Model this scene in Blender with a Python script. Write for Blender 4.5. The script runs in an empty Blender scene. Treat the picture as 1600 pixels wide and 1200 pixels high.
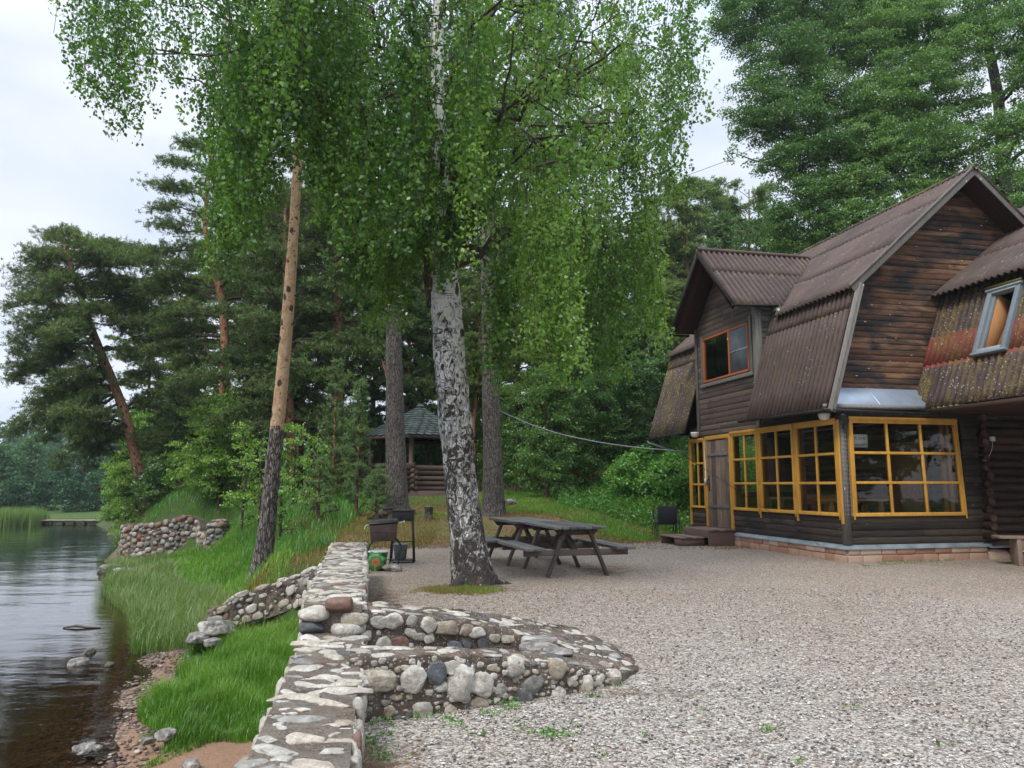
import bpy, math, random
import numpy as np
from mathutils import Vector, Matrix
R = math.radians
rng = np.random.default_rng(7)
random.seed(7)
scene = bpy.context.scene
COL = scene.collection

# ---------------------------------------------------------------- camera, sky, sun, exposure
CAM_H, PITCH, FPX = 1.45, R(7.5), 1200.0
cd = bpy.data.cameras.new('camera'); cam = bpy.data.objects.new('camera', cd); COL.objects.link(cam)
cam.location = (0, 0, CAM_H); cam.rotation_euler = (R(90) + PITCH, 0, 0)
cd.sensor_width = 36; cd.lens = 36 * FPX / 1600; cd.clip_start = .05; cd.clip_end = 3000
scene.camera = cam
SUN_EL, SUN_AZ = 52, 215          # the sun stands behind and left of the viewer, veiled by cloud
w = bpy.data.worlds.new('World'); scene.world = w; w.use_nodes = True
nt = w.node_tree; nt.nodes.clear()
def wn(t, **k):
    a = nt.nodes.new(t)
    for q, v in k.items():
        if q in a.inputs: a.inputs[q].default_value = v
        else: setattr(a, q, v)
    return a
L = nt.links.new
sky = wn('ShaderNodeTexSky', sky_type='NISHITA', sun_disc=False, sun_elevation=R(SUN_EL), sun_rotation=R(SUN_AZ))
bg1 = wn('ShaderNodeBackground', Strength=.09); L(sky.outputs[0], bg1.inputs[0])
tc = wn('ShaderNodeTexCoord'); sep = wn('ShaderNodeSeparateXYZ'); L(tc.outputs['Generated'], sep.inputs[0])
mp = wn('ShaderNodeMapping'); mp.inputs['Scale'].default_value = (1, 1, 2.6); L(tc.outputs['Generated'], mp.inputs[0])
no = wn('ShaderNodeTexNoise', Scale=1.7, Detail=6, Roughness=.52, Distortion=.3); L(mp.outputs[0], no.inputs['Vector'])
cr = wn('ShaderNodeValToRGB'); L(no.outputs[0], cr.inputs[0])
cr.color_ramp.elements[0].position = .36; cr.color_ramp.elements[0].color = (.38, .46, .565, 1)
cr.color_ramp.elements[1].position = .6; cr.color_ramp.elements[1].color = (.63, .66, .735, 1)
# an overcast sky is about three times as bright overhead as at the horizon
mr = wn('ShaderNodeMapRange'); L(sep.outputs['Z'], mr.inputs[0])
mr.inputs['From Min'].default_value = .45; mr.inputs['From Max'].default_value = 1
mr.inputs['To Min'].default_value = .97; mr.inputs['To Max'].default_value = 3.3
bg2 = wn('ShaderNodeBackground'); L(cr.outputs[0], bg2.inputs[0]); L(mr.outputs[0], bg2.inputs[1])
mx = wn('ShaderNodeMixShader', Fac=.92); L(bg1.outputs[0], mx.inputs[1]); L(bg2.outputs[0], mx.inputs[2])
wo = wn('ShaderNodeOutputWorld'); L(mx.outputs[0], wo.inputs[0])
sd = bpy.data.lights.new('sun', 'SUN'); sun = bpy.data.objects.new('sun', sd); COL.objects.link(sun)
sd.energy = 1.5; sd.angle = R(14); sd.color = (1, .95, .87)
az = R(SUN_AZ)
sdir = Vector((math.sin(az) * math.cos(R(SUN_EL)), math.cos(az) * math.cos(R(SUN_EL)), math.sin(R(SUN_EL))))
sun.rotation_euler = sdir.to_track_quat('Z', 'Y').to_euler()
vs = scene.view_settings
vs.view_transform = 'Standard'; vs.look = 'None'; vs.gamma = 1; vs.use_curve_mapping = False; vs.exposure = .74
cy = scene.cycles
cy.max_bounces = 8; cy.diffuse_bounces = 3; cy.glossy_bounces = 3; cy.transmission_bounces = 4; cy.transparent_max_bounces = 12
cy.caustics_reflective = False; cy.caustics_refractive = False; cy.use_denoising = True

# ---------------------------------------------------------------- helpers: measuring
def at(px, py, D):
    """point seen at photo pixel (px,py) standing D metres ahead"""
    u = (px - 800) / FPX; v = (600 - py) / FPX
    d = np.array([u, math.cos(PITCH) - v * math.sin(PITCH), math.sin(PITCH) + v * math.cos(PITCH)])
    return np.array([0, 0, CAM_H]) + d * (D / d[1])
def sstep(a, b, x):
    t = np.clip((np.asarray(x, float) - a) / (b - a), 0, 1); return t * t * (3 - 2 * t)

# ---------------------------------------------------------------- helpers: objects
def tag(o, label=None, cat=None, group=None, kind=None):
    if label: o['label'] = label
    if cat: o['category'] = cat
    if group: o['group'] = group
    if kind: o['kind'] = kind
    return o
def empty(name, loc=(0, 0, 0), rz=0, label=None, cat=None, group=None):
    o = bpy.data.objects.new(name, None); COL.objects.link(o); o.empty_display_size = .2
    o.location = tuple(float(q) for q in loc); o.rotation_euler = (0, 0, rz)
    return tag(o, label, cat, group)
def copy_tree(o, parent=None):
    c = o.copy(); COL.objects.link(c); c.parent = parent
    for ch in list(o.children): copy_tree(ch, c)
    return c

class MB:
    """collects pieces, then links them as one mesh object"""
    def __init__(s): s.v = []; s.f = []; s.n = 0; s.r = []
    def add(s, V, F, rnd=None):
        V = np.asarray(V, float).reshape(-1, 3)
        if rnd is None: rnd = random.random()
        s.r.append(np.broadcast_to(np.asarray(rnd, float), (len(V),)).copy())
        if isinstance(F, np.ndarray): F = [F]
        elif F and not isinstance(F[0], np.ndarray):
            d = {}
            for q in F: d.setdefault(len(q), []).append(q)
            F = [np.array(q) for q in d.values()]
        for q in F: s.f.append(q + s.n)
        s.v.append(V); s.n += len(V); return s
    def box(s, c, size, rz=0, rnd=None, M=None):
        x, y, z = (q / 2 for q in size)
        V = np.array([[-x,-y,-z],[x,-y,-z],[x,y,-z],[-x,y,-z],[-x,-y,z],[x,-y,z],[x,y,z],[-x,y,z]])
        if M is not None: V = V @ np.asarray(M).T
        if rz: V = V @ np.array([[math.cos(rz), math.sin(rz), 0], [-math.sin(rz), math.cos(rz), 0], [0, 0, 1]])
        return s.add(V + np.asarray(c, float), [(0,3,2,1),(4,5,6,7),(0,1,5,4),(1,2,6,5),(2,3,7,6),(3,0,4,7)], rnd)
    def bb(s, x0, x1, y0, y1, z0, z1, rnd=None):
        return s.box(((x0+x1)/2, (y0+y1)/2, (z0+z1)/2), (abs(x1-x0), abs(y1-y0), abs(z1-z0)), rnd=rnd)
    def beam(s, p, q, w, h, up=(0, 0, 1), rnd=None):
        p = np.asarray(p, float); q = np.asarray(q, float); d = q - p; l = np.linalg.norm(d); d /= l
        up = np.asarray(up, float); sx = np.cross(d, up); sx /= np.linalg.norm(sx); uz = np.cross(sx, d)
        return s.box((p + q) / 2, (l, w, h), rnd=rnd, M=np.stack([d, sx, uz], 1))
    def tube(s, P, r, n=8, rnd=None, wob=0, cap=True):
        P = np.asarray(P, float); m = len(P); r = np.broadcast_to(np.asarray(r, float), (m,))
        T = np.gradient(P, axis=0); T /= np.linalg.norm(T, axis=1)[:, None] + 1e-9
        ref = np.array([1., 0, 0]) if abs(T[0][0]) < .8 else np.array([0, 1., 0])
        a = np.cross(T, ref); a /= np.linalg.norm(a, axis=1)[:, None]; b = np.cross(T, a)
        th = np.linspace(0, 2 * math.pi, n, endpoint=False)
        rr = r[:, None] * np.ones((m, n))
        if wob: rr = rr * (1 + wob * (rng.random((m, n)) - .5))
        V = P[:, None] + rr[..., None] * (np.cos(th)[None, :, None] * a[:, None] + np.sin(th)[None, :, None] * b[:, None])
        i = np.arange(m - 1)[:, None] * n; j = np.arange(n)[None]; k = (j + 1) % n
        F = [np.stack([i + j, i + k, i + n + k, i + n + j], -1).reshape(-1, 4)]
        if cap: F += [np.arange(n)[None, :], np.arange(n)[::-1][None, :] + (m - 1) * n]
        return s.add(V.reshape(-1, 3), F, rnd)
    def lathe(s, prof, c=(0, 0, 0), n=20, rnd=None):
        th = np.linspace(0, 2 * math.pi, n, endpoint=False); m = len(prof)
        V = np.array([[[r * math.cos(t), r * math.sin(t), z] for t in th] for r, z in prof]) + np.asarray(c, float)
        i = np.arange(m - 1)[:, None] * n; j = np.arange(n)[None]; k = (j + 1) % n
        F = [np.stack([i + j, i + k, i + n + k, i + n + j], -1).reshape(-1, 4)]
        if prof[-1][0] > 1e-4: F.append(np.arange(n)[None, :] + (m - 1) * n)
        return s.add(V.reshape(-1, 3), F, rnd)
    def grid(s, V, rnd=None, flip=False):
        V = np.asarray(V, float); m, n = V.shape[:2]
        i = np.arange(m - 1)[:, None] * n; j = np.arange(n - 1)[None]
        F = np.stack([i + j, i + j + 1, i + n + j + 1, i + n + j], -1).reshape(-1, 4)
        if flip: F = F[:, ::-1]
        return s.add(V.reshape(-1, 3), F, rnd)
    def build(s, name, mat, parent=None, smooth=False, bevel=0, solid=0, attrs=None):
        me = bpy.data.meshes.new(name); V = np.concatenate(s.v)
        me.vertices.add(len(V)); me.vertices.foreach_set('co', V.astype(np.float32).ravel())
        tot = np.concatenate([np.full(len(f), f.shape[1]) for f in s.f]); loops = np.concatenate([f.ravel() for f in s.f])
        me.loops.add(len(loops)); me.loops.foreach_set('vertex_index', loops.astype(np.int32))
        me.polygons.add(len(tot)); me.polygons.foreach_set('loop_start', np.concatenate([[0], np.cumsum(tot)[:-1]]).astype(np.int32))
        me.polygons.foreach_set('loop_total', tot.astype(np.int32))
        if smooth: me.polygons.foreach_set('use_smooth', np.ones(len(tot), bool))
        a = me.attributes.new('rnd', 'FLOAT', 'POINT'); a.data.foreach_set('value', np.concatenate(s.r).astype(np.float32))
        for k, v in (attrs or {}).items():
            a = me.attributes.new(k, 'FLOAT', 'POINT'); a.data.foreach_set('value', np.asarray(v, np.float32).ravel())
        me.update(calc_edges=True); me.validate()
        if mat: me.materials.append(mat)
        o = bpy.data.objects.new(name, me); COL.objects.link(o)
        if parent: o.parent = parent
        if bevel:
            b = o.modifiers.new('bevel', 'BEVEL'); b.width = bevel; b.segments = 2; b.limit_method = 'ANGLE'
        if solid:
            b = o.modifiers.new('thick', 'SOLIDIFY'); b.thickness = solid; b.offset = -1
        return o

# ---------------------------------------------------------------- helpers: materials
class Mat:
    def __init__(s, name):
        s.m = bpy.data.materials.new(name); s.m.use_nodes = True; s.t = s.m.node_tree; s.t.nodes.clear()
        s.out = s.t.nodes.new('ShaderNodeOutputMaterial'); s.co = None
    def n(s, ty, ins=None, **pr):
        a = s.t.nodes.new('ShaderNode' + ty)
        for k, v in pr.items(): setattr(a, k, v)
        for k, v in (ins or {}).items():
            i = a.inputs[k]
            if isinstance(v, bpy.types.NodeSocket): s.t.links.new(v, i)
            else: i.default_value = v
        return a
    def coord(s, scale=(1, 1, 1), kind='Object', rot=(0, 0, 0)):
        if s.co is None: s.co = s.n('TexCoord')
        return s.n('Mapping', {'Vector': s.co.outputs[kind], 'Scale': scale, 'Rotation': rot}).outputs[0]
    def noise(s, scale, vec=None, detail=5, rough=.55, dist=0, col=False):
        a = s.n('TexNoise', {'Vector': vec if vec is not None else s.coord(), 'Scale': scale, 'Detail': detail, 'Roughness': rough, 'Distortion': dist})
        return a.outputs[1 if col else 0]
    def voro(s, scale, vec=None, feature='F1', out='Distance', rand=1):
        a = s.n('TexVoronoi', {'Vector': vec if vec is not None else s.coord(), 'Scale': scale}, feature=feature)
        a.inputs['Randomness'].default_value = rand
        return a.outputs[out]
    def ramp(s, fac, stops, interp='LINEAR'):
        a = s.n('ValToRGB', {'Fac': fac}); e = a.color_ramp.elements; a.color_ramp.interpolation = interp
        while len(e) < len(stops): e.new(.5)
        for q, (p, c) in zip(e, stops):
            q.position = p; q.color = (c, c, c, 1) if isinstance(c, (int, float)) else (*c, 1)
        return a.outputs[0]
    def mix(s, f, a, b, mode='MIX'):
        x = s.n('MixRGB', blend_type=mode)
        for k, v in (('Fac', f), ('Color1', a), ('Color2', b)):
            if isinstance(v, bpy.types.NodeSocket): s.t.links.new(v, x.inputs[k])
            elif isinstance(v, (int, float)): x.inputs[k].default_value = v if k == 'Fac' else (v, v, v, 1)
            else: x.inputs[k].default_value = (*v, 1)
        return x.outputs[0]
    def math(s, op, a, b=0., c=None):
        x = s.n('Math', operation=op)
        for i, v in enumerate((a, b, c)):
            if v is None: continue
            if isinstance(v, bpy.types.NodeSocket): s.t.links.new(v, x.inputs[i])
            else: x.inputs[i].default_value = v
        return x.outputs[0]
    def attr(s, name): return s.n('Attribute', attribute_name=name).outputs['Fac']
    def xyz(s):
        if s.co is None: s.co = s.n('TexCoord')
        return s.n('SeparateXYZ', {0: s.co.outputs['Object']}).outputs
    def bump(s, h, strength=.5, dist=.01, nrm=None):
        i = {'Height': h, 'Strength': strength, 'Distance': dist}
        if nrm is not None: i['Normal'] = nrm
        return s.n('Bump', i).outputs[0]
    def fin(s, col, rough=.8, nrm=None, metal=0, spec=.3):
        i = {'Roughness': rough, 'Metallic': metal, 'Specular IOR Level': spec}
        i['Base Color'] = col if isinstance(col, bpy.types.NodeSocket) else (*col, 1)
        if nrm is not None: i['Normal'] = nrm
        b = s.n('BsdfPrincipled', i); s.t.links.new(b.outputs[0], s.out.inputs[0]); return s.m
    def surf(s, sh): s.t.links.new(sh, s.out.inputs[0]); return s.m
M = {}

def plain(name, col, rough=.6, var=.15, metal=0, scale=8, bump=.0):
    m = Mat(name); f = m.noise(scale)
    c = m.mix(m.ramp(f, [(.3, 0.), (.7, 1.)]), tuple(q * (1 - var) for q in col), tuple(min(1, q * (1 + var)) for q in col))
    nr = m.bump(m.noise(scale * 6), bump, .01) if bump else None
    M[name] = m.fin(c, rough, nr, metal); return M[name]

def wood(name, stops, grain=(1, 1, 14), gs=3., axis=0, stain=None, knots=True, rough=.75, bump=.4, amt=.35):
    """weathered timber; grain runs along local axis"""
    m = Mat(name); sc = [16., 16., 16.]; sc[axis] = 1.1
    rn = m.attr('rnd'); off = m.n('CombineXYZ', {0: m.math('MULTIPLY', rn, 37.), 1: m.math('MULTIPLY', rn, 11.), 2: m.math('MULTIPLY', rn, 23.)}).outputs[0]
    base = m.coord()
    v = m.n('VectorMath', {0: base, 1: off}, operation='ADD').outputs[0]
    v2 = m.n('Mapping', {'Vector': v, 'Scale': tuple(sc)}).outputs[0]
    g = m.noise(gs, v2, 7, .62, .4)
    f = m.math('ADD', m.math('MULTIPLY', g, 1 - amt), m.math('MULTIPLY', rn, amt))
    c = m.ramp(f, stops)
    if stain:
        sc3 = [2.2, 2.2, 2.2]; sc3[axis] = .8
        st = m.noise(stain[0], m.n('Mapping', {'Vector': base, 'Scale': tuple(sc3)}).outputs[0], 6, .65, .6)
        c = m.mix(m.ramp(st, [(stain[1], 0.), (stain[2], 1.)]), c, stain[3])
    if knots:
        sk = [7., 7., 7.]; sk[axis] = 2.6
        k = m.voro(1., m.n('Mapping', {'Vector': v, 'Scale': tuple(sk)}).outputs[0])
        c = m.mix(m.ramp(k, [(.05, 1.), (.1, 0.)]), c, tuple(min(1, q * 1.9 + .04) for q in stops[-1][1]))
        c = m.mix(m.ramp(k, [(.09, 0.), (.11, .7), (.15, 0.)]), c, (.015, .01, .008))
    h = m.noise(gs * 2.5, v2, 4, .7)
    M[name] = m.fin(c, rough, m.bump(h, bump, .008)); return M[name]

wood('siding_dark', [(.25, (.013, .010, .008)), (.5, (.036, .027, .021)), (.75, (.075, .055, .042))], stain=(1.2, .52, .7, (.008, .007, .006)))
wood('siding_gable', [(.2, (.03, .02, .016)), (.38, (.10, .05, .028)), (.55, (.19, .095, .05)), (.8, (.34, .20, .12))], stain=(1.1, .40, .56, (.030, .027, .026)), amt=.35)
wood('siding_brown', [(.2, (.05, .036, .03)), (.5, (.115, .082, .066)), (.8, (.21, .16, .13))], axis=1, stain=(1.3, .55, .8, (.02, .018, .017)))
wood('siding_side', [(.25, (.015, .011, .009)), (.5, (.04, .028, .022)), (.75, (.08, .056, .042))], axis=1, stain=(1.2, .5, .7, (.01, .009, .008)))
wood('siding_grey', [(.2, (.035, .033, .03)), (.5, (.13, .125, .115)), (.8, (.30, .285, .26))], stain=(1.5, .5, .7, (.03, .028, .027)))
wood('board_grey', [(.2, (.07, .063, .055)), (.5, (.17, .155, .135)), (.8, (.30, .28, .25))], axis=2)
wood('soffit', [(.25, (.022, .011, .008)), (.7, (.075, .036, .024))], axis=0, knots=False)
wood('log_brown', [(.25, (.02, .010, .007)), (.5, (.055, .027, .018)), (.8, (.12, .068, .046))], stain=(.9, .5, .65, (.014, .010, .008)))
wood('log_side', [(.25, (.03, .016, .010)), (.5, (.075, .04, .026)), (.8, (.14, .08, .05))], axis=1, stain=(.9, .5, .65, (.015, .010, .008)))
wood('door_wood', [(.2, (.05, .036, .027)), (.5, (.15, .105, .08)), (.8, (.30, .21, .15))], axis=2, stain=(1.3, .48, .7, (.05, .045, .042)))
wood('pine_wood', [(.2, (.28, .12, .045)), (.8, (.50, .25, .10))], axis=2, knots=True)
wood('pine_wood_flat', [(.2, (.28, .12, .045)), (.8, (.50, .25, .10))], axis=0, knots=False)
wood('table_wood', [(.2, (.055, .052, .048)), (.5, (.12, .113, .106)), (.8, (.25, .24, .225))], axis=1, knots=False, rough=.55)
wood('frame_wood', [(.2, (.04, .03, .025)), (.5, (.09, .068, .058)), (.8, (.16, .125, .108))], axis=0, knots=False, rough=.6)
wood('step_wood', [(.2, (.07, .042, .032)), (.5, (.16, .10, .08)), (.8, (.28, .20, .16))], axis=1, knots=False)
wood('bench_wood', [(.2, (.11, .072, .054)), (.5, (.21, .145, .11)), (.8, (.34, .26, .21))], axis=0)
wood('window_grey', [(.2, (.12, .15, .17)), (.5, (.22, .25, .27)), (.8, (.38, .42, .43))], axis=2, knots=False)
wood('gazebo_log', [(.2, (.035, .022, .018)), (.5, (.10, .062, .052)), (.8, (.20, .135, .11))], axis=0, knots=False)
# yellow paint
m = Mat('yellow_paint'); c = m.mix(m.ramp(m.noise(3.), [(.3, 0.), (.7, 1.)]), (.50, .245, .035), (.62, .33, .06))
c = m.mix(m.ramp(m.noise(14., m.coord((1, 1, .25))), [(.54, 0.), (.72, .6)]), c, (.30, .17, .06)); c = m.mix(m.ramp(m.noise(45., detail=6, rough=.8), [(.60, 0.), (.66, .7)]), c, (.20, .13, .07))
M['yellow'] = m.fin(c, .42, m.bump(m.noise(30., m.coord((1, 1, .2))), .15, .004))
m = Mat('orange_paint'); M['orange'] = m.fin(m.mix(m.noise(9.), (.42, .10, .03), (.52, .17, .06)), .45)
plain('metal_dark', (.028, .027, .028), .45, .3, 0, 6, .1)
plain('metal_rust', (.07, .045, .038), .55, .45, 0, 5, .15)
plain('metal_light', (.36, .42, .50), .38, .14, .55, 2.5, .05)
plain('zinc', (.22, .26, .28), .5, .25, .3, 4, .08)
plain('zinc_pale', (.5, .53, .54), .5, .2, .3, 4, .08)
plain('white_plastic', (.72, .70, .64), .45, .08)
plain('black_fabric', (.02, .022, .03), .8, .3, 0, 30, .2)
plain('curtain', (.16, .18, .20), .9, .15, 0, 5)
plain('paper', (.72, .71, .68), .8, .05)
plain('ink', (.02, .02, .025), .6, .1)
plain('rubber', (.02, .02, .02), .6)
plain('floor_in', (.10, .055, .03), .5, .3)
plain('wire', (.22, .22, .23), .5, .2)
plain('wet_wood', (.05, .035, .025), .4, .4, 0, 9, .3)
wood('inner_log', [(.2, (.07, .038, .022)), (.5, (.15, .085, .05)), (.8, (.25, .15, .09))], axis=1)
# glass: clear, mirror-like at grazing angles, a little waved
m = Mat('glass'); nr = m.bump(m.noise(2.2, detail=2), .25, .01)
fr = m.n('Fresnel', {'IOR': 1.55, 'Normal': nr}).outputs[0]
fr = m.math('MULTIPLY', fr, .95)
gl = m.n('BsdfGlossy', {'Roughness': .015, 'Color': (1, 1, 1, 1), 'Normal': nr}).outputs[0]
tr = m.n('BsdfTransparent', {'Color': (.92, .93, .91, 1)}).outputs[0]
M['glass'] = m.surf(m.n('MixShader', {0: fr, 1: tr, 2: gl}).outputs[0])

m = Mat('glass_old'); nr = m.bump(m.noise(1.2, detail=3), .35, .02); fr = m.math('ADD', m.math('MULTIPLY', m.n('Fresnel', {'IOR': 1.55, 'Normal': nr}).outputs[0], 2.0), .08)
M['glass_old'] = m.surf(m.n('MixShader', {0: m.math('MINIMUM', fr, 1.), 1: m.n('BsdfTransparent', {'Color': (.75, .8, .77, 1)}).outputs[0], 2: m.n('BsdfGlossy', {'Roughness': .02, 'Color': (1, 1, 1, 1), 'Normal': nr}).outputs[0]}).outputs[0])
# corrugated fibre-cement sheets with lichen and moss
def roofmat(name, base, dark, lichen, moss, red=False):
    m = Mat(name); n1 = m.math('ADD', m.math('MULTIPLY', m.noise(2.3, detail=6, rough=.65), .75), m.math('MULTIPLY', m.attr('rnd'), .25))
    c = m.mix(m.ramp(n1, [(.35, 0.), (.65, 1.)]), dark, base); c = m.mix(m.ramp(m.math('ADD', m.attr('groove'), m.math('MULTIPLY', m.math('SUBTRACT', m.noise(9., detail=5), .5), .8)), [(.35, 0.), (.85, .8)]), c, (.022, .017, .015))  # valleys painted darker, in place of the shade between waves
    if red:
        z = m.xyz()[2]; k = m.math('MULTIPLY', m.math('GREATER_THAN', z, 3.78), m.math('LESS_THAN', z, 4.44))
        c = m.mix(k, c, m.mix(n1, (.23, .045, .035), (.13, .04, .033)))
    ms = m.noise(1.6, m.coord((1.5, 1.5, .5)), 7, .7)
    ms2 = m.noise(26., detail=3, rough=.7)
    c = m.mix(m.math('MULTIPLY', m.ramp(ms, [(moss, 0.), (moss + .12, 1.)]), m.ramp(ms2, [(.44, 0.), (.56, 1.)])), c, (.16, .115, .028))
    lv = m.voro(17.); ln = m.noise(3.1, detail=3)
    spots = m.math('MULTIPLY', m.ramp(lv, [(.16, 1.), (.24, 0.)]), m.ramp(ln, [(lichen, 0.), (lichen + .1, 1.)]))
    c = m.mix(spots, c, (.33, .29, .24))
    spots = m.ramp(m.noise(60., detail=2), [(.70, 0.), (.76, 1.)])
    c = m.mix(m.math('MULTIPLY', spots, .6), c, (.26, .22, .18))
    M[name] = m.fin(c, .75, m.bump(m.noise(45., detail=4), .35, .006))
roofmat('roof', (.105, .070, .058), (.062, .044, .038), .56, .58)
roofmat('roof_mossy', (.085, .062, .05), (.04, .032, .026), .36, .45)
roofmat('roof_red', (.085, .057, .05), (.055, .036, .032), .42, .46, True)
# plinth stone
m = Mat('plinth'); c = m.ramp(m.math('ADD', m.math('MULTIPLY', m.attr('rnd'), .65), m.math('MULTIPLY', m.noise(7., detail=6), .4)), [(.2, (.30, .15, .10)), (.5, (.38, .23, .16)), (.8, (.46, .33, .25))])
M['plinth'] = m.fin(c, .85, m.bump(m.noise(20., detail=6, rough=.7), .7, .02))
plain('mortar_pale', (.33, .27, .22), .9, .2, 0, 8, .4)
plain('concrete', (.24, .20, .17), .9, .25, 0, 6, .4)

# stones in mortar
def stonemat(name, cols, rough=.8):
    m = Mat(name); rn = m.attr('rnd')
    c = m.ramp(rn, cols, 'CONSTANT')
    v = m.noise(18., detail=7, rough=.7); c = m.mix(m.ramp(v, [(.38, .0), (.55, .55)]), c, m.mix(1, c, (.42, .38, .33), 'MULTIPLY'))
    c = m.mix(m.ramp(m.noise(55., detail=3), [(.6, 0.), (.7, .5)]), c, (.05, .05, .05))
    c = m.mix(m.ramp(m.noise(7.3, detail=5), [(.66, 0.), (.72, .7)]), c, (.22, .16, .035))
    c = m.mix(m.ramp(m.noise(3.2, detail=6, rough=.7), [(.42, 0.), (.62, .55)]), c, m.mix(1, c, (.62, .56, .47), 'MULTIPLY'))
    M[name] = m.fin(c, rough, m.bump(m.math('ADD', v, m.math('MULTIPLY', m.noise(70., detail=4), .4)), .8, .02))
stonemat('stones', [(0, (.50, .48, .43)), (.16, (.60, .57, .51)), (.34, (.36, .35, .32)), (.45, (.55, .50, .42)), (.6, (.42, .36, .29)), (.7, (.63, .60, .55)), (.84, (.14, .15, .165)), (.91, (.24, .15, .12)), (.95, (.27, .27, .26))])
stonemat('cobbles', [(0, (.34, .33, .30)), (.2, (.45, .42, .38)), (.38, (.25, .17, .13)), (.5, (.32, .22, .16)), (.62, (.20, .20, .195)), (.75, (.40, .33, .27)), (.88, (.30, .14, .09)), (.94, (.50, .47, .43))])
m = Mat('mortar'); a = m.noise(4., detail=7, rough=.7); b = m.noise(60., detail=4)
c = m.ramp(m.math('ADD', m.math('MULTIPLY', a, .7), m.math('MULTIPLY', b, .3)), [(.33, (.085, .066, .05)), (.5, (.20, .16, .125)), (.66, (.32, .27, .22))])
c = m.mix(m.ramp(m.noise(2.6, detail=5), [(.6, 0.), (.7, .6)]), c, (.12, .055, .03))
pv = m.n('TexVoronoi', {'Vector': m.coord(), 'Scale': 90.}); pg = m.n('SeparateColor', {0: pv.outputs['Color']}).outputs[0]; c = m.mix(m.math('MULTIPLY', m.ramp(pg, [(.66, 0.), (.7, 1.)]), m.ramp(pv.outputs['Distance'], [(.3, 1.), (.5, 0.)])), c, m.mix(m.noise(30.), (.10, .08, .07), (.48, .44, .39)))
M['mortar'] = m.fin(c, .95, m.bump(m.math('ADD', m.noise(25., detail=6, rough=.75), b), 1., .035))
m = Mat('mortar_dark'); a = m.noise(4., detail=7, rough=.7)
c = m.ramp(a, [(.33, (.045, .032, .025)), (.5, (.11, .082, .064)), (.7, (.20, .165, .13))]); pv = m.n('TexVoronoi', {'Vector': m.coord(), 'Scale': 70.}); pg = m.n('SeparateColor', {0: pv.outputs['Color']}).outputs[0]; c = m.mix(m.math('MULTIPLY', m.ramp(pg, [(.72, 0.), (.76, 1.)]), m.ramp(pv.outputs['Distance'], [(.3, 1.), (.5, 0.)])), c, (.33, .30, .26))
M['mortar_dark'] = m.fin(c, .95, m.bump(m.noise(30., detail=6, rough=.75), .9, .02))
plain('rock_plain', (.27, .25, .22), .85, .35, 0, 9, .6)
m = Mat('rock'); v = m.noise(9., detail=8, rough=.75)
c = m.mix(m.ramp(v, [(.4, 0.), (.62, 1.)]), (.13, .12, .11), (.40, .37, .33)); c = m.mix(m.ramp(m.noise(5., detail=6), [(.55, 0.), (.62, .8)]), c, (.52, .50, .46)); M['rock'] = m.fin(c, .85, m.bump(m.math('ADD', v, m.noise(40., detail=5)), .9, .03))
plain('rock_wet', (.10, .085, .07), .45, .35, 0, 9, .5)

# gravel: two sizes of pebbles, each pebble its own shade
m = Mat('gravel')
def peb(scale):
    v = m.n('TexVoronoi', {'Vector': m.coord(), 'Scale': scale}); v.inputs['Randomness'].default_value = 1
    g = m.n('SeparateColor', {0: v.outputs['Color']}).outputs[0]
    return v.outputs['Distance'], g
d1, g1 = peb(78.); d2, g2 = peb(46.)
st = [(0, (.09, .08, .072)), (.08, (.18, .165, .15)), (.24, (.29, .265, .245)), (.42, (.37, .345, .32)), (.58, (.42, .395, .37)), (.74, (.30, .235, .19)), (.81, (.48, .46, .435)), (.95, (.57, .555, .53))]
c1 = m.ramp(g1, st, 'CONSTANT'); c2 = m.ramp(g2, st, 'CONSTANT')
pick = m.ramp(m.noise(11., detail=3), [(.5, 0.), (.54, 1.)])
c = m.mix(pick, c1, c2)
dd = m.mix(pick, d1, d2)
c = m.mix(m.ramp(dd, [(.5, 0.), (.85, .85)]), c, (.05, .04, .034))
big = m.noise(.42, detail=5, rough=.6)
c = m.mix(m.ramp(big, [(.45, 0.), (.66, .45)]), c, m.mix(1, c, (.84, .74, .64), 'MULTIPLY'))
yy = m.math('ADD', m.xyz()[1], m.math('MULTIPLY', m.noise(.7, detail=4), 5.))
far = m.n('MapRange', {'Value': yy, 'From Min': 8., 'From Max': 14.}).outputs[0]
c = m.mix(m.math('MULTIPLY', far, .55), c, m.mix(1, c, (.92, .80, .68), 'MULTIPLY'))
dirt = m.attr('dirt'); dn = m.ramp(m.math('ADD', dirt, m.math('MULTIPLY', m.math('SUBTRACT', m.noise(9., detail=6, rough=.7), .5), 1.2)), [(.45, 0.), (.75, 1.)])
c = m.mix(dn, c, m.mix(m.noise(60.), (.06, .036, .022), (.17, .10, .06)))
c = m.mix(1, c, (1.0, .955, .89), 'MULTIPLY'); h = m.math('SUBTRACT', 1., dd)
M['gravel'] = m.fin(c, .8, m.bump(h, .65, .016))

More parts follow.
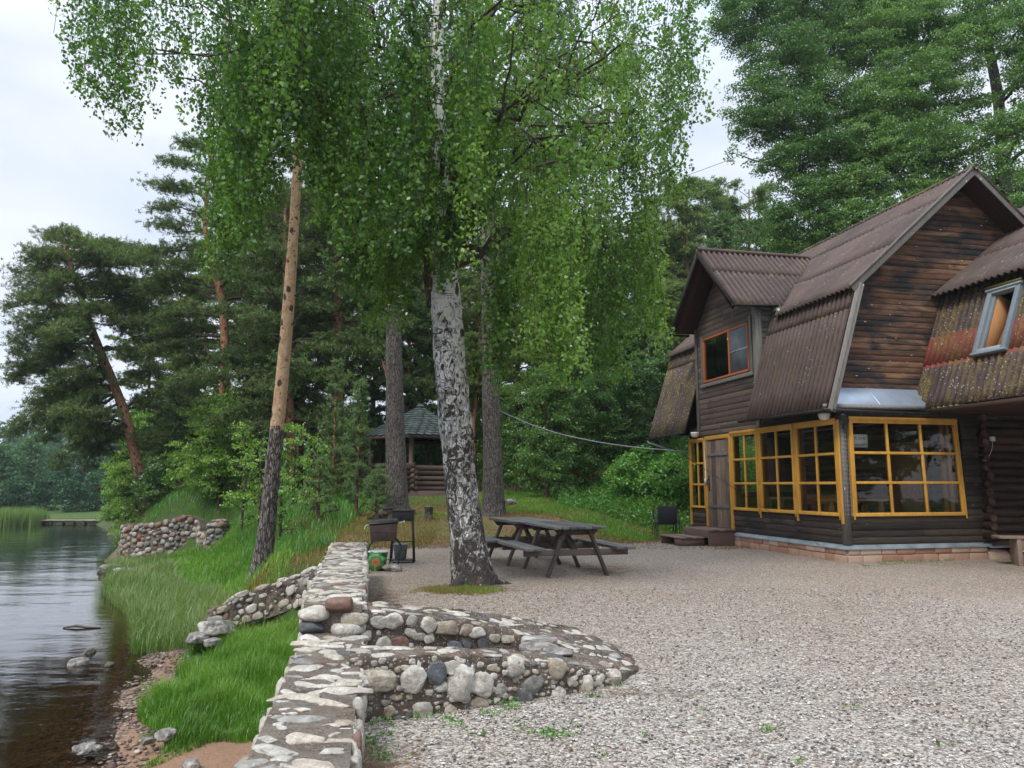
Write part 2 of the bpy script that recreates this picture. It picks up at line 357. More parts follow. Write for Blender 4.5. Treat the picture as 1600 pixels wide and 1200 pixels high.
# earth: grass soil, needle litter, beach, lake bed from painted masks broken up by noise
m = Mat('earth'); nb = m.math('MULTIPLY', m.math('SUBTRACT', m.noise(1.9, detail=7, rough=.7), .5), 1.3)
fine = m.noise(38., detail=5, rough=.7)
green = m.mix(fine, (.018, .045, .008), (.075, .14, .022)); green = m.mix(m.ramp(m.noise(3.), [(.5, 0.), (.65, .6)]), green, (.05, .045, .02))
litter = m.mix(fine, (.10, .055, .025), (.30, .18, .085)); litter = m.mix(m.ramp(m.noise(1.1, detail=8, rough=.7), [(.44, 0.), (.56, .85)]), litter, m.mix(fine, (.07, .09, .025), (.22, .22, .07)))
pv = m.n('TexVoronoi', {'Vector': m.coord(), 'Scale': 26.}); pg = m.n('SeparateColor', {0: pv.outputs['Color']}).outputs[0]
peb_c = m.ramp(pg, [(0, (.10, .065, .045)), (.3, (.17, .11, .08)), (.6, (.22, .16, .12)), (.85, (.34, .27, .22))], 'CONSTANT')
sand = m.mix(m.noise(5., detail=8, rough=.7), (.17, .095, .055), (.34, .21, .135))
beach = m.mix(m.ramp(m.math('ADD', m.attr('pebble'), nb), [(.4, 0.), (.6, 1.)]), sand, peb_c)
c = m.mix(m.ramp(m.math('ADD', m.attr('litter'), nb), [(.4, 0.), (.6, 1.)]), green, litter)
c = m.mix(m.ramp(m.math('ADD', m.attr('beach'), m.math('MULTIPLY', nb, .5)), [(.4, 0.), (.6, 1.)]), c, beach)
c = m.mix(m.attr('bed'), c, m.mix(m.noise(6.), (.03, .02, .012), (.075, .048, .028)))
M['earth'] = m.fin(c, .9, m.bump(m.math('ADD', m.math('MULTIPLY', m.noise(12., detail=8, rough=.75), 1.5), m.math('SUBTRACT', 1., pv.outputs['Distance'])), .6, .03))

# lake water: clear brown near the shore, mirror far out
m = Mat('lake_water')
w1 = m.noise(1., m.coord((1.3, 2.6, 1)), 4, .6, .5); w2 = m.noise(1., m.coord((.30, .62, 1)), 3, .5, .4); w3 = m.noise(1., m.coord((7, 11, 1)), 3, .6)
hh = m.math('ADD', m.math('ADD', m.math('MULTIPLY', w1, .13), m.math('MULTIPLY', w2, .75)), m.math('MULTIPLY', w3, .035))
nr = m.bump(hh, .36, .12)
fr = m.n('Fresnel', {'IOR': 1.33, 'Normal': nr}).outputs[0]
gl = m.n('BsdfGlossy', {'Roughness': .025, 'Color': (1, 1, 1, 1), 'Normal': nr}).outputs[0]
tr = m.n('BsdfTransparent', {'Color': (.42, .33, .22, 1)}).outputs[0]
M['water'] = m.surf(m.n('MixShader', {0: m.math('MINIMUM', m.math('MULTIPLY', fr, 1.2), 1.), 1: tr, 2: gl}).outputs[0])

# leaves and needles
def leafmat(name, a, b, c, tl=.38, gloss=.1, rough=.4):
    m = Mat(name); col = m.ramp(m.attr('rnd'), [(0, a), (.55, b), (1, c)])
    d = m.n('BsdfDiffuse', {'Color': col}).outputs[0]
    t = m.n('BsdfTranslucent', {'Color': m.mix(1, col, (1.1, 1.25, .55), 'MULTIPLY')}).outputs[0]
    g = m.n('BsdfGlossy', {'Color': (.7, .75, .8, 1), 'Roughness': rough}).outputs[0]
    x = m.n('MixShader', {0: tl, 1: d, 2: t}).outputs[0]
    M[name] = m.surf(m.n('MixShader', {0: gloss, 1: x, 2: g}).outputs[0])
leafmat('birch_leaf', (.038, .10, .014), (.095, .20, .028), (.22, .35, .07), .45, .04)
leafmat('alder_leaf', (.045, .11, .022), (.11, .215, .042), (.22, .35, .095), .40, .045)
leafmat('dark_leaf', (.036, .09, .022), (.085, .175, .042), (.17, .28, .08), .36, .045)
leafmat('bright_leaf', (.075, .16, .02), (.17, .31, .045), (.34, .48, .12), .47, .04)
leafmat('needle', (.052, .095, .024), (.115, .175, .042), (.21, .28, .075), .2, .03, .5)
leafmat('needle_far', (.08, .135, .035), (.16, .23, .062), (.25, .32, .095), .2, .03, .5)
leafmat('needle_bright', (.05, .12, .025), (.11, .20, .045), (.19, .30, .075), .2, .06, .5)
leafmat('grass_leaf', (.06, .15, .014), (.145, .30, .03), (.31, .45, .09), .42, .03)
leafmat('grass_pale', (.09, .17, .03), (.17, .25, .06), (.30, .33, .14), .35, .04)
leafmat('grass_dry', (.15, .13, .03), (.27, .21, .06), (.37, .26, .10), .3, .03)
leafmat('weed_leaf', (.05, .14, .02), (.11, .26, .04), (.20, .38, .08), .4, .04)
leafmat('far_leaf', (.025, .075, .03), (.055, .13, .05), (.11, .20, .07), .3, .03)
leafmat('reed', (.10, .17, .05), (.17, .26, .08), (.30, .31, .15), .3, .03)
leafmat('litter_leaf', (.12, .05, .015), (.25, .11, .03), (.33, .18, .07), .1, .03)
# bark
def barkmat(name, lo, mid, hi, sc=9., top=None, z0=3., z1=5., bump=1.):
    m = Mat(name); v = m.coord((sc, sc, sc * .2)); a = m.noise(1., v, 8, .75, 1.2); vd = m.n('VectorMath', {0: v, 1: m.n('VectorMath', {0: m.noise(.9, v, 4, .6, 0, True), 1: (1.6, 1.6, 1.6)}, operation='MULTIPLY').outputs[0]}, operation='ADD').outputs[0]; r = m.voro(1.3, vd, 'DISTANCE_TO_EDGE')
    f = m.math('MULTIPLY', m.ramp(r, [(.0, .35), (.16, 1.)]), a)
    c = m.ramp(f, [(.12, lo), (.38, mid), (.62, hi)])
    if top:
        v2 = m.coord((sc * .8, sc * .8, sc * .45)); b = m.noise(1., v2, 6, .7, .5)
        ct = m.ramp(b, [(.3, top[0]), (.5, top[1]), (.72, top[2])])
        fl = m.ramp(m.voro(.8, m.coord((sc * .5, sc * .5, sc * .5))), [(.12, 1.), (.2, 0.)])
        ct = m.mix(m.math('MULTIPLY', fl, .75), ct, (.03, .02, .015))
        k = m.n('MapRange', {'Value': m.math('ADD', m.xyz()[2], m.math('MULTIPLY', m.noise(2.6, detail=7, rough=.75), (z1 - z0) * 2.2)), 'From Min': z0 + (z1 - z0) * 1.3, 'From Max': z0 + (z1 - z0) * 1.4}).outputs[0]
        fl2 = m.ramp(m.noise(1., m.coord((sc * .35, sc * .35, sc * .6)), 6, .8, .5), [(.60, 0.), (.64, .8)]); ct = m.mix(fl2, ct, tuple(q * .30 for q in top[1])); vv = m.n('VectorMath', {0: m.coord((4.6, 4.6, 3.0)), 1: m.n('VectorMath', {0: m.noise(9., None, 4, .7, 0, True), 1: (.5, .5, .35)}, operation='MULTIPLY').outputs[0]}, operation='ADD').outputs[0]; ct = m.mix(m.ramp(m.voro(1., vv), [(.20, .9), (.27, 0.)]), ct, (.035, .025, .02)); c = m.mix(k, c, ct)
    M[name] = m.fin(c, .9, m.bump(f, bump, .05))
barkmat('bark_grey', (.03, .024, .02), (.13, .11, .095), (.29, .26, .23), 22.)
barkmat('bark_brown', (.03, .018, .013), (.11, .07, .05), (.22, .15, .12), 12.)
barkmat('bark_pine', (.018, .014, .013), (.085, .068, .06), (.38, .34, .31), 17., ((.48, .27, .14), (.72, .47, .28), (.82, .62, .45)), 2.7, 4.0)
barkmat('bark_orange', (.05, .022, .012), (.15, .075, .045), (.27, .16, .11), 14., ((.20, .09, .05), (.42, .20, .11), (.58, .34, .20)), 1., 4.)
barkmat('bark_far', (.04, .028, .022), (.11, .07, .05), (.2, .12, .09), 5., ((.16, .075, .04), (.25, .12, .06), (.33, .18, .1)), 2., 5.)
plain('twig', (.06, .045, .035), .85, .4)
# birch bark
m = Mat('bark_birch'); z = m.xyz()[2]
low = m.n('MapRange', {'Value': z, 'From Min': 5., 'From Max': -.2}).outputs[0]
a = m.noise(1., m.coord((10, 10, 7)), 9, .76, 1.5); b = m.noise(1., m.coord((20, 20, 5.5)), 7, .75, 1.5); h3 = m.noise(1., m.coord((3.5, 3.5, 24)), 5, .7, .3)
big_ = m.noise(1., m.coord((2.4, 2.4, 1.1)), 4, .6, .5)
w0 = m.mix(m.noise(8., detail=6), (.62, .59, .54), (.86, .84, .80)); w0 = m.mix(m.ramp(m.noise(3., detail=5), [(.55, 0.), (.7, .5)]), w0, (.40, .38, .26))
thr = m.math('ADD', m.math('SUBTRACT', m.math('MULTIPLY', low, .18), .028), m.math('MULTIPLY', m.math('SUBTRACT', big_, .5), .35))
k1 = m.ramp(m.math('ADD', a, thr), [(.57, 0.), (.605, 1.)])
k2 = m.ramp(m.math('ADD', b, m.math('MULTIPLY', low, .12)), [(.58, 0.), (.64, 1.)])
k3 = m.ramp(h3, [(.61, 0.), (.66, .8)])
dk = m.math('MAXIMUM', m.math('MAXIMUM', k1, m.math('MULTIPLY', k2, low)), m.math('MULTIPLY', k3, m.math('SUBTRACT', 1., m.math('MULTIPLY', low, .6))))
c = m.mix(dk, w0, m.mix(m.noise(25.), (.012, .010, .009), (.085, .068, .055)))
c = m.mix(m.ramp(m.noise(2.1, detail=4), [(.64, 0.), (.7, .5)]), c, (.22, .11, .06))
M['bark_birch'] = m.fin(c, .75, m.bump(m.math('SUBTRACT', m.math('MULTIPLY', b, .5), dk), 1., .035))
# shingles
m = Mat('shingle'); M['shingle'] = m.fin(m.mix(m.math('ADD', m.math('MULTIPLY', m.attr('rnd'), .6), m.math('MULTIPLY', m.noise(30.), .4)), (.03, .042, .038), (.085, .108, .098)), .9, m.bump(m.noise(60.), .4, .01))

# ================================================================ THE SETTING
XS = np.array([(-30, 3), (0, -3.2), (7, -4.4), (8.5, -4.9), (13.2, -6.4), (17.8, -8.8), (21.3, -11.2), (28.7, -14.9), (31, -15.3), (36, -15.8), (45, -21.5), (60, -31.5), (66, -33), (90, -33)], float)
XE = np.array([(-30, .6), (0, -.35), (6, -1.35), (12.3, -2.55), (13.6, -2.9), (15.2, -5.1), (19, -6.2), (26, -8.9), (28.6, -10.2), (29.6, -13.8), (31, -14.9), (36, -15.4), (45, -21), (60, -30), (66, -31.5), (90, -31.5)], float)
XW = np.array([(-30, .12), (0, .1), (13.3, .12), (14.2, .5), (19, 1.5), (30, 1.8), (90, 4)], float)
def shore_x(y): return np.interp(y, XS[:, 0], XS[:, 1])
def edge_x(y): return np.interp(y, XE[:, 0], XE[:, 1])
def nz(x, y, s, a=0.):
    return (np.sin(x * s * 1.3 + 1.7 * np.sin(y * s * .9 + a)) + np.sin(y * s * 1.1 + 2.1 * np.sin(x * s * .7 + 1.3 + a)) + .5 * np.sin((x + y) * s * 2.3 + a)) / 2.5
def ground_z(x, y):
    x = np.asarray(x, float); y = np.asarray(y, float)
    s0 = 17.5 + 3.2 * sstep(0, 4, x); up = sstep(s0, s0 + 4.6, y) * .62 + sstep(21, 31, y) * .6
    up = up + sstep(21.5, 28.5, y) * sstep(2.0, 6.5, x) * 1.75
    up = up + sstep(31, 140, y) * 6 * sstep(-25, 5, x) + sstep(26, 90, y) * sstep(8, 40, x) * 9
    up = up + .04 * nz(x, y, .9) * sstep(18, 22, y)
    # mound the great pine leans from
    d = x - shore_x(y)
    lo = -1.56 + np.clip(d, -8, 0) * .2 + np.clip(d, 0, 2.5) * .12 + sstep(1.5, 4.5, d) * .25 + .03 * nz(x, y, 2.3)
    lo = lo + sstep(14, 24, y) * sstep(1., 5, d) * .25
    xe = edge_x(y); w_ = np.interp(y, XW[:, 0], XW[:, 1])
    t = sstep(-w_, w_, x - xe)
    z = lo * (1 - t) + up * t
    fl = sstep(66, 72, y); hz = sstep(-36, -24, x); zf = -1.5 + (y - 67) * .03 + .15 * nz(x, y, .1); z = z * (1 - fl) + (np.maximum(z, zf) * hz + zf * (1 - hz)) * fl
    return np.minimum(z, 14)
def gz(x, y): return float(ground_z(x, y))

def axis(parts):
    out = []
    for a, b, s in parts: out.append(np.arange(a, b, s))
    out.append([parts[-1][1]]); return np.concatenate(out)
gx = axis([(-400, -120, 14), (-120, -40, 3), (-40, -16, .8), (-16, -8, .3), (-8, -2.8, .12), (-2.8, -.0, .07), (0, 8, .35), (8, 24, .8), (24, 80, 3), (80, 400, 14)])
gy = axis([(-20, 1, 1.2), (1, 22, .16), (22, 34, .3), (34, 75, .8), (75, 160, 4), (160, 420, 14)])
X, Yy = np.meshgrid(gx, gy); Z = ground_z(X, Yy)
Zr = Z + .02 * nz(X, Yy, 5.1) * (X < edge_x(Yy))
b = MB(); b.grid(np.stack([X, Yy, Zr], -1), rnd=0)
dS = X - shore_x(Yy); dE = X - edge_x(Yy)
beach = np.clip(1 - sstep(.3, 1.5, dS), 0, 1) * sstep(2, 1, (Yy - 24) / 8)
beach = np.maximum(beach, sstep(9.6, 8.7, Yy) * (dE < 0)); beach = np.maximum(beach, .0)
beach = beach * (Yy < 60)
pebble = np.clip(1.1 - sstep(.1, 1.1, dS), 0, 1)
litter = np.clip(np.exp(-(((X + 3.5) / 3.6) ** 2 + ((Yy - 21) / 3.2) ** 2)) * 1.2 + np.exp(-(((X - .2) / 2.2) ** 2 + ((Yy - 21.0) / 1.9) ** 2)) * 1.1
                 + np.exp(-(((X + 5.3) / .8) ** 2 + ((Yy - 15.4) / .7) ** 2)) + sstep(24, 34, Yy) * .8 * (Yy < 62) * (X > -9), 0, 1) * (dE > -1)
bed = sstep(.2, -1.6, dS) * (Yy < 67)
g = b.build('ground', M['earth'], smooth=True, attrs={'beach': beach, 'pebble': pebble, 'litter': litter, 'bed': bed})
tag(g, kind='structure')
# lake
b = MB(); wx = np.linspace(-400, 2, 60); wy = np.linspace(-30, 90, 60)
WX, WY = np.meshgrid(wx, wy); b.grid(np.stack([WX, WY, WX * 0 - 1.5], -1))
tag(b.build('water', M['water']), kind='structure')

# gravel yard: a sheet over the level ground, its far edge ragged
gxv = axis([(-3.2, 3, .07), (3, 12, .25), (12, 26, 1)]); gyv = axis([(-6, 1, .5), (1, 8, .07), (8, 23, .14)])
GX, GY = np.meshgrid(gxv, gyv)
GZ = ground_z(np.maximum(GX, -2.6), GY) + .014 + .006 * nz(GX, GY, 3.)
inner = edge_x(GY) + .05; GXc = np.maximum(GX, inner)
GZ = np.where(GX < inner, .014, GZ)
far_e = 18.6 + .25 * nz(GX, GX * 0, 1.1) + .12 * nz(GX, GY, 4.) + np.clip(GX - 1, 0, 3.2) * .75
GZ = GZ - sstep(-.12, .12, GY - far_e) * .06 - sstep(.1, 1.5, GY - far_e) * .3
dirt = np.maximum(np.exp(-((GX - .8) / 1.2) ** 2 - ((GY - 5.6) / .25) ** 2) * .6, sstep(-1.6, 0, GY - far_e) * .8)
dirt = np.maximum(dirt, .75 * np.exp(-(((GX + 1.9) / .8) ** 2 + ((GY - 9.7) / 2.2) ** 2)))
dirt = np.maximum(dirt, .75 * np.exp(-(((GX + .8) / .55) ** 2 + ((GY - 4.1) / .8) ** 2)))
dirt = np.maximum(dirt, .60 * np.exp(-(((GX - 1.6) / 1.7) ** 2 + ((GY - 13.6) / 1.6) ** 2)))
dirt = np.maximum(dirt, .9 * np.exp(-(((GX + .6) / .85) ** 2 + ((GY - 11.0) / .75) ** 2)))
b = MB(); b.grid(np.stack([GXc, GY, GZ], -1), rnd=0)
tag(b.build('gravel_yard', M['gravel'], smooth=True, attrs={'dirt': dirt}), kind='structure')

# ---------------------------------------------------------------- stones
def ico(sub):
    t = (1 + 5 ** .5) / 2
    V = [(-1,t,0),(1,t,0),(-1,-t,0),(1,-t,0),(0,-1,t),(0,1,t),(0,-1,-t),(0,1,-t),(t,0,-1),(t,0,1),(-t,0,-1),(-t,0,1)]
    F = [(0,11,5),(0,5,1),(0,1,7),(0,7,10),(0,10,11),(1,5,9),(5,11,4),(11,10,2),(10,7,6),(7,1,8),(3,9,4),(3,4,2),(3,2,6),(3,6,8),(3,8,9),(4,9,5),(2,4,11),(6,2,10),(8,6,7),(9,8,1)]
    V = [np.array(v, float) / np.linalg.norm(v) for v in V]
    for _ in range(sub):
        c = {}; nf = []
        def mid(a, b_):
            k = (min(a, b_), max(a, b_))
            if k not in c:
                p = V[a] + V[b_]; V.append(p / np.linalg.norm(p)); c[k] = len(V) - 1
            return c[k]
        for a, b_, d in F:
            x, y, z = mid(a, b_), mid(b_, d), mid(d, a); nf += [(a, x, z), (b_, y, x), (d, z, y), (x, y, z)]
        F = nf
    return np.array(V), np.array(F)
ICO = {k: ico(k) for k in (1, 2, 3)}
def stone(mb, c, rad, ax=None, lvl=2, rough=.16, rnd=None, boxy=.75):
    V, F = ICO[lvl]
    U = np.sign(V) * np.abs(V) ** boxy
    k = rng.normal(size=(5, 3)) * 2.2; ph = rng.random(5) * 6.28
    d = sum(np.sin(V @ k[i] + ph[i]) for i in range(5)) / 5
    k2 = rng.normal(size=(4, 3)) * 6; d2 = sum(np.sin(V @ k2[i] + ph[i]) for i in range(4)) / 4
    # a few flat broken faces
    U = U * (1 + rough * d + rough * .3 * d2)[:, None]
    for _ in range(3):
        nrm = rng.normal(size=3); nrm /= np.linalg.norm(nrm); hgt = U @ nrm; lim = .62 + .2 * rng.random()
        U = U - np.maximum(hgt - lim, 0)[:, None] * nrm * .85
    U = U * np.asarray(rad, float)
    if ax is not None: U = U @ np.asarray(ax)
    mb.add(U + np.asarray(c, float), [F], rnd)
def patch_pt(P, s, t):
    return (P[0] * (1 - s) + P[1] * s) * (1 - t) + (P[3] * (1 - s) + P[2] * s) * t
def stones_on(mb, P, size, gap=.35, elong=(1.0, 1.6), flat=.4, proud=.25, skip=0., lvl=2, jit=.3, rot=.25, small=.3, rough=.16, sizes=(.6, 1.15), fill=9):
    """embedded stones over a bilinear patch P (4 corners, s along P0-P1, t along P0-P3)"""
    P = [np.asarray(p, float) for p in P]
    ls = (np.linalg.norm(P[1] - P[0]) + np.linalg.norm(P[2] - P[3])) / 2; lt = (np.linalg.norm(P[3] - P[0]) + np.linalg.norm(P[2] - P[1])) / 2
    placed = []
    def put(s, t, r, e, sk=False):
        p = patch_pt(P, s, t)
        for q, rq in placed:
            if np.linalg.norm(q - p) < (r + rq) * (1 - gap * 0) * .92: return
        du = patch_pt(P, min(1, s + .02), t) - patch_pt(P, max(0, s - .02), t); dv = patch_pt(P, s, min(1, t + .02)) - patch_pt(P, s, max(0, t - .02))
        du /= np.linalg.norm(du) + 1e-9; nn = np.cross(du, dv); nn /= np.linalg.norm(nn) + 1e-9; dv = np.cross(nn, du)
        a = rng.normal() * rot; u2 = du * math.cos(a) + dv * math.sin(a); v2 = -du * math.sin(a) + dv * math.cos(a)
        stone(mb, p + nn * r * (proud - .15), (r * e, r / e ** .35, r * flat), np.stack([u2, v2, nn]), lvl, rough)
        placed.append((p, r))
    n = int(ls * lt / (size ** 2) * fill)
    for k in range(n):
        r = size * rng.uniform(*sizes) * (.55 if k > n * .55 and rng.random() < small else 1) * .5
        if k > n * .6: r *= .6
        if rng.random() < skip: continue
        m = r / max(ls, .01); m2 = r / max(lt, .01)
        if m > .49 or m2 > .49: continue
        put(rng.uniform(m * .7, 1 - m * .7), rng.uniform(m2 * .7, 1 - m2 * .7), r, rng.uniform(*elong))
def slab_body(mb, P, nu, nv, amp=.012):
    """a displaced sheet over a bilinear patch"""
    P = [np.asarray(p, float) for p in P]
    S, T = np.meshgrid(np.linspace(0, 1, nu), np.linspace(0, 1, nv))
    V = np.array([[patch_pt(P, s, t) for s, t in zip(rs, rt)] for rs, rt in zip(S, T)])
    nn = np.cross(P[1] - P[0], P[3] - P[0]); nn /= np.linalg.norm(nn)
    e = np.minimum(1, np.minimum(np.minimum(S, 1 - S) * nu, np.minimum(T, 1 - T) * nv) / 1.)
    d = nz(V[..., 0] + V[..., 2] * .7, V[..., 1] + V[..., 2], 14) * .5 + nz(V[..., 0] - V[..., 2], V[..., 1] + V[..., 2], 37) * .5
    V = V + nn * (d * amp * e)[..., None]
    mb.grid(V, rnd=0)

# near retaining wall in two heights, and the walled pit joined to it
root = empty('retaining_wall', (-1.4, 6, 0), label='long mortared fieldstone wall running from the near left corner back to the grill', cat='stone wall')
O = np.array([-1.4, 6, 0])
def wall_run(o0, o1, i0, i1, zt, zbo, zbi, nu, body, st, tsz, fsz, lvl=2, lvl2=2, tf=2.2):
    """o = outer (lake) side, i = inner (yard) side, ends 0 near and 1 far"""
    a, b_, c_, d_ = [np.array([*p, zt]) - O for p in (o0, i0, i1, o1)]
    dn = lambda p, z: np.array([p[0], p[1], z])
    slab_body(body, [a, b_, c_, d_], 8, nu, .016)
    slab_body(body, [b_, dn(b_, zbi), dn(c_, zbi), c_], 8, nu, .02)
    slab_body(body, [dn(a, zbo), a, d_, dn(d_, zbo)], 8, nu, .02)
    slab_body(body, [dn(a, zbo), dn(b_, zbi), b_, a], 6, 6, .01)
    slab_body(body, [dn(c_, zbi), dn(d_, zbo), d_, c_], 6, 6, .01)
    mid0 = (a + b_) / 2; mid1 = (c_ + d_) / 2
    stones_on(st, [a, b_, c_, d_], tsz, elong=(1.3, 2.1), flat=.34, proud=.07, lvl=lvl, rot=.5, fill=tf, rough=.34, sizes=(.4, 1.0))
    # rim stones seen along both edges
    for p, q, rad in ((a, d_, tsz * .55), (b_, c_, tsz * .6)):
        n = int(np.linalg.norm(q - p) / (rad * 1.5)); inw = (b_ - a) / np.linalg.norm(b_ - a) * (1 if p is a else -1)
        for k in range(n):
            c = p + (q - p) * ((k + .5 + rng.uniform(-.2, .2)) / n) + inw * rad * rng.uniform(.45, .8) - np.array([0, 0, rad * .40])
            r = rad * rng.uniform(.45, 1.0)
            stone(st, c, (r * 1.05, r * .5, r * .5), None, lvl, .3)
    stones_on(st, [b_, dn(b_, zbi), dn(c_, zbi), c_], fsz, elong=(.9, 1.4), flat=.45, proud=.3, lvl=lvl2)
    stones_on(st, [dn(a, zbo), a, d_, dn(d_, zbo)], fsz, elong=(.9, 1.4), flat=.45, proud=.3, lvl=1)
body = MB(); st = MB()
wall_run((-.66, 1.0), (-1.56, 6.02), (-.26, 1.0), (-1.10, 5.85), .35, -1.35, -.05, 110, body, st, .15, .15, 3, 2)
wall_run((-1.58, 6.0), (-2.78, 12.2), (-1.13, 5.95), (-2.32, 12.35), .555, -1.3, -.05, 120, body, st, .15, .17, 2, 1, 6)
body.build('mortar', M['mortar'], root, smooth=True)
# two courses of large rounded stones on the end face of the high part
for x, z, rx, rz_, rn in ((-1.50, .49, .12, .062, .3), (-1.30, .555, .13, .05, .95), (-1.19, .45, .10, .055, .5), (-1.51, .385, .10, .06, .88), (-1.24, .375, .12, .06, .72)):
    stone(st, np.array([x, 5.99, z]) - O, (rx, .09, rz_), None, 3, .12, rn, .8)
st.build('stones', M['stones'], root, smooth=True)

root = empty('walled_pit', (0, 6, 0), label='low stone wall round a sunken pit, tapering into the gravel beside the birch', cat='stone wall')
sec = np.array([  # outer x,y  inner x,y  top z outer, inner
    (-1.0, 4.86, -1.05, 5.2, .41, .41), (-.25, 5.22, -.36, 5.5, .34, .34), (.4, 5.56, .1, 5.74, .20, .27), (.78, 5.82, .2, 5.9, .09, .24), (.98, 6.2, .26, 6.1, .03, .23),
    (1.0, 6.7, .25, 6.3, .03, .22), (.85, 7.2, .15, 6.5, .04, .22), (.6, 7.55, -.1, 6.6, .10, .25), (-.3, 7.0, -.4, 6.42, .34, .36), (-1.25, 6.55, -1.15, 5.98, .5, .5)])
tt = np.linspace(0, 9, 120); S_ = np.stack([np.interp(tt, range(10), sec[:, k]) for k in range(6)], -1)
prof = []
for w_, top in [(-.02, -1), (0, -.55), (0, -.1), (0, 0), (.12, 0), (.3, 0), (.5, 0), (.7, 0), (.88, 0), (1, 0), (1, -.15), (1.0, -.5), (1.02, -1)]:
    x = S_[:, 0] * (1 - w_) + S_[:, 2] * w_; y = S_[:, 1] * (1 - w_) + S_[:, 3] * w_
    zt = S_[:, 4] * (1 - min(max(w_, 0), 1)) + S_[:, 5] * min(max(w_, 0), 1); z = zt + (zt + .08) * top
    n1 = nz(x * 1. + z, y + z, 15) * .012 + nz(x - z, y + z, 33) * .008
    prof.append(np.stack([x + n1, y - 6 + n1, z + n1], -1))
body = MB(); body.grid(np.array(prof), rnd=0); body.build('mortar', M['mortar_dark'], root, smooth=True)
st = MB(); o6 = np.array([0, 6, 0])
def q3(x, y, z): return np.array([x, y, z], float) - o6
for i in range(9):
    A, B_ = sec[i], sec[i + 1]
    fz = [.15, .13, .10, .07, .05, .05, .06, .09, .13][i]
    if i < 3: stones_on(st, [q3(A[0], A[1], -.03), q3(B_[0], B_[1], -.03), q3(B_[0], B_[1], B_[4]), q3(A[0], A[1], A[4])], .14, elong=(.9, 1.35), flat=.42, proud=.22, lvl=3, sizes=(.45, 1.3), fill=3., rough=.32); stones_on(st, [q3(A[0], A[1], -.03), q3(B_[0], B_[1], -.03), q3(B_[0], B_[1], B_[4]), q3(A[0], A[1], A[4])], .045, flat=.6, proud=.2, lvl=1, fill=1.4)
    stones_on(st, [q3(A[0], A[1], A[4]), q3(B_[0], B_[1], B_[4]), q3(B_[2], B_[3], B_[5]), q3(A[2], A[3], A[5])], .14 if i < 3 or i > 6 else .13, elong=(1.2, 1.9), flat=.28, proud=.05, lvl=2, fill=2.2, rough=.3, sizes=(.4, 1.))
    if i > 5: stones_on(st, [q3(B_[2], B_[3], 0), q3(A[2], A[3], 0), q3(A[2], A[3], A[5]), q3(B_[2], B_[3], B_[5])], .13, elong=(.9, 1.5), flat=.42, proud=.25, lvl=3, sizes=(.45, 1.1), fill=3., rough=.28)
for x, y, z, r, rn in ((-.34, 5.15, .19, .105, .75), (-.9, 4.93, .30, .06, .7), (-.62, 5.03, .33, .045, .2), (.02, 5.33, .24, .07, .2), (.07, 5.35, .04, .06, .86), (.3, 5.47, .19, .07, .7), (.3, 5.5, .03, .065, .18), (.5, 5.62, .05, .075, .3), (.72, 5.75, .07, .06, .75)):
    stone(st, q3(x, y, z) + [0, .035, 0], (r * 1.05, r * .55, r), None, 3, .28, rn, .85)
st.build('stones', M['stones'], root, smooth=True)
st = MB()
for x, y, z, rx, ry in ((.22, 6.28, .235, .15, .11), (.22, 6.12, .215, .17, .10), (.27, 5.97, .20, .19, .10), (.05, 6.1, .10, .18, .25)):
    stone(st, q3(x, y, z), (rx, ry, .035), None, 3, .1, .42, .6)
st.build('step_slab', M['rock'], root, smooth=True)

# ruined low wall below the leaning pine
root = empty('ruined_wall', (-4.6, 14.4, -.8), label='crumbled low stone wall in the grass below the leaning orange pine', cat='stone wall')
o_ = np.array([-4.6, 14.4, -.8]); body = MB(); st = MB()
pth = np.array([(-5.55, 14.3, -.9), (-5.1, 14.35, -.62), (-4.5, 14.5, -.42), (-3.95, 14.4, -.22), (-3.45, 13.9, -.02), (-2.75, 13.0, .25)])
for i in range(len(pth) - 1):
    a, c = pth[i] - o_, pth[i + 1] - o_
    P = [a + [0, -.1, -.55], c + [0, -.1, -.55], c, a]
    slab_body(body, P, 12, 10, .10); slab_body(body, [a, c, c + [.05, .4, -.05], a + [.05, .4, -.05]], 12, 8, .10)
    stones_on(st, P, .17, flat=.5, proud=.3, lvl=2, rough=.34, sizes=(.4, 1.4), fill=5); stones_on(st, [a, c, c + [.05, .4, 0], a + [.05, .4, 0]], .17, flat=.6, proud=.3, lvl=2, rough=.34, sizes=(.4, 1.4), rot=1., fill=4)
body.build('mortar', M['mortar_dark'], root, smooth=True); st.build('stones', M['stones'], root, smooth=True)

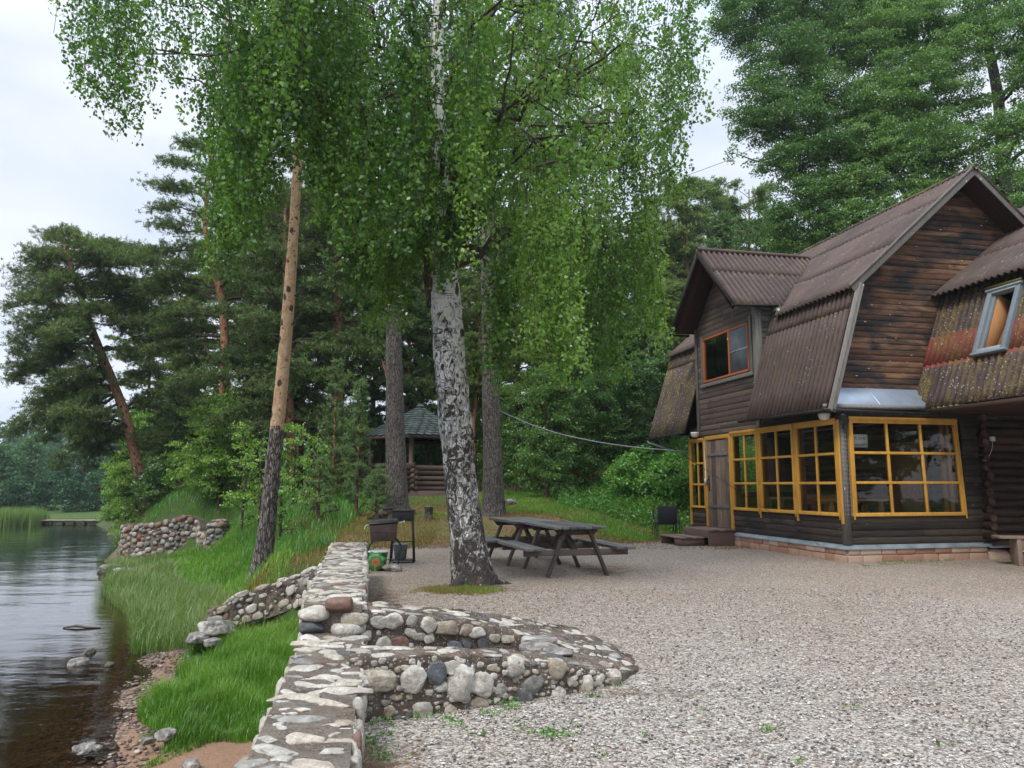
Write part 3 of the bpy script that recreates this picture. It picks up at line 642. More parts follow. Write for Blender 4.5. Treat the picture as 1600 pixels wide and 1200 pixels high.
# curved cobble bastion standing in the lake
root = empty('cobble_bastion', (-13, 29.5, -1.5), label='curved wall of round cobbles standing at the water edge on the left', cat='stone wall')
o_ = np.array([-13, 29.5, -1.5]); body = MB(); st = MB()
pts = np.array([(-15.3, 32.5, -.05), (-15.25, 31.0, -.05), (-14.9, 29.9, -.05), (-14.2, 29.25, .0), (-13.3, 29.0, .1), (-12.3, 29.0, .35), (-11.6, 28.9, .25), (-11.3, 28.2, -.2), (-10.7, 27.5, -.25)])
for i in range(len(pts) - 1):
    a, c = pts[i] - o_, pts[i + 1] - o_; dn = lambda p: np.array([p[0] * 1.03, p[1] - .15, -.35])
    P = [dn(a), dn(c), c, a]; slab_body(body, P, 6, 6, .03)
    slab_body(body, [a, c, c + [.1, .5, 0], a + [.3, .4, 0]], 6, 4, .02)
    stones_on(st, P, .24, flat=.75, proud=.3, lvl=1, elong=(1.0, 1.3), fill=16, rough=.14, sizes=(.6, 1.1)); n = 0; mrow = 0
    for r_ in range(mrow + 1):
        for k in range(n):
            s = (k + .5 + .5 * (r_ % 2) + rng.uniform(-.15, .15)) / n; t = (r_ + .5) / (mrow + .6)
            if s > 1.08: continue
            p = patch_pt(P, min(s, 1), t); r = rng.uniform(.075, .118)
            stone(st, p, (r * 1.15, r * 1.0, r * .85), None, 1, .1, None, .9)
body.build('mortar', M['mortar_dark'], root, smooth=True); st.build('cobbles', M['cobbles'], root, smooth=True)
root = empty('stone_pier', (-10.1, 26.8, -1.2), label='square pier of brown cobbles at the inner end of the bastion', cat='stone pier')
body = MB(); st = MB()
V8 = lambda x, y, z: np.array([x, y, z], float)
for P in ([V8(-.32, -.35, -.2), V8(.35, -.35, -.2), V8(.26, -.3, 1.42), V8(-.24, -.3, 1.42)], [V8(-.32, .35, -.2), V8(-.32, -.35, -.2), V8(-.24, -.3, 1.42), V8(-.24, .3, 1.42)],
          [V8(.35, -.35, -.2), V8(.35, .35, -.2), V8(.26, .3, 1.42), V8(.26, -.3, 1.42)], [V8(-.24, -.3, 1.42), V8(.26, -.3, 1.42), V8(.26, .3, 1.42), V8(-.24, .3, 1.42)]):
    slab_body(body, P, 6, 10, .02); stones_on(st, P, .2, flat=.5, proud=.35, lvl=1)
body.build('mortar', M['mortar_dark'], root, smooth=True); st.build('cobbles', M['cobbles'], root, smooth=True)

# single rocks: in the shallows, on the beach, in the grass
def rock(px, py, z, rad, label, mat='rock', name='rock', group=None, lvl=3, rough=.32):
    d = at(px, py, 1.) - [0, 0, CAM_H]; t = (z - CAM_H) / d[2]; p = np.array([0, 0, CAM_H]) + d * t
    mb = MB(); stone(mb, (0, 0, 0), rad, None, lvl, rough, None, .7)
    o = mb.build(name, M[mat], smooth=True); o.location = p + [0, 0, rad[2] * .35]; o.rotation_euler = (0, 0, rng.uniform(0, 6))
    return tag(o, label, 'rock', group)
rock(122, 1043, -1.55, (.15, .12, .11), 'pale rounded rock sticking out of the shallow water', 'rock')
rock(138, 1024, -1.55, (.12, .10, .09), 'dark square rock in the shallows behind the pale one', 'rock_wet')
rock(170, 1040, -1.5, (.08, .07, .05), 'small dark stone at the water line', 'rock_wet')
rock(342, 985, -1.05, (.30, .2, .14), 'broad white-blotched rock in the grass in the middle of the bank')
rock(305, 1000, -1.15, (.28, .16, .10), 'low grey rock left of the broad white-blotched rock')
rock(330, 1006, -1.15, (.16, .12, .07), 'small flat stone below the broad white-blotched rock')
rock(330, 968, -1.1, (.07, .06, .06), 'little pale stone in the grass above the broad rock')
rock(258, 1153, -1.3, (.13, .09, .06), 'flat tan rock at the near edge of the tall grass')
rock(232, 1160, -1.32, (.07, .05, .04), 'small tan stone left of the flat tan rock')
rock(130, 1172, -1.42, (.11, .08, .05), 'reddish stone on the beach beside two small ones', 'rock')
rock(143, 1163, -1.42, (.05, .045, .04), 'dark pebble above the reddish beach stone', 'rock_wet')
rock(153, 1170, -1.42, (.05, .045, .03), 'pale pebble right of the reddish beach stone')
rock(300, 1197, -1.3, (.10, .07, .05), 'pale stone half buried in the sand near the wall')
rock(168, 893, -1.45, (.45, .38, .2), 'flat brown boulder at the foot of the cobble bastion', 'rock')
rock(205, 897, -1.4, (.5, .3, .16), 'long reddish boulder beside the flat one below the bastion', 'rock')
rock(372, 905, -.95, (.32, .3, .14), 'square weathered stone block in the grass below the pier', 'rock')
rock(798, 786, .95, (.18, .12, .09), 'small grey stone in the grass right of the tall grey pine trunk')
mb = MB(); mb.tube([(-.35, 0, 0), (-.1, .03, .03), (.2, -.02, .01), (.42, .02, 0)], [.012, .028, .022, .008], 7, wob=.3)
o = mb.build('driftwood', M['wet_wood']); d = at(125, 981, 1.) - [0, 0, CAM_H]; t = (-1.49 - CAM_H) / d[2]; o.location = np.array([0, 0, CAM_H]) + d * t
tag(o, 'thin dark piece of driftwood floating near the shore', 'driftwood')

# ================================================================ THE LOG HOUSE
HC = (6.29, 14.7, 0); HZ = R(13)
house = empty('log_house', HC, HZ, 'two-storey dark timber house with corrugated mansard roof and yellow-framed veranda', 'house')
def planks(mb, plane, off, rows, z0, h, bounds, bulge=.011, seg=5, out=-1):
    """horizontal boards; plane 'x' runs along local x at y=off, plane 'y' runs along local y at x=off; out = side facing out"""
    for k in range(rows):
        za = z0 + k * h; zb = za + h; l0, r0 = bounds(za + h * .05); l1, r1 = bounds(zb - h * .05)
        if r0 - l0 < .02 and r1 - l1 < .02: continue
        r0, r1 = max(r0, l0 + .004), max(r1, l1 + .004)
        # boards butt at random joints
        cuts = [0.]; x = 0.
        while True:
            x += rng.uniform(1.3, 3.6) / max(r0 - l0, .1)
            if x > .9: break
            cuts.append(x)
        cuts.append(1.)
        for c0, c1 in zip(cuts[:-1], cuts[1:]):
            V = []
            wob = rng.normal() * .0022
            for s in range(seg + 1):
                t = s / seg; e = bulge * (1 - abs(2 * t - 1) ** 6) + .006 * (1 - t) + wob; z = za + .004 + (h - .006) * t
                l = l0 + (l1 - l0) * t; r = r0 + (r1 - r0) * t; g_ = .0015
                row = []
                for q in np.linspace(c0, c1, 4):
                    x_ = l + (r - l) * q + (g_ if q == c0 else -g_ if q == c1 else 0)
                    zz = z + rng.normal() * .0006
                    row.append((x_, off + out * e, zz) if plane == 'x' else (off + out * e, x_, zz))
                V.append(row)
            mb.grid(V, rng.random(), flip=(plane == 'x') != (out < 0))
        if plane == 'x': mb.add([(l0, off - out * .012, za), (r0, off - out * .012, za), (r1, off - out * .012, zb), (l1, off - out * .012, zb)], [(0, 1, 2, 3)], 0)
        else: mb.add([(off - out * .012, l0, za), (off - out * .012, r0, za), (off - out * .012, r1, zb), (off - out * .012, l1, zb)], [(0, 1, 2, 3)], 0)
def P_(name, mb, mat, parent=None, **k):
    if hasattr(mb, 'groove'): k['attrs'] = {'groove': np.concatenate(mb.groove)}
    return mb.build(name, M[mat], parent or house, **k)
def corr(mb, O_, Lv, Sv, length, lo, hi, pitch=.147, amp=.031, sheet=1.55, ph=0, lap=.006):
    """corrugated sheets: waves side by side along Lv, sheets lap up Sv; lo/hi give the extent up the slope"""
    Lv = np.asarray(Lv, float); Sv = np.asarray(Sv, float); N_ = np.cross(Lv, Sv); N_ /= np.linalg.norm(N_)
    if N_[2] < 0: N_ = -N_
    G = getattr(mb, 'groove', None)
    if G is None: G = mb.groove = []
    n = int(length / pitch * 8); T = np.linspace(0, length, n + 1); O_ = np.asarray(O_, float)
    LO = np.array([lo(t) for t in T]); HI = np.array([hi(t) for t in T]); W = amp * np.cos(2 * math.pi * T / pitch + ph)
    s0 = LO.min(); k = 0
    while s0 < HI.max() - .02:
        s1 = min(s0 + sheet, HI.max()); a = np.clip(s0 - .06, LO, HI); b_ = np.clip(s1, LO, HI)
        rows = []
        for f in np.linspace(0, 1, 5):
            s = a + (b_ - a) * f
            rows.append(O_ + T[:, None] * Lv + s[:, None] * Sv + N_ * (W + lap * (1 - f))[:, None])
        rows = np.array(rows)
        for c0 in range(0, n, 56):          # sheets lie side by side: shade and seat differ a little
            sub = rows[:, c0:c0 + 57] + N_ * rng.uniform(-.003, .003)
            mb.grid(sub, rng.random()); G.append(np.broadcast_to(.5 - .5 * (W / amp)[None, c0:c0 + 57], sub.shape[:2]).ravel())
        s0 += sheet; k += 1

W_A, W_B = 6.4, 3.12     # lengths of the two glazed walls
# plinth of coursed stone, ledge flashing
mb = MB(); mo = MB()
def plinth_run(plane, off, l, skip0=None):
    for r_ in range(2):
        x = rng.uniform(-.2, 0) if r_ else 0
        while x < l:
            wd = rng.uniform(.26, .46); x0, x1 = max(x, 0) + .006, min(x + wd, l) - .006
            if x1 - x0 > .05:
                z0, z1 = (-.06, .135) if r_ == 0 else (.147, .285); g_ = rng.uniform(.0, .018)
                if plane == 'x': mb.bb(x0, x1, off - .03 - g_, off + .12, z0, z1, rng.random())
                else: mb.bb(off - .03 - g_, off + .12, x0, x1, z0, z1, rng.random())
            x += wd
    if plane == 'x': mo.bb(0, l, off - .018, off + .1, -.06, .28)
    else: mo.bb(off - .018, off + .1, 0, l, -.06, .28)
plinth_run('x', 0, W_B); plinth_run('y', 0.001, W_A)
p = P_('plinth', mb, 'plinth', bevel=.012); P_('mortar_joint', mo, 'mortar_pale', p)
mb = MB(); mb.add([(-.06, -.06, .275), (W_B + .1, -.06, .275), (W_B + .1, .02, .345), (.02, .02, .345), (.02, W_A, .345), (-.06, W_A, .275)], [(0, 1, 2, 3), (0, 3, 4, 5)])
mb.add([(-.06, -.06, .275), (W_B + .1, -.06, .275), (W_B + .1, -.062, .25), (-.062, -.062, .25), (-.062, W_A, .25), (-.06, W_A, .275)], [(0, 3, 2, 1), (0, 5, 4, 3)])
P_('plinth_flashing', mb, 'zinc')
# dado boards under the windows, beam above
mb = MB(); planks(mb, 'x', 0, 4, .34, .13, lambda z: (0, W_B), out=-1); planks(mb, 'x', 0.0, 15, .86, .125, lambda z: (2.72, W_B), out=-1)
planks(mb, 'x', 0.0, 15, .86, .125, lambda z: (0, .13), out=-1)
P_('front_siding', mb, 'siding_dark')
mb = MB(); planks(mb, 'y', 0, 4, .34, .13, lambda z: (0, 4.22), out=-1); planks(mb, 'y', 0, 4, .34, .13, lambda z: (5.45, W_A), out=-1)
planks(mb, 'y', 0, 2, 2.70, .13, lambda z: (0, W_A), out=-1)
mb.bb(.012, .05, 0, W_A, 2.7, 2.95, .1)
P_('side_siding', mb, 'siding_side')
mb = MB(); mb.bb(-.015, .10, -.03, .04, .34, 2.72, .3); mb.bb(-.02, .03, .0, .09, .34, 2.72, .5); P_('corner_post', mb, 'board_grey')
mb = MB()
for k in range(22): mb.tube([(-.028, .1, .9 + k * .083), (-.03, -.04, .9 + k * .083), (.13, -.045, .9 + k * .083)], .0028, 4)
for q in ((-.031, .05), (-.031, -.01), (.04, -.046), (.11, -.046)): mb.tube([(q[0], q[1], .86), (q[0], q[1], 2.7)], .0028, 4)
P_('wire_mesh', mb, 'wire')
mb = MB(); mb.bb(-.03, W_B + .2, -.06, .12, 2.72, 2.93, .2); P_('front_beam', mb, 'siding_dark', bevel=.01)

def window(plane, l, r, z0, z1, cols, rows, off, lean=0, fr=.085, mt=.05, name='window'):
    """yellow sash: frame, muntins and one sheet of glass"""
    f = MB(); g_ = MB()
    def pc(x0, x1, za, zb, d0=-.055, d1=.03):
        V = []
        for d in (d0, d1):
            for x_, z in ((x0, za), (x1, za), (x1, zb), (x0, zb)):
                xs = x_ + lean * (1 - (z - z0) / (z1 - z0)) * ((x_ - l) / (r - l))
                V.append((xs, off + d, z) if plane == 'x' else (off + d, xs, z))
        f.add(V, [(0, 1, 2, 3), (7, 6, 5, 4), (0, 4, 5, 1), (1, 5, 6, 2), (2, 6, 7, 3), (3, 7, 4, 0)], rng.random())
    pc(l, r, z1 - fr, z1); pc(l, r, z0, z0 + fr * .8); pc(l, l + fr, z0 + fr * .8, z1 - fr); pc(r - fr, r, z0 + fr * .8, z1 - fr)
    pc(l - .0, l + fr * .4, z0 - .06, z1 + .0, -.063, -.056); pc(r - fr * .4, r, z0 - .06, z1 + .0, -.063, -.056); pc(l, r, z1 - .03, z1 + .035, -.075, -.056)
    iw = (r - l - 2 * fr) / cols; ih = (z1 - z0 - fr * 1.8) / rows
    for c in range(1, cols): pc(l + fr + c * iw - mt / 2, l + fr + c * iw + mt / 2, z0 + fr * .8, z1 - fr, -.038, .012)
    for q in range(1, rows): pc(l + fr, r - fr, z0 + fr * .8 + q * ih - mt / 2, z0 + fr * .8 + q * ih + mt / 2, -.042, .008)
    o = f.build(name, M['yellow'], house, bevel=.006)
    e = .02
    if plane == 'x': g_.add([(l + e, off - .01, z0 + e), (r - e + lean, off - .01, z0 + e), (r - e, off - .01, z1 - e), (l + e, off - .01, z1 - e)], [(0, 1, 2, 3)])
    else: g_.add([(off - .01, l + e, z0 + e), (off - .01, r - e, z0 + e), (off - .01, r - e, z1 - e), (off - .01, l + e, z1 - e)], [(0, 3, 2, 1)])
    g_.build('pane', M['glass'], o); return o
wf = window('x', .15, 2.60, .86, 2.72, 3, 3, -.0, lean=.09)
mb = MB(); mb.bb(2.28, 2.36, .03, .10, .86, 2.7, .3); mb.bb(2.42, 2.5, .03, .10, .86, 2.7, .9); mb.build('inner_jamb', M['pine_wood'], wf)
for l, r in ((.06, 1.46), (1.50, 2.88), (2.92, 4.14)): window('y', l, r, .86, 2.70, 2, 3, 0.0)
window('y', 5.50, 6.36, .86, 2.64, 2, 3, 0.0, fr=.07)
for l, r in ((0, .06), (1.46, 1.5), (2.88, 2.92), (4.14, 4.24), (5.42, 5.5), (6.36, 6.42)): mb = MB(); mb.bb(-.05, .03, l, r, .72 if l < 4 else .4, 2.7, rng.random()); P_('mullion', mb, 'yellow', bevel=.005)
mb = MB(); mb.bb(-.055, .03, 4.24, 5.42, 2.60, 2.70); P_('door_lintel', mb, 'yellow', bevel=.005)
# paper notice inside the pane: handwriting
mb = MB(); mb.bb(.28, .60, .02, .024, 2.17, 2.42); nt_ = P_('notice', mb, 'paper')
def text_mesh(body, size, name, mat, parent, loc, rot):
    cu = bpy.data.curves.new(name, 'FONT'); cu.body = body; cu.size = size; cu.align_x = 'CENTER'; cu.extrude = .0006
    to = bpy.data.objects.new(name, cu); COL.objects.link(to); dg = bpy.context.evaluated_depsgraph_get()
    me = bpy.data.meshes.new_from_object(to.evaluated_get(dg)); bpy.data.objects.remove(to); me.materials.clear(); me.materials.append(M[mat])
    o = bpy.data.objects.new(name, me); COL.objects.link(o); o.parent = parent; o.location = loc; o.rotation_euler = rot; return o
text_mesh('К сож', .085, 'writing', 'ink', nt_, (.43, .0175, 2.32), (R(90), 0, 0))
text_mesh('закрыто', .075, 'writing', 'ink', nt_, (.44, .0175, 2.20), (R(90), 0, 0))
# door
mb = MB(); x = 4.26
for k in range(5): mb.bb(-.03, .01, x, x + .226, .42, 2.58, rng.random()); x += .23
dr = P_('door', mb, 'door_wood', bevel=.004)
for z in (2.18, .88): mb = MB(); mb.bb(-.055, -.03, 4.3, 5.38, z, z + .07); mb.build('batten', M['table_wood'], dr, bevel=.004)
mb = MB(); mb.tube([(-.035, 5.31, 1.62), (-.1, 5.31, 1.60), (-.1, 5.31, 1.48), (-.035, 5.31, 1.46)], .012, 7); mb.bb(-.04, -.03, 5.28, 5.34, 1.3, 1.7)
mb.build('handle', M['metal_dark'], dr)
mb = MB(); mb.bb(-.06, .03, 4.2, 5.45, .34, .42); P_('threshold', mb, 'siding_side')
# lamps under the eaves, white conduit
for q in ((-.16, .25), (-.12, 5.86)):
    mb = MB(); mb.lathe([(.001, 2.70), (.07, 2.71), (.105, 2.76), (.11, 2.80), (.115, 2.805), (.115, 2.84), (.001, 2.841)], (q[0], q[1], 0), 20); P_('eave_lamp', mb, 'white_plastic', smooth=True)
mb = MB(); mb.tube([(-.07, 5.42, 2.7), (-.08, 5.43, 2.2), (-.07, 5.42, 1.62)], .012, 6); mb.bb(-.1, -.06, 5.38, 5.46, 1.5, 1.62); P_('conduit', mb, 'white_plastic')

# ---- roof geometry (local a = x, b = y)
m_up = (7.96 - 5.36) / (3.33 - .36)
BE = 8.3
lowL = np.array([.80, 0, 2.54]); 
def dormer_z(b_): return 7.32 - 1.04 * abs(b_ - 4.32)
def valley_a(b_): return .36 + (dormer_z(b_) - 5.36) / m_up
# lower slope, two pieces either side of the dormer
mb = MB(); ll = np.linalg.norm([.80, 2.54]); S1 = np.array([.80, 0, 2.54]) / ll
corr(mb, (-.40, -.22, 2.86), (0, 1, 0), S1, 3.02, lambda t: 0, lambda t: ll, sheet=2.15)
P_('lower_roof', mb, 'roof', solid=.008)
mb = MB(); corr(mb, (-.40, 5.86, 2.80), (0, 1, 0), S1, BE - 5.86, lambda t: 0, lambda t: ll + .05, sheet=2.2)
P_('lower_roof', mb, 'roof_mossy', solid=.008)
# upper slope
mb = MB(); lu = math.hypot(3.33 - .22, m_up * (3.33 - .22)); S2 = np.array([3.11, 0, m_up * 3.11]) / lu; ca = S2[0]
def lo_up(t):
    b_ = -.28 + t
    if 2.45 < b_ < 6.19: return max(0, (valley_a(b_) - .22) / ca)
    return 0
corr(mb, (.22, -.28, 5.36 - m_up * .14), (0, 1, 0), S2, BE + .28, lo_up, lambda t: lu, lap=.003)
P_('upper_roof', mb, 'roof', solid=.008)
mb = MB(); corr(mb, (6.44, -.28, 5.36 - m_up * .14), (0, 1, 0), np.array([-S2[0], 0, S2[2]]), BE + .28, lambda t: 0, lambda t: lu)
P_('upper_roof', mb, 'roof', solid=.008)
mb = MB(); mb.tube([(3.33, y, 7.985 + .006 * math.sin(y * 9)) for y in np.linspace(-.3, BE, 40)], .055, 8); P_('ridge_cap', mb, 'roof_mossy', smooth=True)
# dormer roof
ls = math.hypot(1.72, 1.72 * 1.04)
for sg, nm in ((-1, 'near'), (1, 'far')):
    Sd = np.array([0, -sg * 1.0, 1.04]); Sd /= np.linalg.norm(Sd); zb = 7.32 - 1.04 * 1.72; yb = 4.32 + sg * 1.72
    def lo_d(t, sg=sg):
        a_ = -.66 + t; zr_ = 5.36 + m_up * (a_ - .36)
        return max(0, (zr_ - zb) / Sd[2])
    mb = MB(); corr(mb, (-.66, yb, zb), (1, 0, 0), Sd, 3.25, lo_d, lambda t: ls, ph=.5)
    P_('dormer_roof', mb, 'roof', solid=.008)
mb = MB(); mb.tube([(x, 4.32, 7.345) for x in np.linspace(-.68, 2.5, 20)], .06, 8); P_('ridge_cap', mb, 'roof', smooth=True)
# dormer soffits and barge boards
mb = MB()
for sg in (-1, 1):
    for k in range(5):
        x0 = -.64 + k * .135
        mb.add([(x0, 4.32, 7.26), (x0 + .128, 4.32, 7.26), (x0 + .128, 4.32 + sg * 1.68, 7.26 - 1.04 * 1.68), (x0, 4.32 + sg * 1.68, 7.26 - 1.04 * 1.68)], [(0, 1, 2, 3)], rng.random())
        mb.add([(x0, 4.32, 7.245), (x0 + .128, 4.32, 7.245), (x0 + .128, 4.32 + sg * 1.66, 7.245 - 1.04 * 1.66), (x0, 4.32 + sg * 1.66, 7.245 - 1.04 * 1.66)], [(0, 1, 2, 3)], rng.random())
P_('soffit', mb, 'soffit')
mb = MB()
for sg in (-1, 1): mb.beam((-.665, 4.32, 7.24), (-.665, 4.32 + sg * 1.70, 7.24 - 1.04 * 1.7), .03, .13, up=(0, 0, 1), rnd=.2)
P_('barge_board', mb, 'siding_dark')
# dormer front wall, window, corner boards, cheek
def dorm_b(z):
    t = max(0, min(1.46, (7.1 - z) / 1.04)); return (4.33 - min(t, 1.53) if z > 5.5 else 2.8, 4.33 + min(t, 1.52) if z > 5.5 else 5.85)
def cut(f, l, r, z0, z1, side):
    def g_(z):
        a_, b_ = f(z)
        if z0 < z < z1: return (a_, l) if side == 0 else (r, b_)
        return (a_, b_) if side == 0 else (0, 0)
    return g_
mb = MB(); wl, wr, wz0, wz1 = 3.14, 5.42, 4.10, 5.26
planks(mb, 'y', 0, 10, 2.72, .138, dorm_b, out=-1)
planks(mb, 'y', 0, 8, 4.10, .145, lambda z: (2.8, wl), out=-1); planks(mb, 'y', 0, 8, 4.10, .145, lambda z: (wr, 5.85), out=-1)
planks(mb, 'y', 0, 13, 5.26, .138, dorm_b, out=-1)
P_('dormer_front', mb, 'siding_brown')
mb = MB()
for b0, b1 in ((2.80, 2.93), (5.76, 5.87)): mb.bb(-.05, -.02, b0, b1, 2.76, 5.6, rng.random())
mb.bb(-.05, .10, 2.77, 2.80, 3.0, 5.55, .7); mb.bb(-.045, -.02, wl - .14, wl - .03, 4.05, 5.4, .5); mb.bb(-.045, -.02, wr + .03, wr + .13, 4.05, 5.35, .4)
mb.bb(-.07, .0, wl - .15, wr + .16, 3.98, 4.07, .6); P_('corner_board', mb, 'board_grey', bevel=.005)
f = MB()
f.bb(-.05, .03, wl, wr, wz1 - .05, wz1); f.bb(-.05, .03, wl, wr, wz0, wz0 + .05); f.bb(-.05, .03, wl, wl + .04, wz0, wz1); f.bb(-.05, .03, wr - .05, wr, wz0, wz1); f.bb(-.055, .03, 4.02, 4.08, wz0, wz1)
wn_ = P_('dormer_window', f, 'orange', bevel=.004)
g_ = MB(); g_.add([(-.01, 4.05, wz0), (-.01, wr, wz0), (-.01, wr, wz1), (-.01, 4.05, wz1)], [(0, 3, 2, 1)]); g_.build('pane', M['glass_old'], wn_)
g_ = MB(); g_.bb(-.035, -.02, wl + .02, 4.03, wz0 + .03, wz1 - .03); g_.build('fly_screen', M['curtain'], wn_)
g_ = MB(); g_.bb(-.045, -.035, wl + .04, 4.03, 4.66, 4.68); g_.bb(-.07, -.05, 4.04, 4.07, 4.98, 5.05); g_.build('latch', M['zinc_pale'], wn_)
mb = MB(); mb.bb(.55, .56, 2.85, 5.8, 2.9, 5.5); P_('room_back', mb, 'siding_dark')
mb = MB(); planks(mb, 'x', 2.80, 20, 2.9, .136, lambda z: (-.02, min(1.3, -.40 + (z - 2.86) * .315)), out=-1)
P_('dormer_cheek', mb, 'siding_grey')
mb = MB(); planks(mb, 'x', 5.85, 20, 2.9, .136, lambda z: (-.02, min(1.3, -.40 + (z - 2.86) * .315)), out=1); P_('dormer_cheek', mb, 'siding_grey')
# gable wall
def gab(z):
    if z < 5.38: l = -.40 + (z - 2.86) * .315
    else: l = .36 + (z - 5.36) / m_up
    return (l + .03, 6.62 - l)
mb = MB(); planks(mb, 'x', .30, 41, 3.1, .118, gab, bulge=.011, out=-1); P_('gable_siding', mb, 'siding_gable')
mb = MB(); mb.beam((.25, -.235, 5.24), (3.33, -.235, 5.24 + m_up * 3.08), .03, .17, rnd=.4); mb.beam((6.41, -.235, 5.24), (3.33, -.235, 5.24 + m_up * 3.08), .03, .17, rnd=.3)
mb.beam((-.36, -.20, 2.84), (.44, -.20, 5.36), .03, .15, up=(0, 1, 0), rnd=.8); mb.beam((-.34, -.235, 2.84), (.46, -.235, 5.36), .16, .025, up=(0, 1, 0), rnd=.9)
P_('barge_board', mb, 'board_grey', bevel=.005)
mb = MB()
for k in range(4):
    y0 = -.22 + k * .13
    mb.add([(.3, y0, 5.20), (.3, y0 + .125, 5.20), (3.33, y0 + .125, 5.20 + m_up * 3.03), (3.33, y0, 5.20 + m_up * 3.03)], [(0, 1, 2, 3)], rng.random())
    mb.add([(6.36, y0, 5.20), (6.36, y0 + .125, 5.20), (3.33, y0 + .125, 5.20 + m_up * 3.03), (3.33, y0, 5.20 + m_up * 3.03)], [(0, 1, 2, 3)], rng.random())
P_('soffit', mb, 'soffit')
# skirt flashing below the gable, gutters, downpipe
mb = MB(); mb.add([(-.28, -.12, 3.0), (1.95, -.12, 3.0), (2.02, .285, 3.36), (-.17, .285, 3.36), (-.28, -.122, 2.97), (1.95, -.122, 2.97)], [(0, 1, 2, 3), (0, 4, 5, 1)]); mb.bb(.82, .84, -.125, -.118, 2.97, 3.0); mb.add([(.81, -.121, 3.0), (.84, -.121, 3.0), (.88, .28, 3.363), (.85, .28, 3.363), (.81, -.121, 3.006), (.84, -.121, 3.006), (.88, .28, 3.369), (.85, .28, 3.369)], [(4, 5, 6, 7), (0, 1, 5, 4), (1, 2, 6, 5), (3, 0, 4, 7)]); P_('flashing', mb, 'metal_light')
mb = MB(); mb.bb(-.42, 1.95, -.14, -.09, 2.90, 2.98, .8); P_('fascia', mb, 'board_grey')
def gutter(p, q, r=.062, name='gutter'):
    p = np.asarray(p, float); q = np.asarray(q, float); d = q - p; d /= np.linalg.norm(d); sx = np.cross(d, [0, 0, 1]); V = []
    for e in (p, q): V.append([e + sx * r * math.cos(t) + np.array([0, 0, -r * math.sin(t)]) for t in np.linspace(0, math.pi, 9)])
    b_ = MB(); b_.grid(V)
    for s in np.arange(.15, np.linalg.norm(q - p), .8):
        b_.tube([p + d * s + sx * (r + .004) * math.cos(t) + np.array([0, 0, -(r + .004) * math.sin(t)]) for t in np.linspace(0, math.pi, 7)], .008, 4)
    b_.add(np.array([V[0]]).reshape(-1, 3), [tuple(range(9))]); b_.add(np.array([V[1]]).reshape(-1, 3), [tuple(range(9))])
    return P_(name, b_, 'metal_dark', solid=.004)
gutter((-.50, -.20, 2.88), (2.05, -.20, 2.84)); gutter((-.46, 2.95, 2.90), (-.46, -.1, 2.87), .05); gutter((-.46, 8.4, 2.80), (-.46, 5.9, 2.83), .05)
gutter((-.72, 2.56, 5.52), (.40, 2.56, 5.55), .05); gutter((-.72, 6.1, 5.50), (-.1, 6.1, 5.50), .05)
mb = MB(); mb.tube([(-.08, -.2, 2.86), (-.08, -.2, 2.74), (.04, -.16, 2.66), (.05, -.09, 2.60), (.05, -.085, 2.52)], .042, 10); mb.tube([(-.08, -.2, 2.80), (-.08, -.2, 2.76)], .05, 10)
P_('downpipe', mb, 'metal_dark', smooth=True)
mb = MB(); mb.tube([(-.46, 8.3, 2.8), (-.44, 8.2, 2.68), (-.2, 7.6, 2.5), (-.15, 7.2, 2.4)], .035, 8); P_('downpipe', mb, 'zinc', smooth=True)

# ---- wing on the right: mansard slope facing left, roof window, log wall below
LW = 4.4; wl2 = np.array([1.02, 0, 2.58]); lw = np.linalg.norm(wl2); S3 = wl2 / lw
def low_wing(mb, y0, y1, s0, s1): corr(mb, np.array([1.86, y0, 2.94]), (0, 1, 0), S3, y1 - y0, lambda t: s0, lambda t: s1, sheet=1.9)
RW0, RW1, RS0, RS1 = -1.77, -1.04, .98, 2.30       # roof window opening
mb = MB(); low_wing(mb, -LW, .27, 0, RS0); low_wing(mb, -LW, RW0, RS0, lw); low_wing(mb, RW1, .27, RS0, lw); low_wing(mb, RW0, RW1, RS1, lw)
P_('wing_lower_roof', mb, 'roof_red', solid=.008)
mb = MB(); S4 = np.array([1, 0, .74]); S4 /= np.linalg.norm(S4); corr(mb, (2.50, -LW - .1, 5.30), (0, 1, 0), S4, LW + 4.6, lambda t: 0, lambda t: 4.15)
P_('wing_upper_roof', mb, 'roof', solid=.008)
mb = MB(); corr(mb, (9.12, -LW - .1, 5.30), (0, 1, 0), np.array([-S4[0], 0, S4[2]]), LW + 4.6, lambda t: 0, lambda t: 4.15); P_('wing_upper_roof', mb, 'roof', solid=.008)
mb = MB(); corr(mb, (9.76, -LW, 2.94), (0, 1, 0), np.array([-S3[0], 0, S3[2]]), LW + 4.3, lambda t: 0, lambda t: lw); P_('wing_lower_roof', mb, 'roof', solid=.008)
def gab2(z):
    l = 1.86 + (z - 2.94) * .395 if z < 5.4 else 2.62 + (z - 5.4) / .74
    return (l + .04, 11.62 - l - .04)
mb = MB(); planks(mb, 'x', -LW + .1, 42, 2.94, .12, gab2, out=-1); P_('wing_gable', mb, 'siding_gable')
mb = MB(); mb.bb(1.95, 9.7, -LW + .1, 4.2, 2.86, 2.9); P_('wing_floor', mb, 'soffit')
mb = MB(); mb.beam((1.84, .25, 2.87), (1.84, -LW, 2.87), .05, .1); P_('fascia', mb, 'soffit')
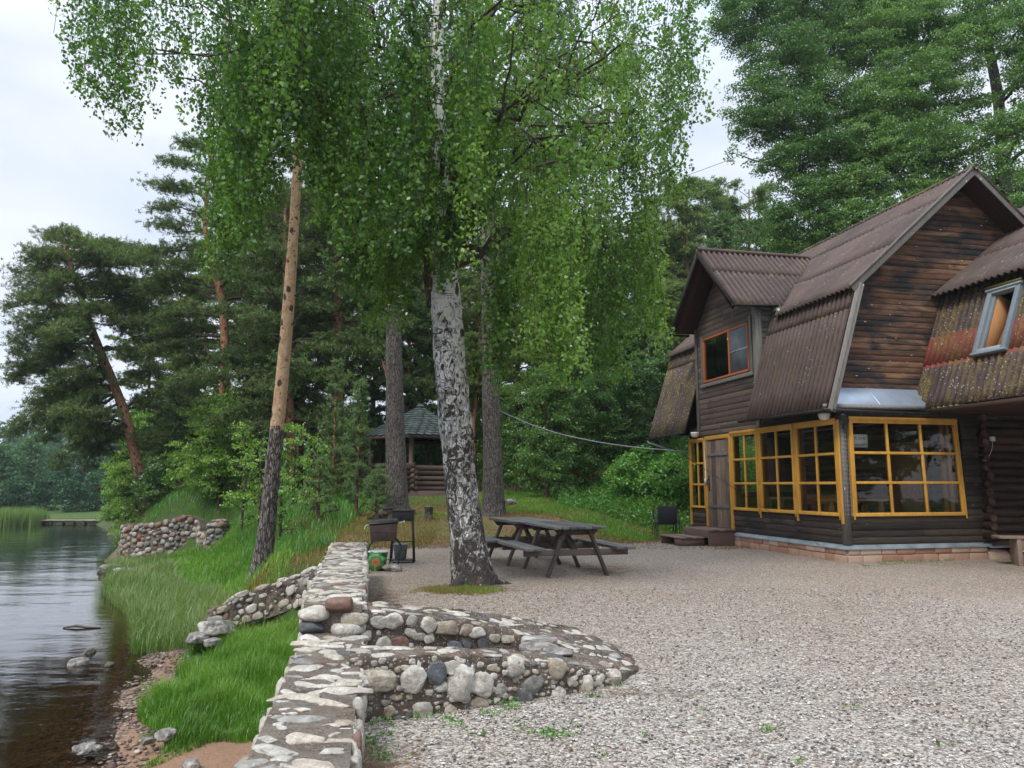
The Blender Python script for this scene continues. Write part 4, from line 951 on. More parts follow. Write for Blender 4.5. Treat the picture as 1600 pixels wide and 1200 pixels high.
# roof window: grey box frame standing out from the slope, open to a timber reveal
f = MB(); nS = np.cross([0, 1, 0], S3); nS = -nS if nS[0] > 0 else nS; o3 = np.array([1.86, 0, 2.94])
def rp(b_, s, d): return o3 + np.array([0, b_, 0]) + S3 * s + nS * d
def rbox(mb, b0, b1, s0, s1, d0, d1, rnd=None):
    V = [rp(b_, s, d) for d in (d0, d1) for b_, s in ((b0, s0), (b1, s0), (b1, s1), (b0, s1))]
    mb.add(V, [(0, 3, 2, 1), (4, 5, 6, 7), (0, 1, 5, 4), (1, 2, 6, 5), (2, 3, 7, 6), (3, 0, 4, 7)], rnd)
rbox(f, RW0, RW0 + .10, RS0, RS1, -.02, .11); rbox(f, RW1 - .10, RW1, RS0, RS1, -.02, .11); rbox(f, RW0 + .1, RW1 - .1, RS1 - .09, RS1, -.02, .11); rbox(f, RW0 + .1, RW1 - .1, RS0, RS0 + .07, -.02, .10)
rbox(f, RW0 - .03, RW1 + .03, RS1 - .04, RS1 + .03, .08, .14); rbox(f, RW0 - .02, RW1 + .02, RS0 - .05, RS0 + .0, .03, .12)
rbox(f, RW1 - .15, RW1 - .10, RS0 + .07, RS1 - .09, -.05, .05)
rwn = P_('roof_window', f, 'window_grey', bevel=.006)
f = MB(); rbox(f, RW0 - .04, RW1 + .02, RS1 + .005, RS1 + .045, .115, .16); f.build('moss', M['grass_dry'], rwn)
f = MB(); rbox(f, RW1 - .19, RW1 - .15, RS0 + .07, RS1 - .09, -.4, .0, .4); rbox(f, RW0 + .1, RW1 - .1, RS0, RS0 + .06, -.45, -.03, .6)
f.beam(rp(-1.50, RS0 + .1, -.02), rp(-1.70, RS1 - .1, -.06), .05, .07, up=tuple(nS), rnd=.9)
f.build('timber_reveal', M['pine_wood'], rwn)
f = MB(); rbox(f, RW0 - .4, RW1 + 1.2, RS0 - .3, RS1 + .3, -1.0, -.98, .5); f.build('inner_board', M['pine_wood'], rwn)
# log wall below the wing and the crossed log ends
mb = MB()
def log_row(mb, p, q, z0, n, d, rnd=None):
    for k in range(n):
        zc = z0 + d * (k + .5); P = [np.array([p[0] + (q[0] - p[0]) * t, p[1] + (q[1] - p[1]) * t, zc + rng.normal() * .003]) for t in np.linspace(0, 1, 8)]
        mb.tube(P, d * .54, 10, rng.random() if rnd is None else rnd, wob=.03)
log_row(mb, (3.2, .16), (9.4, .16), .50, 15, .162); P_('log_wall', mb, 'log_brown', smooth=True)
mb = MB(); log_row(mb, (3.05, .05), (9.4, .05), .20, 2, .15); P_('bottom_log', mb, 'log_brown', smooth=True)
mb = MB()
for k in range(15):
    zc = .42 + .162 * (k + .5); e = rng.uniform(-.10, .03)
    mb.tube([(3.16, -.13 + e, zc), (3.16, .9, zc)], .085 * rng.uniform(.85, 1.1), 9, rng.random(), wob=.12)
    mb.tube([(2.98 - rng.uniform(0, .08), .14, zc + .08), (3.4, .14, zc + .08)], .085, 9, rng.random(), wob=.12)
P_('log_ends', mb, 'log_side', smooth=True)
mb = MB(); x = 3.15
while x < 9.4:
    wd = rng.uniform(.3, .5); stone(mb, (x + wd / 2, .0, .08), (wd * .5, .12, .15), None, 2, .08, rng.random(), .45); x += wd
P_('plinth_stones', mb, 'plinth', smooth=True)
mb = MB(); mb.add([(3.1, -.14, .235), (9.4, -.14, .235), (9.4, .1, .30), (3.1, .1, .30)], [(0, 1, 2, 3)]); P_('sill_flashing', mb, 'zinc')
mb = MB(); mb.bb(3.46, 3.57, .02, .07, 2.33, 2.42); bx = P_('switch_box', mb, 'white_plastic', bevel=.006)
mb = MB(); mb.tube([(3.5, .03, 2.33), (3.48, .02, 2.2), (3.43, .03, 2.08), (3.3, .0, 1.96), (3.15, -.14, 1.93), (3.05, -.16, 1.94)], .007, 5); mb.build('cord', M['white_plastic'], bx)
# body of the house behind, so that the roof rests on something from any side
mb = MB(); mb.bb(3.3, 9.3, .35, 8.0, .2, 2.9, .3); P_('inner_log_walls', mb, 'log_brown')
mb = MB(); planks(mb, 'x', 8.0, 19, .3, .14, lambda z: (3.3, 6.5), out=1); planks(mb, 'x', 8.0, 20, 2.9, .138, gab, out=1); P_('back_siding', mb, 'siding_dark')
# inside the veranda
mb = MB(); mb.bb(.05, 3.1, .1, 6.3, .38, .42); P_('veranda_floor', mb, 'floor_in')
mb = MB(); mb.bb(.05, 3.1, .1, 6.35, 2.78, 2.82, .1); P_('veranda_ceiling', mb, 'soffit')
mb = MB()
for k in range(14):
    zc = .44 + .17 * (k + .5); mb.tube([(3.12, y, zc) for y in np.linspace(.2, 6.3, 6)], .093, 10, rng.random(), wob=.03)
P_('inner_log_wall', mb, 'inner_log', smooth=True)
mb = MB(); planks(mb, 'x', 6.34, 17, .42, .14, lambda z: (.1, 1.0), out=-1); planks(mb, 'x', 6.34, 6, .42, .14, lambda z: (1.0, 3.1), out=-1); P_('veranda_end_wall', mb, 'siding_dark')
mb = MB(); mb.bb(2.96, 3.0, 1.35, 2.3, .44, 2.3, .3); mb.bb(2.93, 3.02, 1.25, 1.35, .44, 2.4, .9); mb.bb(2.93, 3.02, 2.3, 2.4, .44, 2.4, .8); mb.bb(2.93, 3.02, 1.25, 2.4, 2.3, 2.4, .7); P_('pine_door', mb, 'pine_wood')
for y in (1.44, 2.86, 4.1): mb = MB(); mb.bb(.05, .17, y, y + .1, .42, 2.75, rng.random()); P_('veranda_post', mb, 'pine_wood')
mb = MB(); mb.tube([(1.2, .6, 2.68), (1.2, 4.2, 2.68)], .018, 6); P_('ceiling_tube', mb, 'zinc_pale')

# ================================================================ THINGS AROUND THE HOUSE
def hw(a, b_, z=0):
    c, s = math.cos(HZ), math.sin(HZ); return (HC[0] + a * c - b_ * s, HC[1] + a * s + b_ * c, z)
# plank steps at the door
t = empty('wooden_steps', hw(-.75, 4.85), HZ, 'two brown plank steps in front of the veranda door', 'steps')
mb = MB()
for k in range(5): mb.bb(.02 + k * .145, .02 + k * .145 + .14, -.78, .62, .36, .40, rng.random())
mb.build('upper_tread', M['step_wood'], t, bevel=.005)
mb = MB(); mb.bb(.03, .73, -.75, -.72, .0, .36, .3); mb.bb(.03, .73, .56, .59, .0, .36, .3); mb.bb(.02, .05, -.72, .56, .2, .36, .2); mb.build('upper_box', M['step_wood'], t, bevel=.005)
mb = MB()
for k in range(4): mb.bb(-.62 + k * .155, -.62 + k * .155 + .15, -.60, .62, .185, .22, rng.random())
mb.build('lower_tread', M['step_wood'], t, bevel=.005)
for q in ((-.6, .0, -.57, -.54), (-.6, 0, .55, .58)): mb = MB(); mb.bb(*q, 0, .185, .3); mb.build('lower_side', M['step_wood'], t)
mb = MB(); mb.bb(-.6, -.57, -.54, -.2, 0, .185, .3); mb.build('lower_riser', M['step_wood'], t)
# garden chair with scrolled arms
t = empty('garden_chair', hw(-.62, 6.75, 0.0), HZ - .25, 'dark garden chair with curled metal arms behind the plank steps', 'chair')
mb = MB(); mb.bb(-.26, .26, -.24, .26, .40, .46); mb.build('seat', M['black_fabric'], t, bevel=.02)
mb = MB(); mb.box((0, -.27, .66), (.52, .06, .48), M=np.array(Matrix.Rotation(R(10), 3, 'X'))); mb.build('backrest', M['black_fabric'], t, bevel=.02)
for s in (-1, 1):
    mb = MB(); x = s * .31
    P = [(x, -.3, 0), (x, -.32, .35), (x, -.30, .62), (x, -.18, .78), (x, 0, .80), (x, .16, .74), (x, .22, .62), (x, .16, .54), (x, .08, .58), (x, .1, .65)]
    mb.tube(P, .013, 6); mb.tube([(x, .28, 0), (x, .26, .3), (x, .1, .45), (x, -.1, .42), (x, -.3, .5)], .013, 6); mb.tube([(x, -.05, .42), (x, .02, .62), (x, -.02, .8)], .01, 6)
    mb.build('arm', M['metal_dark'], t, smooth=True)
for sx in (-1, 1):
    for sy in (-1, 1):
        mb = MB(); mb.tube([(sx * .24, sy * .22, .42), (sx * .28, sy * .27, 0)], .013, 6); mb.build('leg', M['metal_dark'], t)
# bench by the log wall
t = empty('plank_bench', (9.35, 14.2, 0), R(-14), 'weathered plank bench standing against the log wall at the right edge', 'bench')
mb = MB(); mb.bb(-.5, 1.6, -.20, .02, .49, .53, .6); mb.bb(-.5, 1.6, .03, .24, .49, .53, .4); mb.build('seat', M['bench_wood'], t, bevel=.006)
mb = MB(); mb.bb(-.16, 1.5, -.17, -.135, .26, .488, .5); mb.build('apron', M['bench_wood'], t, bevel=.005)
for x in (-.22, 1.3):
    mb = MB(); mb.bb(x, x + .07, -.19, .2, 0, .488, .7); mb.build('leg', M['bench_wood'], t, bevel=.005)
mb = MB(); mb.bb(-.14, .06, -.12, -.08, .0, .27, .3); mb.bb(.07, .27, -.12, -.08, .0, .27, .45); mb.build('leg_board', M['bench_wood'], t, bevel=.005)
# furniture seen through the glass
def indoor_table(a, b_, label, grp=None):
    t = empty('indoor_table', hw(a, b_, .42), HZ, label, 'table')
    mb = MB()
    for k in range(4): mb.bb(-.75, .75, -.38 + k * .19, -.38 + k * .19 + .18, .70, .75, rng.random())
    mb.build('tabletop', M['pine_wood_flat'], t, bevel=.01)
    for sx in (-1, 1):
        for sy in (-1, 1):
            mb = MB(); mb.lathe([(.05, 0), (.05, .06), (.035, .1), (.06, .2), (.075, .3), (.05, .42), (.04, .46), (.065, .5), (.06, .58), (.04, .62), (.055, .70)], (sx * .58, sy * .26, 0), 14)
            mb.build('leg', M['pine_wood'], t, smooth=True)
    mb = MB(); mb.bb(-.6, .6, -.02, .02, .12, .2); mb.build('stretcher', M['pine_wood_flat'], t)
def indoor_bench(a, b_, ln, label, rz=0, back=False):
    t = empty('indoor_bench', hw(a, b_, .42), HZ + rz, label, 'bench')
    mb = MB(); mb.bb(-ln / 2, ln / 2, -.16, .16, .42, .47); mb.build('seat', M['pine_wood_flat'], t, bevel=.008)
    for s in (-1, 1):
        mb = MB(); mb.bb(s * ln * .4 - .03, s * ln * .4 + .03, -.14, .14, 0, .42); mb.build('leg', M['pine_wood'], t)
    if back: mb = MB(); mb.bb(-ln / 2, ln / 2, .14, .17, .62, .82); mb.bb(-ln * .4, -ln * .4 + .06, .16, .19, .42, .8); mb.bb(ln * .4 - .06, ln * .4, .16, .19, .42, .8); mb.build('backrest', M['pine_wood_flat'], t)
indoor_table(1.0, 1.25, 'pine table with turned legs behind the front veranda window')
indoor_bench(1.0, .62, 1.6, 'light pine bench between the front window and the turned-leg table')
indoor_bench(1.2, 2.05, 1.6, 'pine bench with a backrest behind the turned-leg table', 0, True)
indoor_table(1.3, 3.5, 'second pine table deeper in the veranda behind the side windows')
indoor_bench(1.2, 4.3, 1.6, 'low pine bench beyond the second veranda table')
mb = MB(); mb.bb(-.8, .8, -.4, .4, .0, .36); o = mb.build('storage_chest', M['zinc'], bevel=.02); o.location = hw(2.1, .7, .42); o.rotation_euler.z = HZ; tag(o, 'dark grey chest low behind the right panes of the front window', 'chest')

# ---------------------------------------------------------------- picnic tables, two end to end
def picnic_table(name, loc, rz, label):
    """axis along local y; y=0 is the near end of the top"""
    t = empty(name, loc, rz, label, 'picnic table', 'two picnic tables set end to end on the gravel'); Ln = 1.78; Z = .79
    mb = MB()
    for k in range(7):
        x = -.43 + k * .125; e = rng.uniform(-.012, .012); mb.bb(x, x + .112, e, Ln + e, Z - .042, Z, rng.random())
    mb.build('tabletop', M['table_wood'], t, bevel=.006)
    for s in (-1, 1):
        mb = MB()
        for k in range(2):
            x = s * (.60 + k * .165); mb.bb(x, x + s * .152, rng.uniform(-.01, .01), Ln, .425, .47, rng.random())
        mb.build('bench_seat', M['table_wood'], t, bevel=.006)
    for y in (.20, Ln - .24):
        for s in (-1, 1):
            mb = MB(); mb.beam((s * .50, y, .0), (s * .20, y, Z - .05), .045, .10, up=(0, 1, 0), rnd=rng.random())
            for z in (.36, .44, .68): mb.lathe([(.012, 0), (.012, .008), (.001, .012)], (0, 0, 0), 8) if False else mb.box((s * (.50 - .30 * z / .74), y - .028, z), (.016, .012, .016), rnd=1)
            mb.build('leg', M['frame_wood'], t, bevel=.004)
        y2 = y + .047
        mb = MB(); mb.beam((-.88, y2, .375), (.88, y2, .375), .045, .10, rnd=rng.random()); mb.build('crossbar', M['frame_wood'], t, bevel=.004)
        mb = MB(); mb.add([(-.38, y2 - .02, Z - .045), (.38, y2 - .02, Z - .045), (.30, y2 - .02, Z - .14), (-.30, y2 - .02, Z - .14), (-.38, y2 + .025, Z - .045), (.38, y2 + .025, Z - .045), (.30, y2 + .025, Z - .14), (-.30, y2 + .025, Z - .14)],
                          [(0, 3, 2, 1), (4, 5, 6, 7), (0, 1, 5, 4), (1, 2, 6, 5), (2, 3, 7, 6), (3, 0, 4, 7)]); mb.build('top_batten', M['frame_wood'], t)
    mb = MB(); mb.beam((0, .28, .40), (0, .8, Z - .1), .07, .04, rnd=.5); mb.beam((0, Ln - .3, .40), (0, Ln - .8, Z - .1), .07, .04, rnd=.5); mb.build('brace', M['frame_wood'], t)
    return t
tz = R(15)
pt0 = np.array([1.09, 12.25]); axd = np.array([-math.sin(tz), math.cos(tz)])
picnic_table('picnic_table', (*pt0, .012), tz, 'nearer of the two dark picnic tables standing right of the birch')
p2 = pt0 + axd * 1.86 + np.array([-.16, -.02]); picnic_table('picnic_table', (*p2, .012), tz + R(1.5), 'farther dark picnic table, partly hidden behind the nearer one')

# ---------------------------------------------------------------- grills, bucket
gp = at(612, 884, 13.9)
t = empty('charcoal_grill', (-2.26, 13.9, 0), R(8), 'dark brown box grill with a lid, standing over a painted bucket', 'grill')
mb = MB(); mb.add([(-.24, -.17, .46), (.20, -.17, .48), (.20, .17, .48), (-.24, .17, .46), (-.27, -.20, .74), (.22, -.20, .78), (.22, .20, .78), (-.27, .20, .74)], [(0, 3, 2, 1), (4, 5, 6, 7), (0, 1, 5, 4), (1, 2, 6, 5), (2, 3, 7, 6), (3, 0, 4, 7)])
mb.bb(-.255, .215, -.192, -.186, .63, .645); mb.build('firebox', M['metal_rust'], t, bevel=.012)
mb = MB(); mb.add([(-.29, -.22, .755), (.24, -.22, .795), (.24, .22, .795), (-.29, .22, .755), (-.26, -.17, .83), (.21, -.17, .86), (.21, .17, .86), (-.26, .17, .83)], [(0, 3, 2, 1), (4, 5, 6, 7), (0, 1, 5, 4), (1, 2, 6, 5), (2, 3, 7, 6), (3, 0, 4, 7)])
hd = mb.build('lid', M['metal_dark'], t, bevel=.02)
mb = MB(); mb.tube([(.24, -.1, .78), (.31, -.12, .80), (.34, -.12, .83), (.33, -.12, .79)], .010, 6); mb.tube([(-.28, -.1, .76), (-.34, -.12, .74), (-.36, -.12, .68)], .006, 6); mb.build('handle', M['zinc_pale'], hd)
for s, y in ((-1, -.14), (1, -.14), (-1, .14), (1, .14)):
    mb = MB(); x = s * .20
    if s < 0: mb.tube([(x, y, .47), (x - .06, y, .40), (x - .10, y, .28), (x - .08, y, .14), (x - .10, y, 0)], .013, 7)
    else: mb.tube([(x, y, .50), (x + .05, y, .44), (x + .10, y, .34), (x + .03, y, .18), (x + .04, y, .06), (x - .0, y, 0)], .013, 7)
    mb.build('leg', M['metal_dark'], t, smooth=True)
t = empty('tall_grill', (-2.06, 14.75, 0), R(4), 'tall narrow black grill stand behind the brown box grill', 'grill')
mb = MB(); mb.bb(-.20, .20, -.16, .16, .78, .965); mb.build('firebox', M['metal_dark'], t, bevel=.006)
mb = MB(); mb.bb(-.36, .22, -.19, .19, .968, .985); mb.bb(-.38, -.2, -.12, .12, .986, 1.03); mb.build('top_plate', M['metal_rust'], t)
for sx in (-1, 1):
    for sy in (-1, 1):
        mb = MB(); mb.beam((sx * .18, sy * .14, .78), (sx * .22, sy * .17, 0), .022, .022); mb.build('leg', M['metal_dark'], t)
mb = MB(); mb.bb(-.22, .22, -.17, .17, .05, .065); mb.bb(-.2, .2, -.15, -.14, .4, .415); mb.build('shelf', M['metal_dark'], t)
t = empty('metal_bucket', (-2.10, 14.75, .068), 0, 'dull grey metal bucket on the lower shelf of the tall grill', 'bucket')
mb = MB(); mb.lathe([(.001, .0), (.105, 0), (.14, .27), (.146, .275), (.146, .285), (.134, .28), (.10, .02), (.001, .02)], (0, 0, 0), 20); mb.build('pail', M['zinc'], t, smooth=True)
mb = MB(); mb.tube([(-.14, 0, .27), (-.13, -.10, .2), (0, -.15, .16), (.13, -.1, .2), (.14, 0, .27)], .004, 5); mb.build('handle', M['metal_dark'], t)
# painted bucket: green with an orange flower
m = Mat('painted_tin'); xx = m.xyz(); r_ = m.n('VectorMath', {0: m.n('CombineXYZ', {0: xx[0], 1: 0., 2: m.math('SUBTRACT', xx[2], .17)}).outputs[0]}, operation='LENGTH').outputs['Value']
wv = m.math('ADD', r_, m.math('MULTIPLY', m.math('SUBTRACT', m.noise(16., detail=3), .5), .07))
c = m.ramp(wv, [(0, (.50, .10, .03)), (.055, (.55, .20, .08)), (.062, (.40, .25, .11)), (.085, (.05, .20, .05)), (.12, (.10, .30, .10)), (.16, (.04, .14, .04))])
m.fin(m.mix(m.ramp(m.noise(22.), [(.6, 0.), (.7, .5)]), c, (.15, .12, .08)), .5); M['painted'] = m.m
t = empty('painted_bucket', (-2.28, 13.35, .0), 0, 'green painted bucket with an orange flower under the box grill', 'bucket')
mb = MB(); mb.lathe([(.001, .01), (.12, .01), (.165, .31), (.17, .315), (.17, .33), (.155, .33), (.115, .03), (.001, .03)], (0, 0, 0), 24); mb.build('pail', M['painted'], t, smooth=True)
mb = MB(); mb.lathe([(.001, .345), (.16, .34), (.178, .335), (.18, .32), (.172, .316)], (0, 0, 0), 24); mb.build('lid', M['zinc_pale'], t, smooth=True)
th = np.linspace(0, 2 * math.pi, 36, endpoint=False); rr = .165 * (1 + .12 * np.sin(th * 7) + .05 * np.sin(th * 3 + 1))
P = np.array([(r * math.cos(a), -.20 - .03 * math.sin(a), .175 + r * math.sin(a)) for a, r in zip(th, rr)]); V = np.concatenate([[[0, -.23, .175]], P * [.55, 1, .55] + [0, -.02, .079], P])
F = [(0, 1 + k, 1 + (k + 1) % 36) for k in range(36)] + [(1 + k, 37 + k, 37 + (k + 1) % 36, 1 + (k + 1) % 36) for k in range(36)]
mb = MB(); mb.add(V, F); mb.build('flower_ornament', M['painted'], t, smooth=True, solid=.01)
mb = MB(); stone(mb, (0, 0, .05), (.17, .14, .085), None, 3, .15); o = mb.build('rock', M['rock'], smooth=True); o.location = (-2.02, 13.25, 0); tag(o, 'reddish brown stone on the gravel right of the painted bucket', 'rock')
# cut log
t = empty('cut_log', at(670, 796, 20.8), 0, 'short upright cut log standing on the needle-strewn ground', 'stump'); t.location.z = gz(t.location.x, t.location.y) - .03
mb = MB(); mb.tube([(0, 0, 0), (0, 0, .15), (.01, 0, .37)], [.12, .112, .108], 14, wob=.06); mb.build('trunk', M['bark_grey'], t, smooth=True)
mb = MB(); mb.lathe([(.104, .371), (.10, .378), (.001, .379)], (.01, 0, 0), 14); mb.build('cut_face', M['bench_wood'], t)

# ---------------------------------------------------------------- log gazebo
GC = at(655, 770, 29.5); GC[2] = gz(GC[0], GC[1]) + .02
t = empty('log_gazebo', GC, R(25), 'open log gazebo with a green shingle roof between the grey trunks', 'gazebo')
n = 6; ang = [math.pi * 2 * k / n + .05 for k in range(n)]; RP, RR = 1.95, 2.42; HE, HT = 2.02, 3.28
def gp_(r, k, z): return np.array([r * math.cos(ang[k % n]), r * math.sin(ang[k % n]), z])
rf = MB()
for k in range(n):
    a, b_ = gp_(RR, k, HE), gp_(RR, k + 1, HE); top = np.array([0, 0, HT]); rows = 13
    for r_ in range(rows):
        t0, t1 = r_ / rows, (r_ + 1.15) / rows
        sag = lambda t: .12 * t * (1 - t) * -1
        L0, R0 = a + (top - a) * t0, b_ + (top - b_) * t0; L1, R1 = a + (top - a) * min(t1, 1), b_ + (top - b_) * min(t1, 1)
        m_ = max(2, int(np.linalg.norm(R0 - L0) / .3))
        for q in range(m_):
            s0, s1 = q / m_, (q + 1) / m_; up = np.array([0, 0, .03]); sg = np.array([0, 0, sag(t0)]); sg1 = np.array([0, 0, sag(t1)])
            pa, pb = L0 + (R0 - L0) * s0 + up + sg, L0 + (R0 - L0) * s1 + up + sg; pc, pd = L1 + (R1 - L1) * s1 + sg1, L1 + (R1 - L1) * s0 + sg1
            pm = (pa + pb) / 2 - (top - (L0 + R0) / 2) * .03
            rf.add([pa, pm, pb, pc, pd], [(0, 1, 2, 3, 4)], rng.random())
rf.build('roof', M['shingle'], t, solid=.012)
mb = MB(); mb.tube([(0, 0, HT - .05), (0, 0, HT + .06)], [.2, .06], 8); mb.build('finial', M['shingle'], t)
mb = MB()
for k in range(n): mb.tube([gp_(RR * .97, k, HE - .07), gp_(RR * .97, k + 1, HE - .07)], .07, 8); mb.tube([gp_(RR * .97, k, HE - .04), (0, 0, HT - .12)], .06, 8)
mb.build('rafters', M['gazebo_log'], t)
for k in range(n):
    mb = MB(); mb.tube([gp_(RP, k, .0), gp_(RP, k, HE - .0)], .085, 9, wob=.05); mb.build('post', M['gazebo_log'], t, smooth=True)
for k in range(n):
    if k == 5: continue
    mb = MB(); a, b_ = gp_(RP, k, 0), gp_(RP, k + 1, 0); d = (b_ - a) / np.linalg.norm(b_ - a)
    for q in range(5):
        z = .10 + q * .185 + (.09 if k % 2 else 0); mb.tube([a - d * .22 + [0, 0, z], (a + b_) / 2 + [0, 0, z], b_ + d * .22 + [0, 0, z]], .10, 10, rng.random(), wob=.06)
    mb.build('log_parapet', M['gazebo_log'], t, smooth=True)
mb = MB(); mb.lathe([(.001, .62), (.55, .62), (.55, .67), (.001, .67)], (0, 0, 0), 12); mb.tube([(0, 0, 0), (0, 0, .6)], .08, 8); mb.build('inner_table', M['gazebo_log'], t)
mb = MB(); mb.lathe([(RP + .1, -.25), (RP + .1, .03), (.001, .035)], (0, 0, 0), 12); mb.build('floor', M['gazebo_log'], t)

# ---------------------------------------------------------------- cables
def cable(pts, D, r, label):
    P = [at(px, py, d) for (px, py), d in zip(pts, D)]
    P = np.array(P); T = np.linspace(0, len(P) - 1, 30); Q = np.stack([np.interp(T, range(len(P)), P[:, k]) for k in range(3)], -1)
    for _ in range(3): Q[1:-1] = (Q[:-2] + Q[1:-1] * 2 + Q[2:]) / 4
    mb = MB(); mb.tube(Q, r, 5); tag(mb.build('cable', M['wire'], smooth=True), label, 'cable')
cable([(780, 642), (830, 664), (880, 680), (940, 692), (1000, 700), (1078, 706)], [22.2, 22, 21.8, 21.5, 21.2, 20.9], .014, 'slack grey cable running from the grey trunk to the house corner')
cable([(860, 330), (1000, 300), (1090, 268), (1150, 246), (1230, 200)], [30, 30, 30, 30, 30], .012, 'thin overhead wire crossing the patch of open sky')

# ---------------------------------------------------------------- far dock
dk = at(118, 806, 60.); t = empty('dock', (dk[0], dk[1], -1.5), 0, 'long low wooden dock reaching into the lake by the far reeds', 'dock')
mb = MB()
for k in range(46): mb.bb(-3.2 + k * .24, -3.2 + k * .24 + .22, -.9, .9, .24, .30, rng.random())
mb.build('deck', M['bench_wood'], t)
for k in range(7):
    for s in (-1, 1): mb = MB(); mb.tube([(-3 + k * 1.7, s * .8, -.8), (-3 + k * 1.7, s * .8, .24)], .09, 6); mb.build('post', M['bark_grey'], t)
mb = MB(); mb.bb(-3.2, 7.9, -.86, -.8, .14, .24); mb.bb(-3.2, 7.9, .8, .86, .14, .24); mb.build('side_beam', M['bark_grey'], t)

# ================================================================ VEGETATION
def leaf_quads(mb, P, size, aspect=.75, hang=0., flatn=0., rnd=None, up=None):
    """one small rhombus per point; hang pulls leaf tips down, flatn lays leaves level"""
    P = np.asarray(P, float); n = len(P)
    if n == 0: return
    d = rng.normal(size=(n, 3)); d[:, 2] -= hang * 1.5
    if flatn: d[:, 2] *= (1 - flatn)
    d /= np.linalg.norm(d, axis=1)[:, None]
    s = rng.normal(size=(n, 3))
    if flatn: s[:, 2] *= (1 - flatn)
    s -= (s * d).sum(1)[:, None] * d; s /= np.linalg.norm(s, axis=1)[:, None]
    sz = size * rng.uniform(.65, 1.25, n)[:, None]
    nn = np.cross(d, s) * sz * .12
    a = P; b_ = P + d * sz * .42 + s * sz * aspect * .5 + nn; c = P + d * sz; e = P + d * sz * .42 - s * sz * aspect * .5 + nn
    V = np.stack([a, b_, c, e], 1).reshape(-1, 3); F = np.arange(n * 4).reshape(n, 4)
    r = rng.random(n) if rnd is None else np.broadcast_to(rnd, (n,)) + rng.normal(size=n) * .12
    mb.add(V, F, np.repeat(np.clip(r, 0, 1), 4))
def blades(mb, P, length, width, out=None, rnd=None, spread=1., up=.6):
    """needle tufts: k thin triangles from each point"""
    P = np.asarray(P, float); n = len(P)
    d = rng.normal(size=(n, 3)) * spread; d[:, 2] += up
    if out is not None: d += out
    d /= np.linalg.norm(d, axis=1)[:, None]; s = np.cross(d, rng.normal(size=(n, 3))); s /= np.linalg.norm(s, axis=1)[:, None]
    l = length * rng.uniform(.7, 1.2, n)[:, None]
    V = np.stack([P - s * width / 2, P + s * width / 2, P + d * l], 1).reshape(-1, 3)
    r = rng.random(n) if rnd is None else np.clip(rnd + rng.normal(size=n) * .12, 0, 1)
    mb.add(V, np.arange(n * 3).reshape(n, 3), np.repeat(r, 3))
def curve(p, q, sag=0., n=7, wob=.0):
    p = np.asarray(p, float); q = np.asarray(q, float); t = np.linspace(0, 1, n)[:, None]; P = p + (q - p) * t
    P[:, 2] += sag * 4 * (t * (1 - t))[:, 0]
    if wob: P[1:-1] += rng.normal(size=(n - 2, 3)) * wob
    return P
def trunk(parent, pts, rad, mat, flare=1.5, n=14, wob=.10, roots=0, name='trunk'):
    pts = np.array(pts, float); T = np.linspace(0, len(pts) - 1, 36); k = np.arange(len(pts))
    Q = np.stack([np.interp(T, k, pts[:, i]) for i in range(3)], -1); r = np.interp(T, k, rad)
    for _ in range(3): Q[1:-1] = (Q[:-2] + 2 * Q[1:-1] + Q[2:]) / 4
    h = Q[:, 2] - Q[0, 2]; r = r * (1 + (flare - 1) * np.exp(-h / (r[0] * 1.3)))
    Q[0, 2] -= .15
    mb = MB(); mb.tube(Q, r, n, wob=wob)
    for i in range(roots):
        a = i * 6.28 / roots + rng.uniform(-.4, .4); L_ = r[0] * rng.uniform(1.5, 2.6)
        mb.tube([Q[0] + [0, 0, .5], Q[0] + [math.cos(a) * L_ * .45, math.sin(a) * L_ * .45, .20], Q[0] + [math.cos(a) * L_, math.sin(a) * L_, .08]], [r[0] * .38, r[0] * .26, r[0] * .06], 7, wob=.1)
    mb.build(name, M[mat], parent, smooth=True); return Q, r
def local(base, pts): return [np.asarray(p, float) - base for p in pts]

# ---- the great weeping birch ------------------------------------------------
BD = 11.46; bb_ = at(740, 915, BD); bb_[2] = 0
birch = empty('weeping_birch', bb_, 0, 'big white-barked birch with hanging leafy curtains beside the picnic tables', 'birch tree')
bp = [(741, 915), (735, 870), (727, 820), (722, 770), (716, 720), (713, 660), (705, 600), (701, 540), (696, 470), (692, 400), (690, 330), (688, 260), (684, 180), (682, 90), (684, 0), (690, -120), (700, -260)]
bw = [60, 57, 53, 50, 50, 52, 52, 51, 50, 36, 31, 28, 25, 22, 19, 14, 7]
Qb, rb = trunk(birch, local(bb_, [at(x, y, BD) for x, y in bp]), [w_ / 2 / FPX * BD * .98 for w_ in bw], 'bark_birch', 1.18, 22, .13, 5)
mb = MB()   # dark burrs, a split seam and moss on the broken fork
for x, y, r in ((672, 445, .10), (677, 415, .08), (713, 455, .08), (722, 520, .06), (719, 640, .07), (686, 560, .05), (704, 690, .06)):
    mb = MB(); stone(mb, at(x, y, BD - .12) - bb_, (r * .55, r * .5, r * 1.3), None, 2, .3, None, 1); mb.build('burr', M['bark_brown'], birch, smooth=True)
mb = MB(); mb.tube([at(676, 480, BD) - bb_, at(671, 430, BD) - bb_, at(668, 395, BD) - bb_, at(672, 372, BD) - bb_], [.10, .09, .06, .015], 9, wob=.5); mb.build('snag', M['bark_brown'], birch, smooth=True)

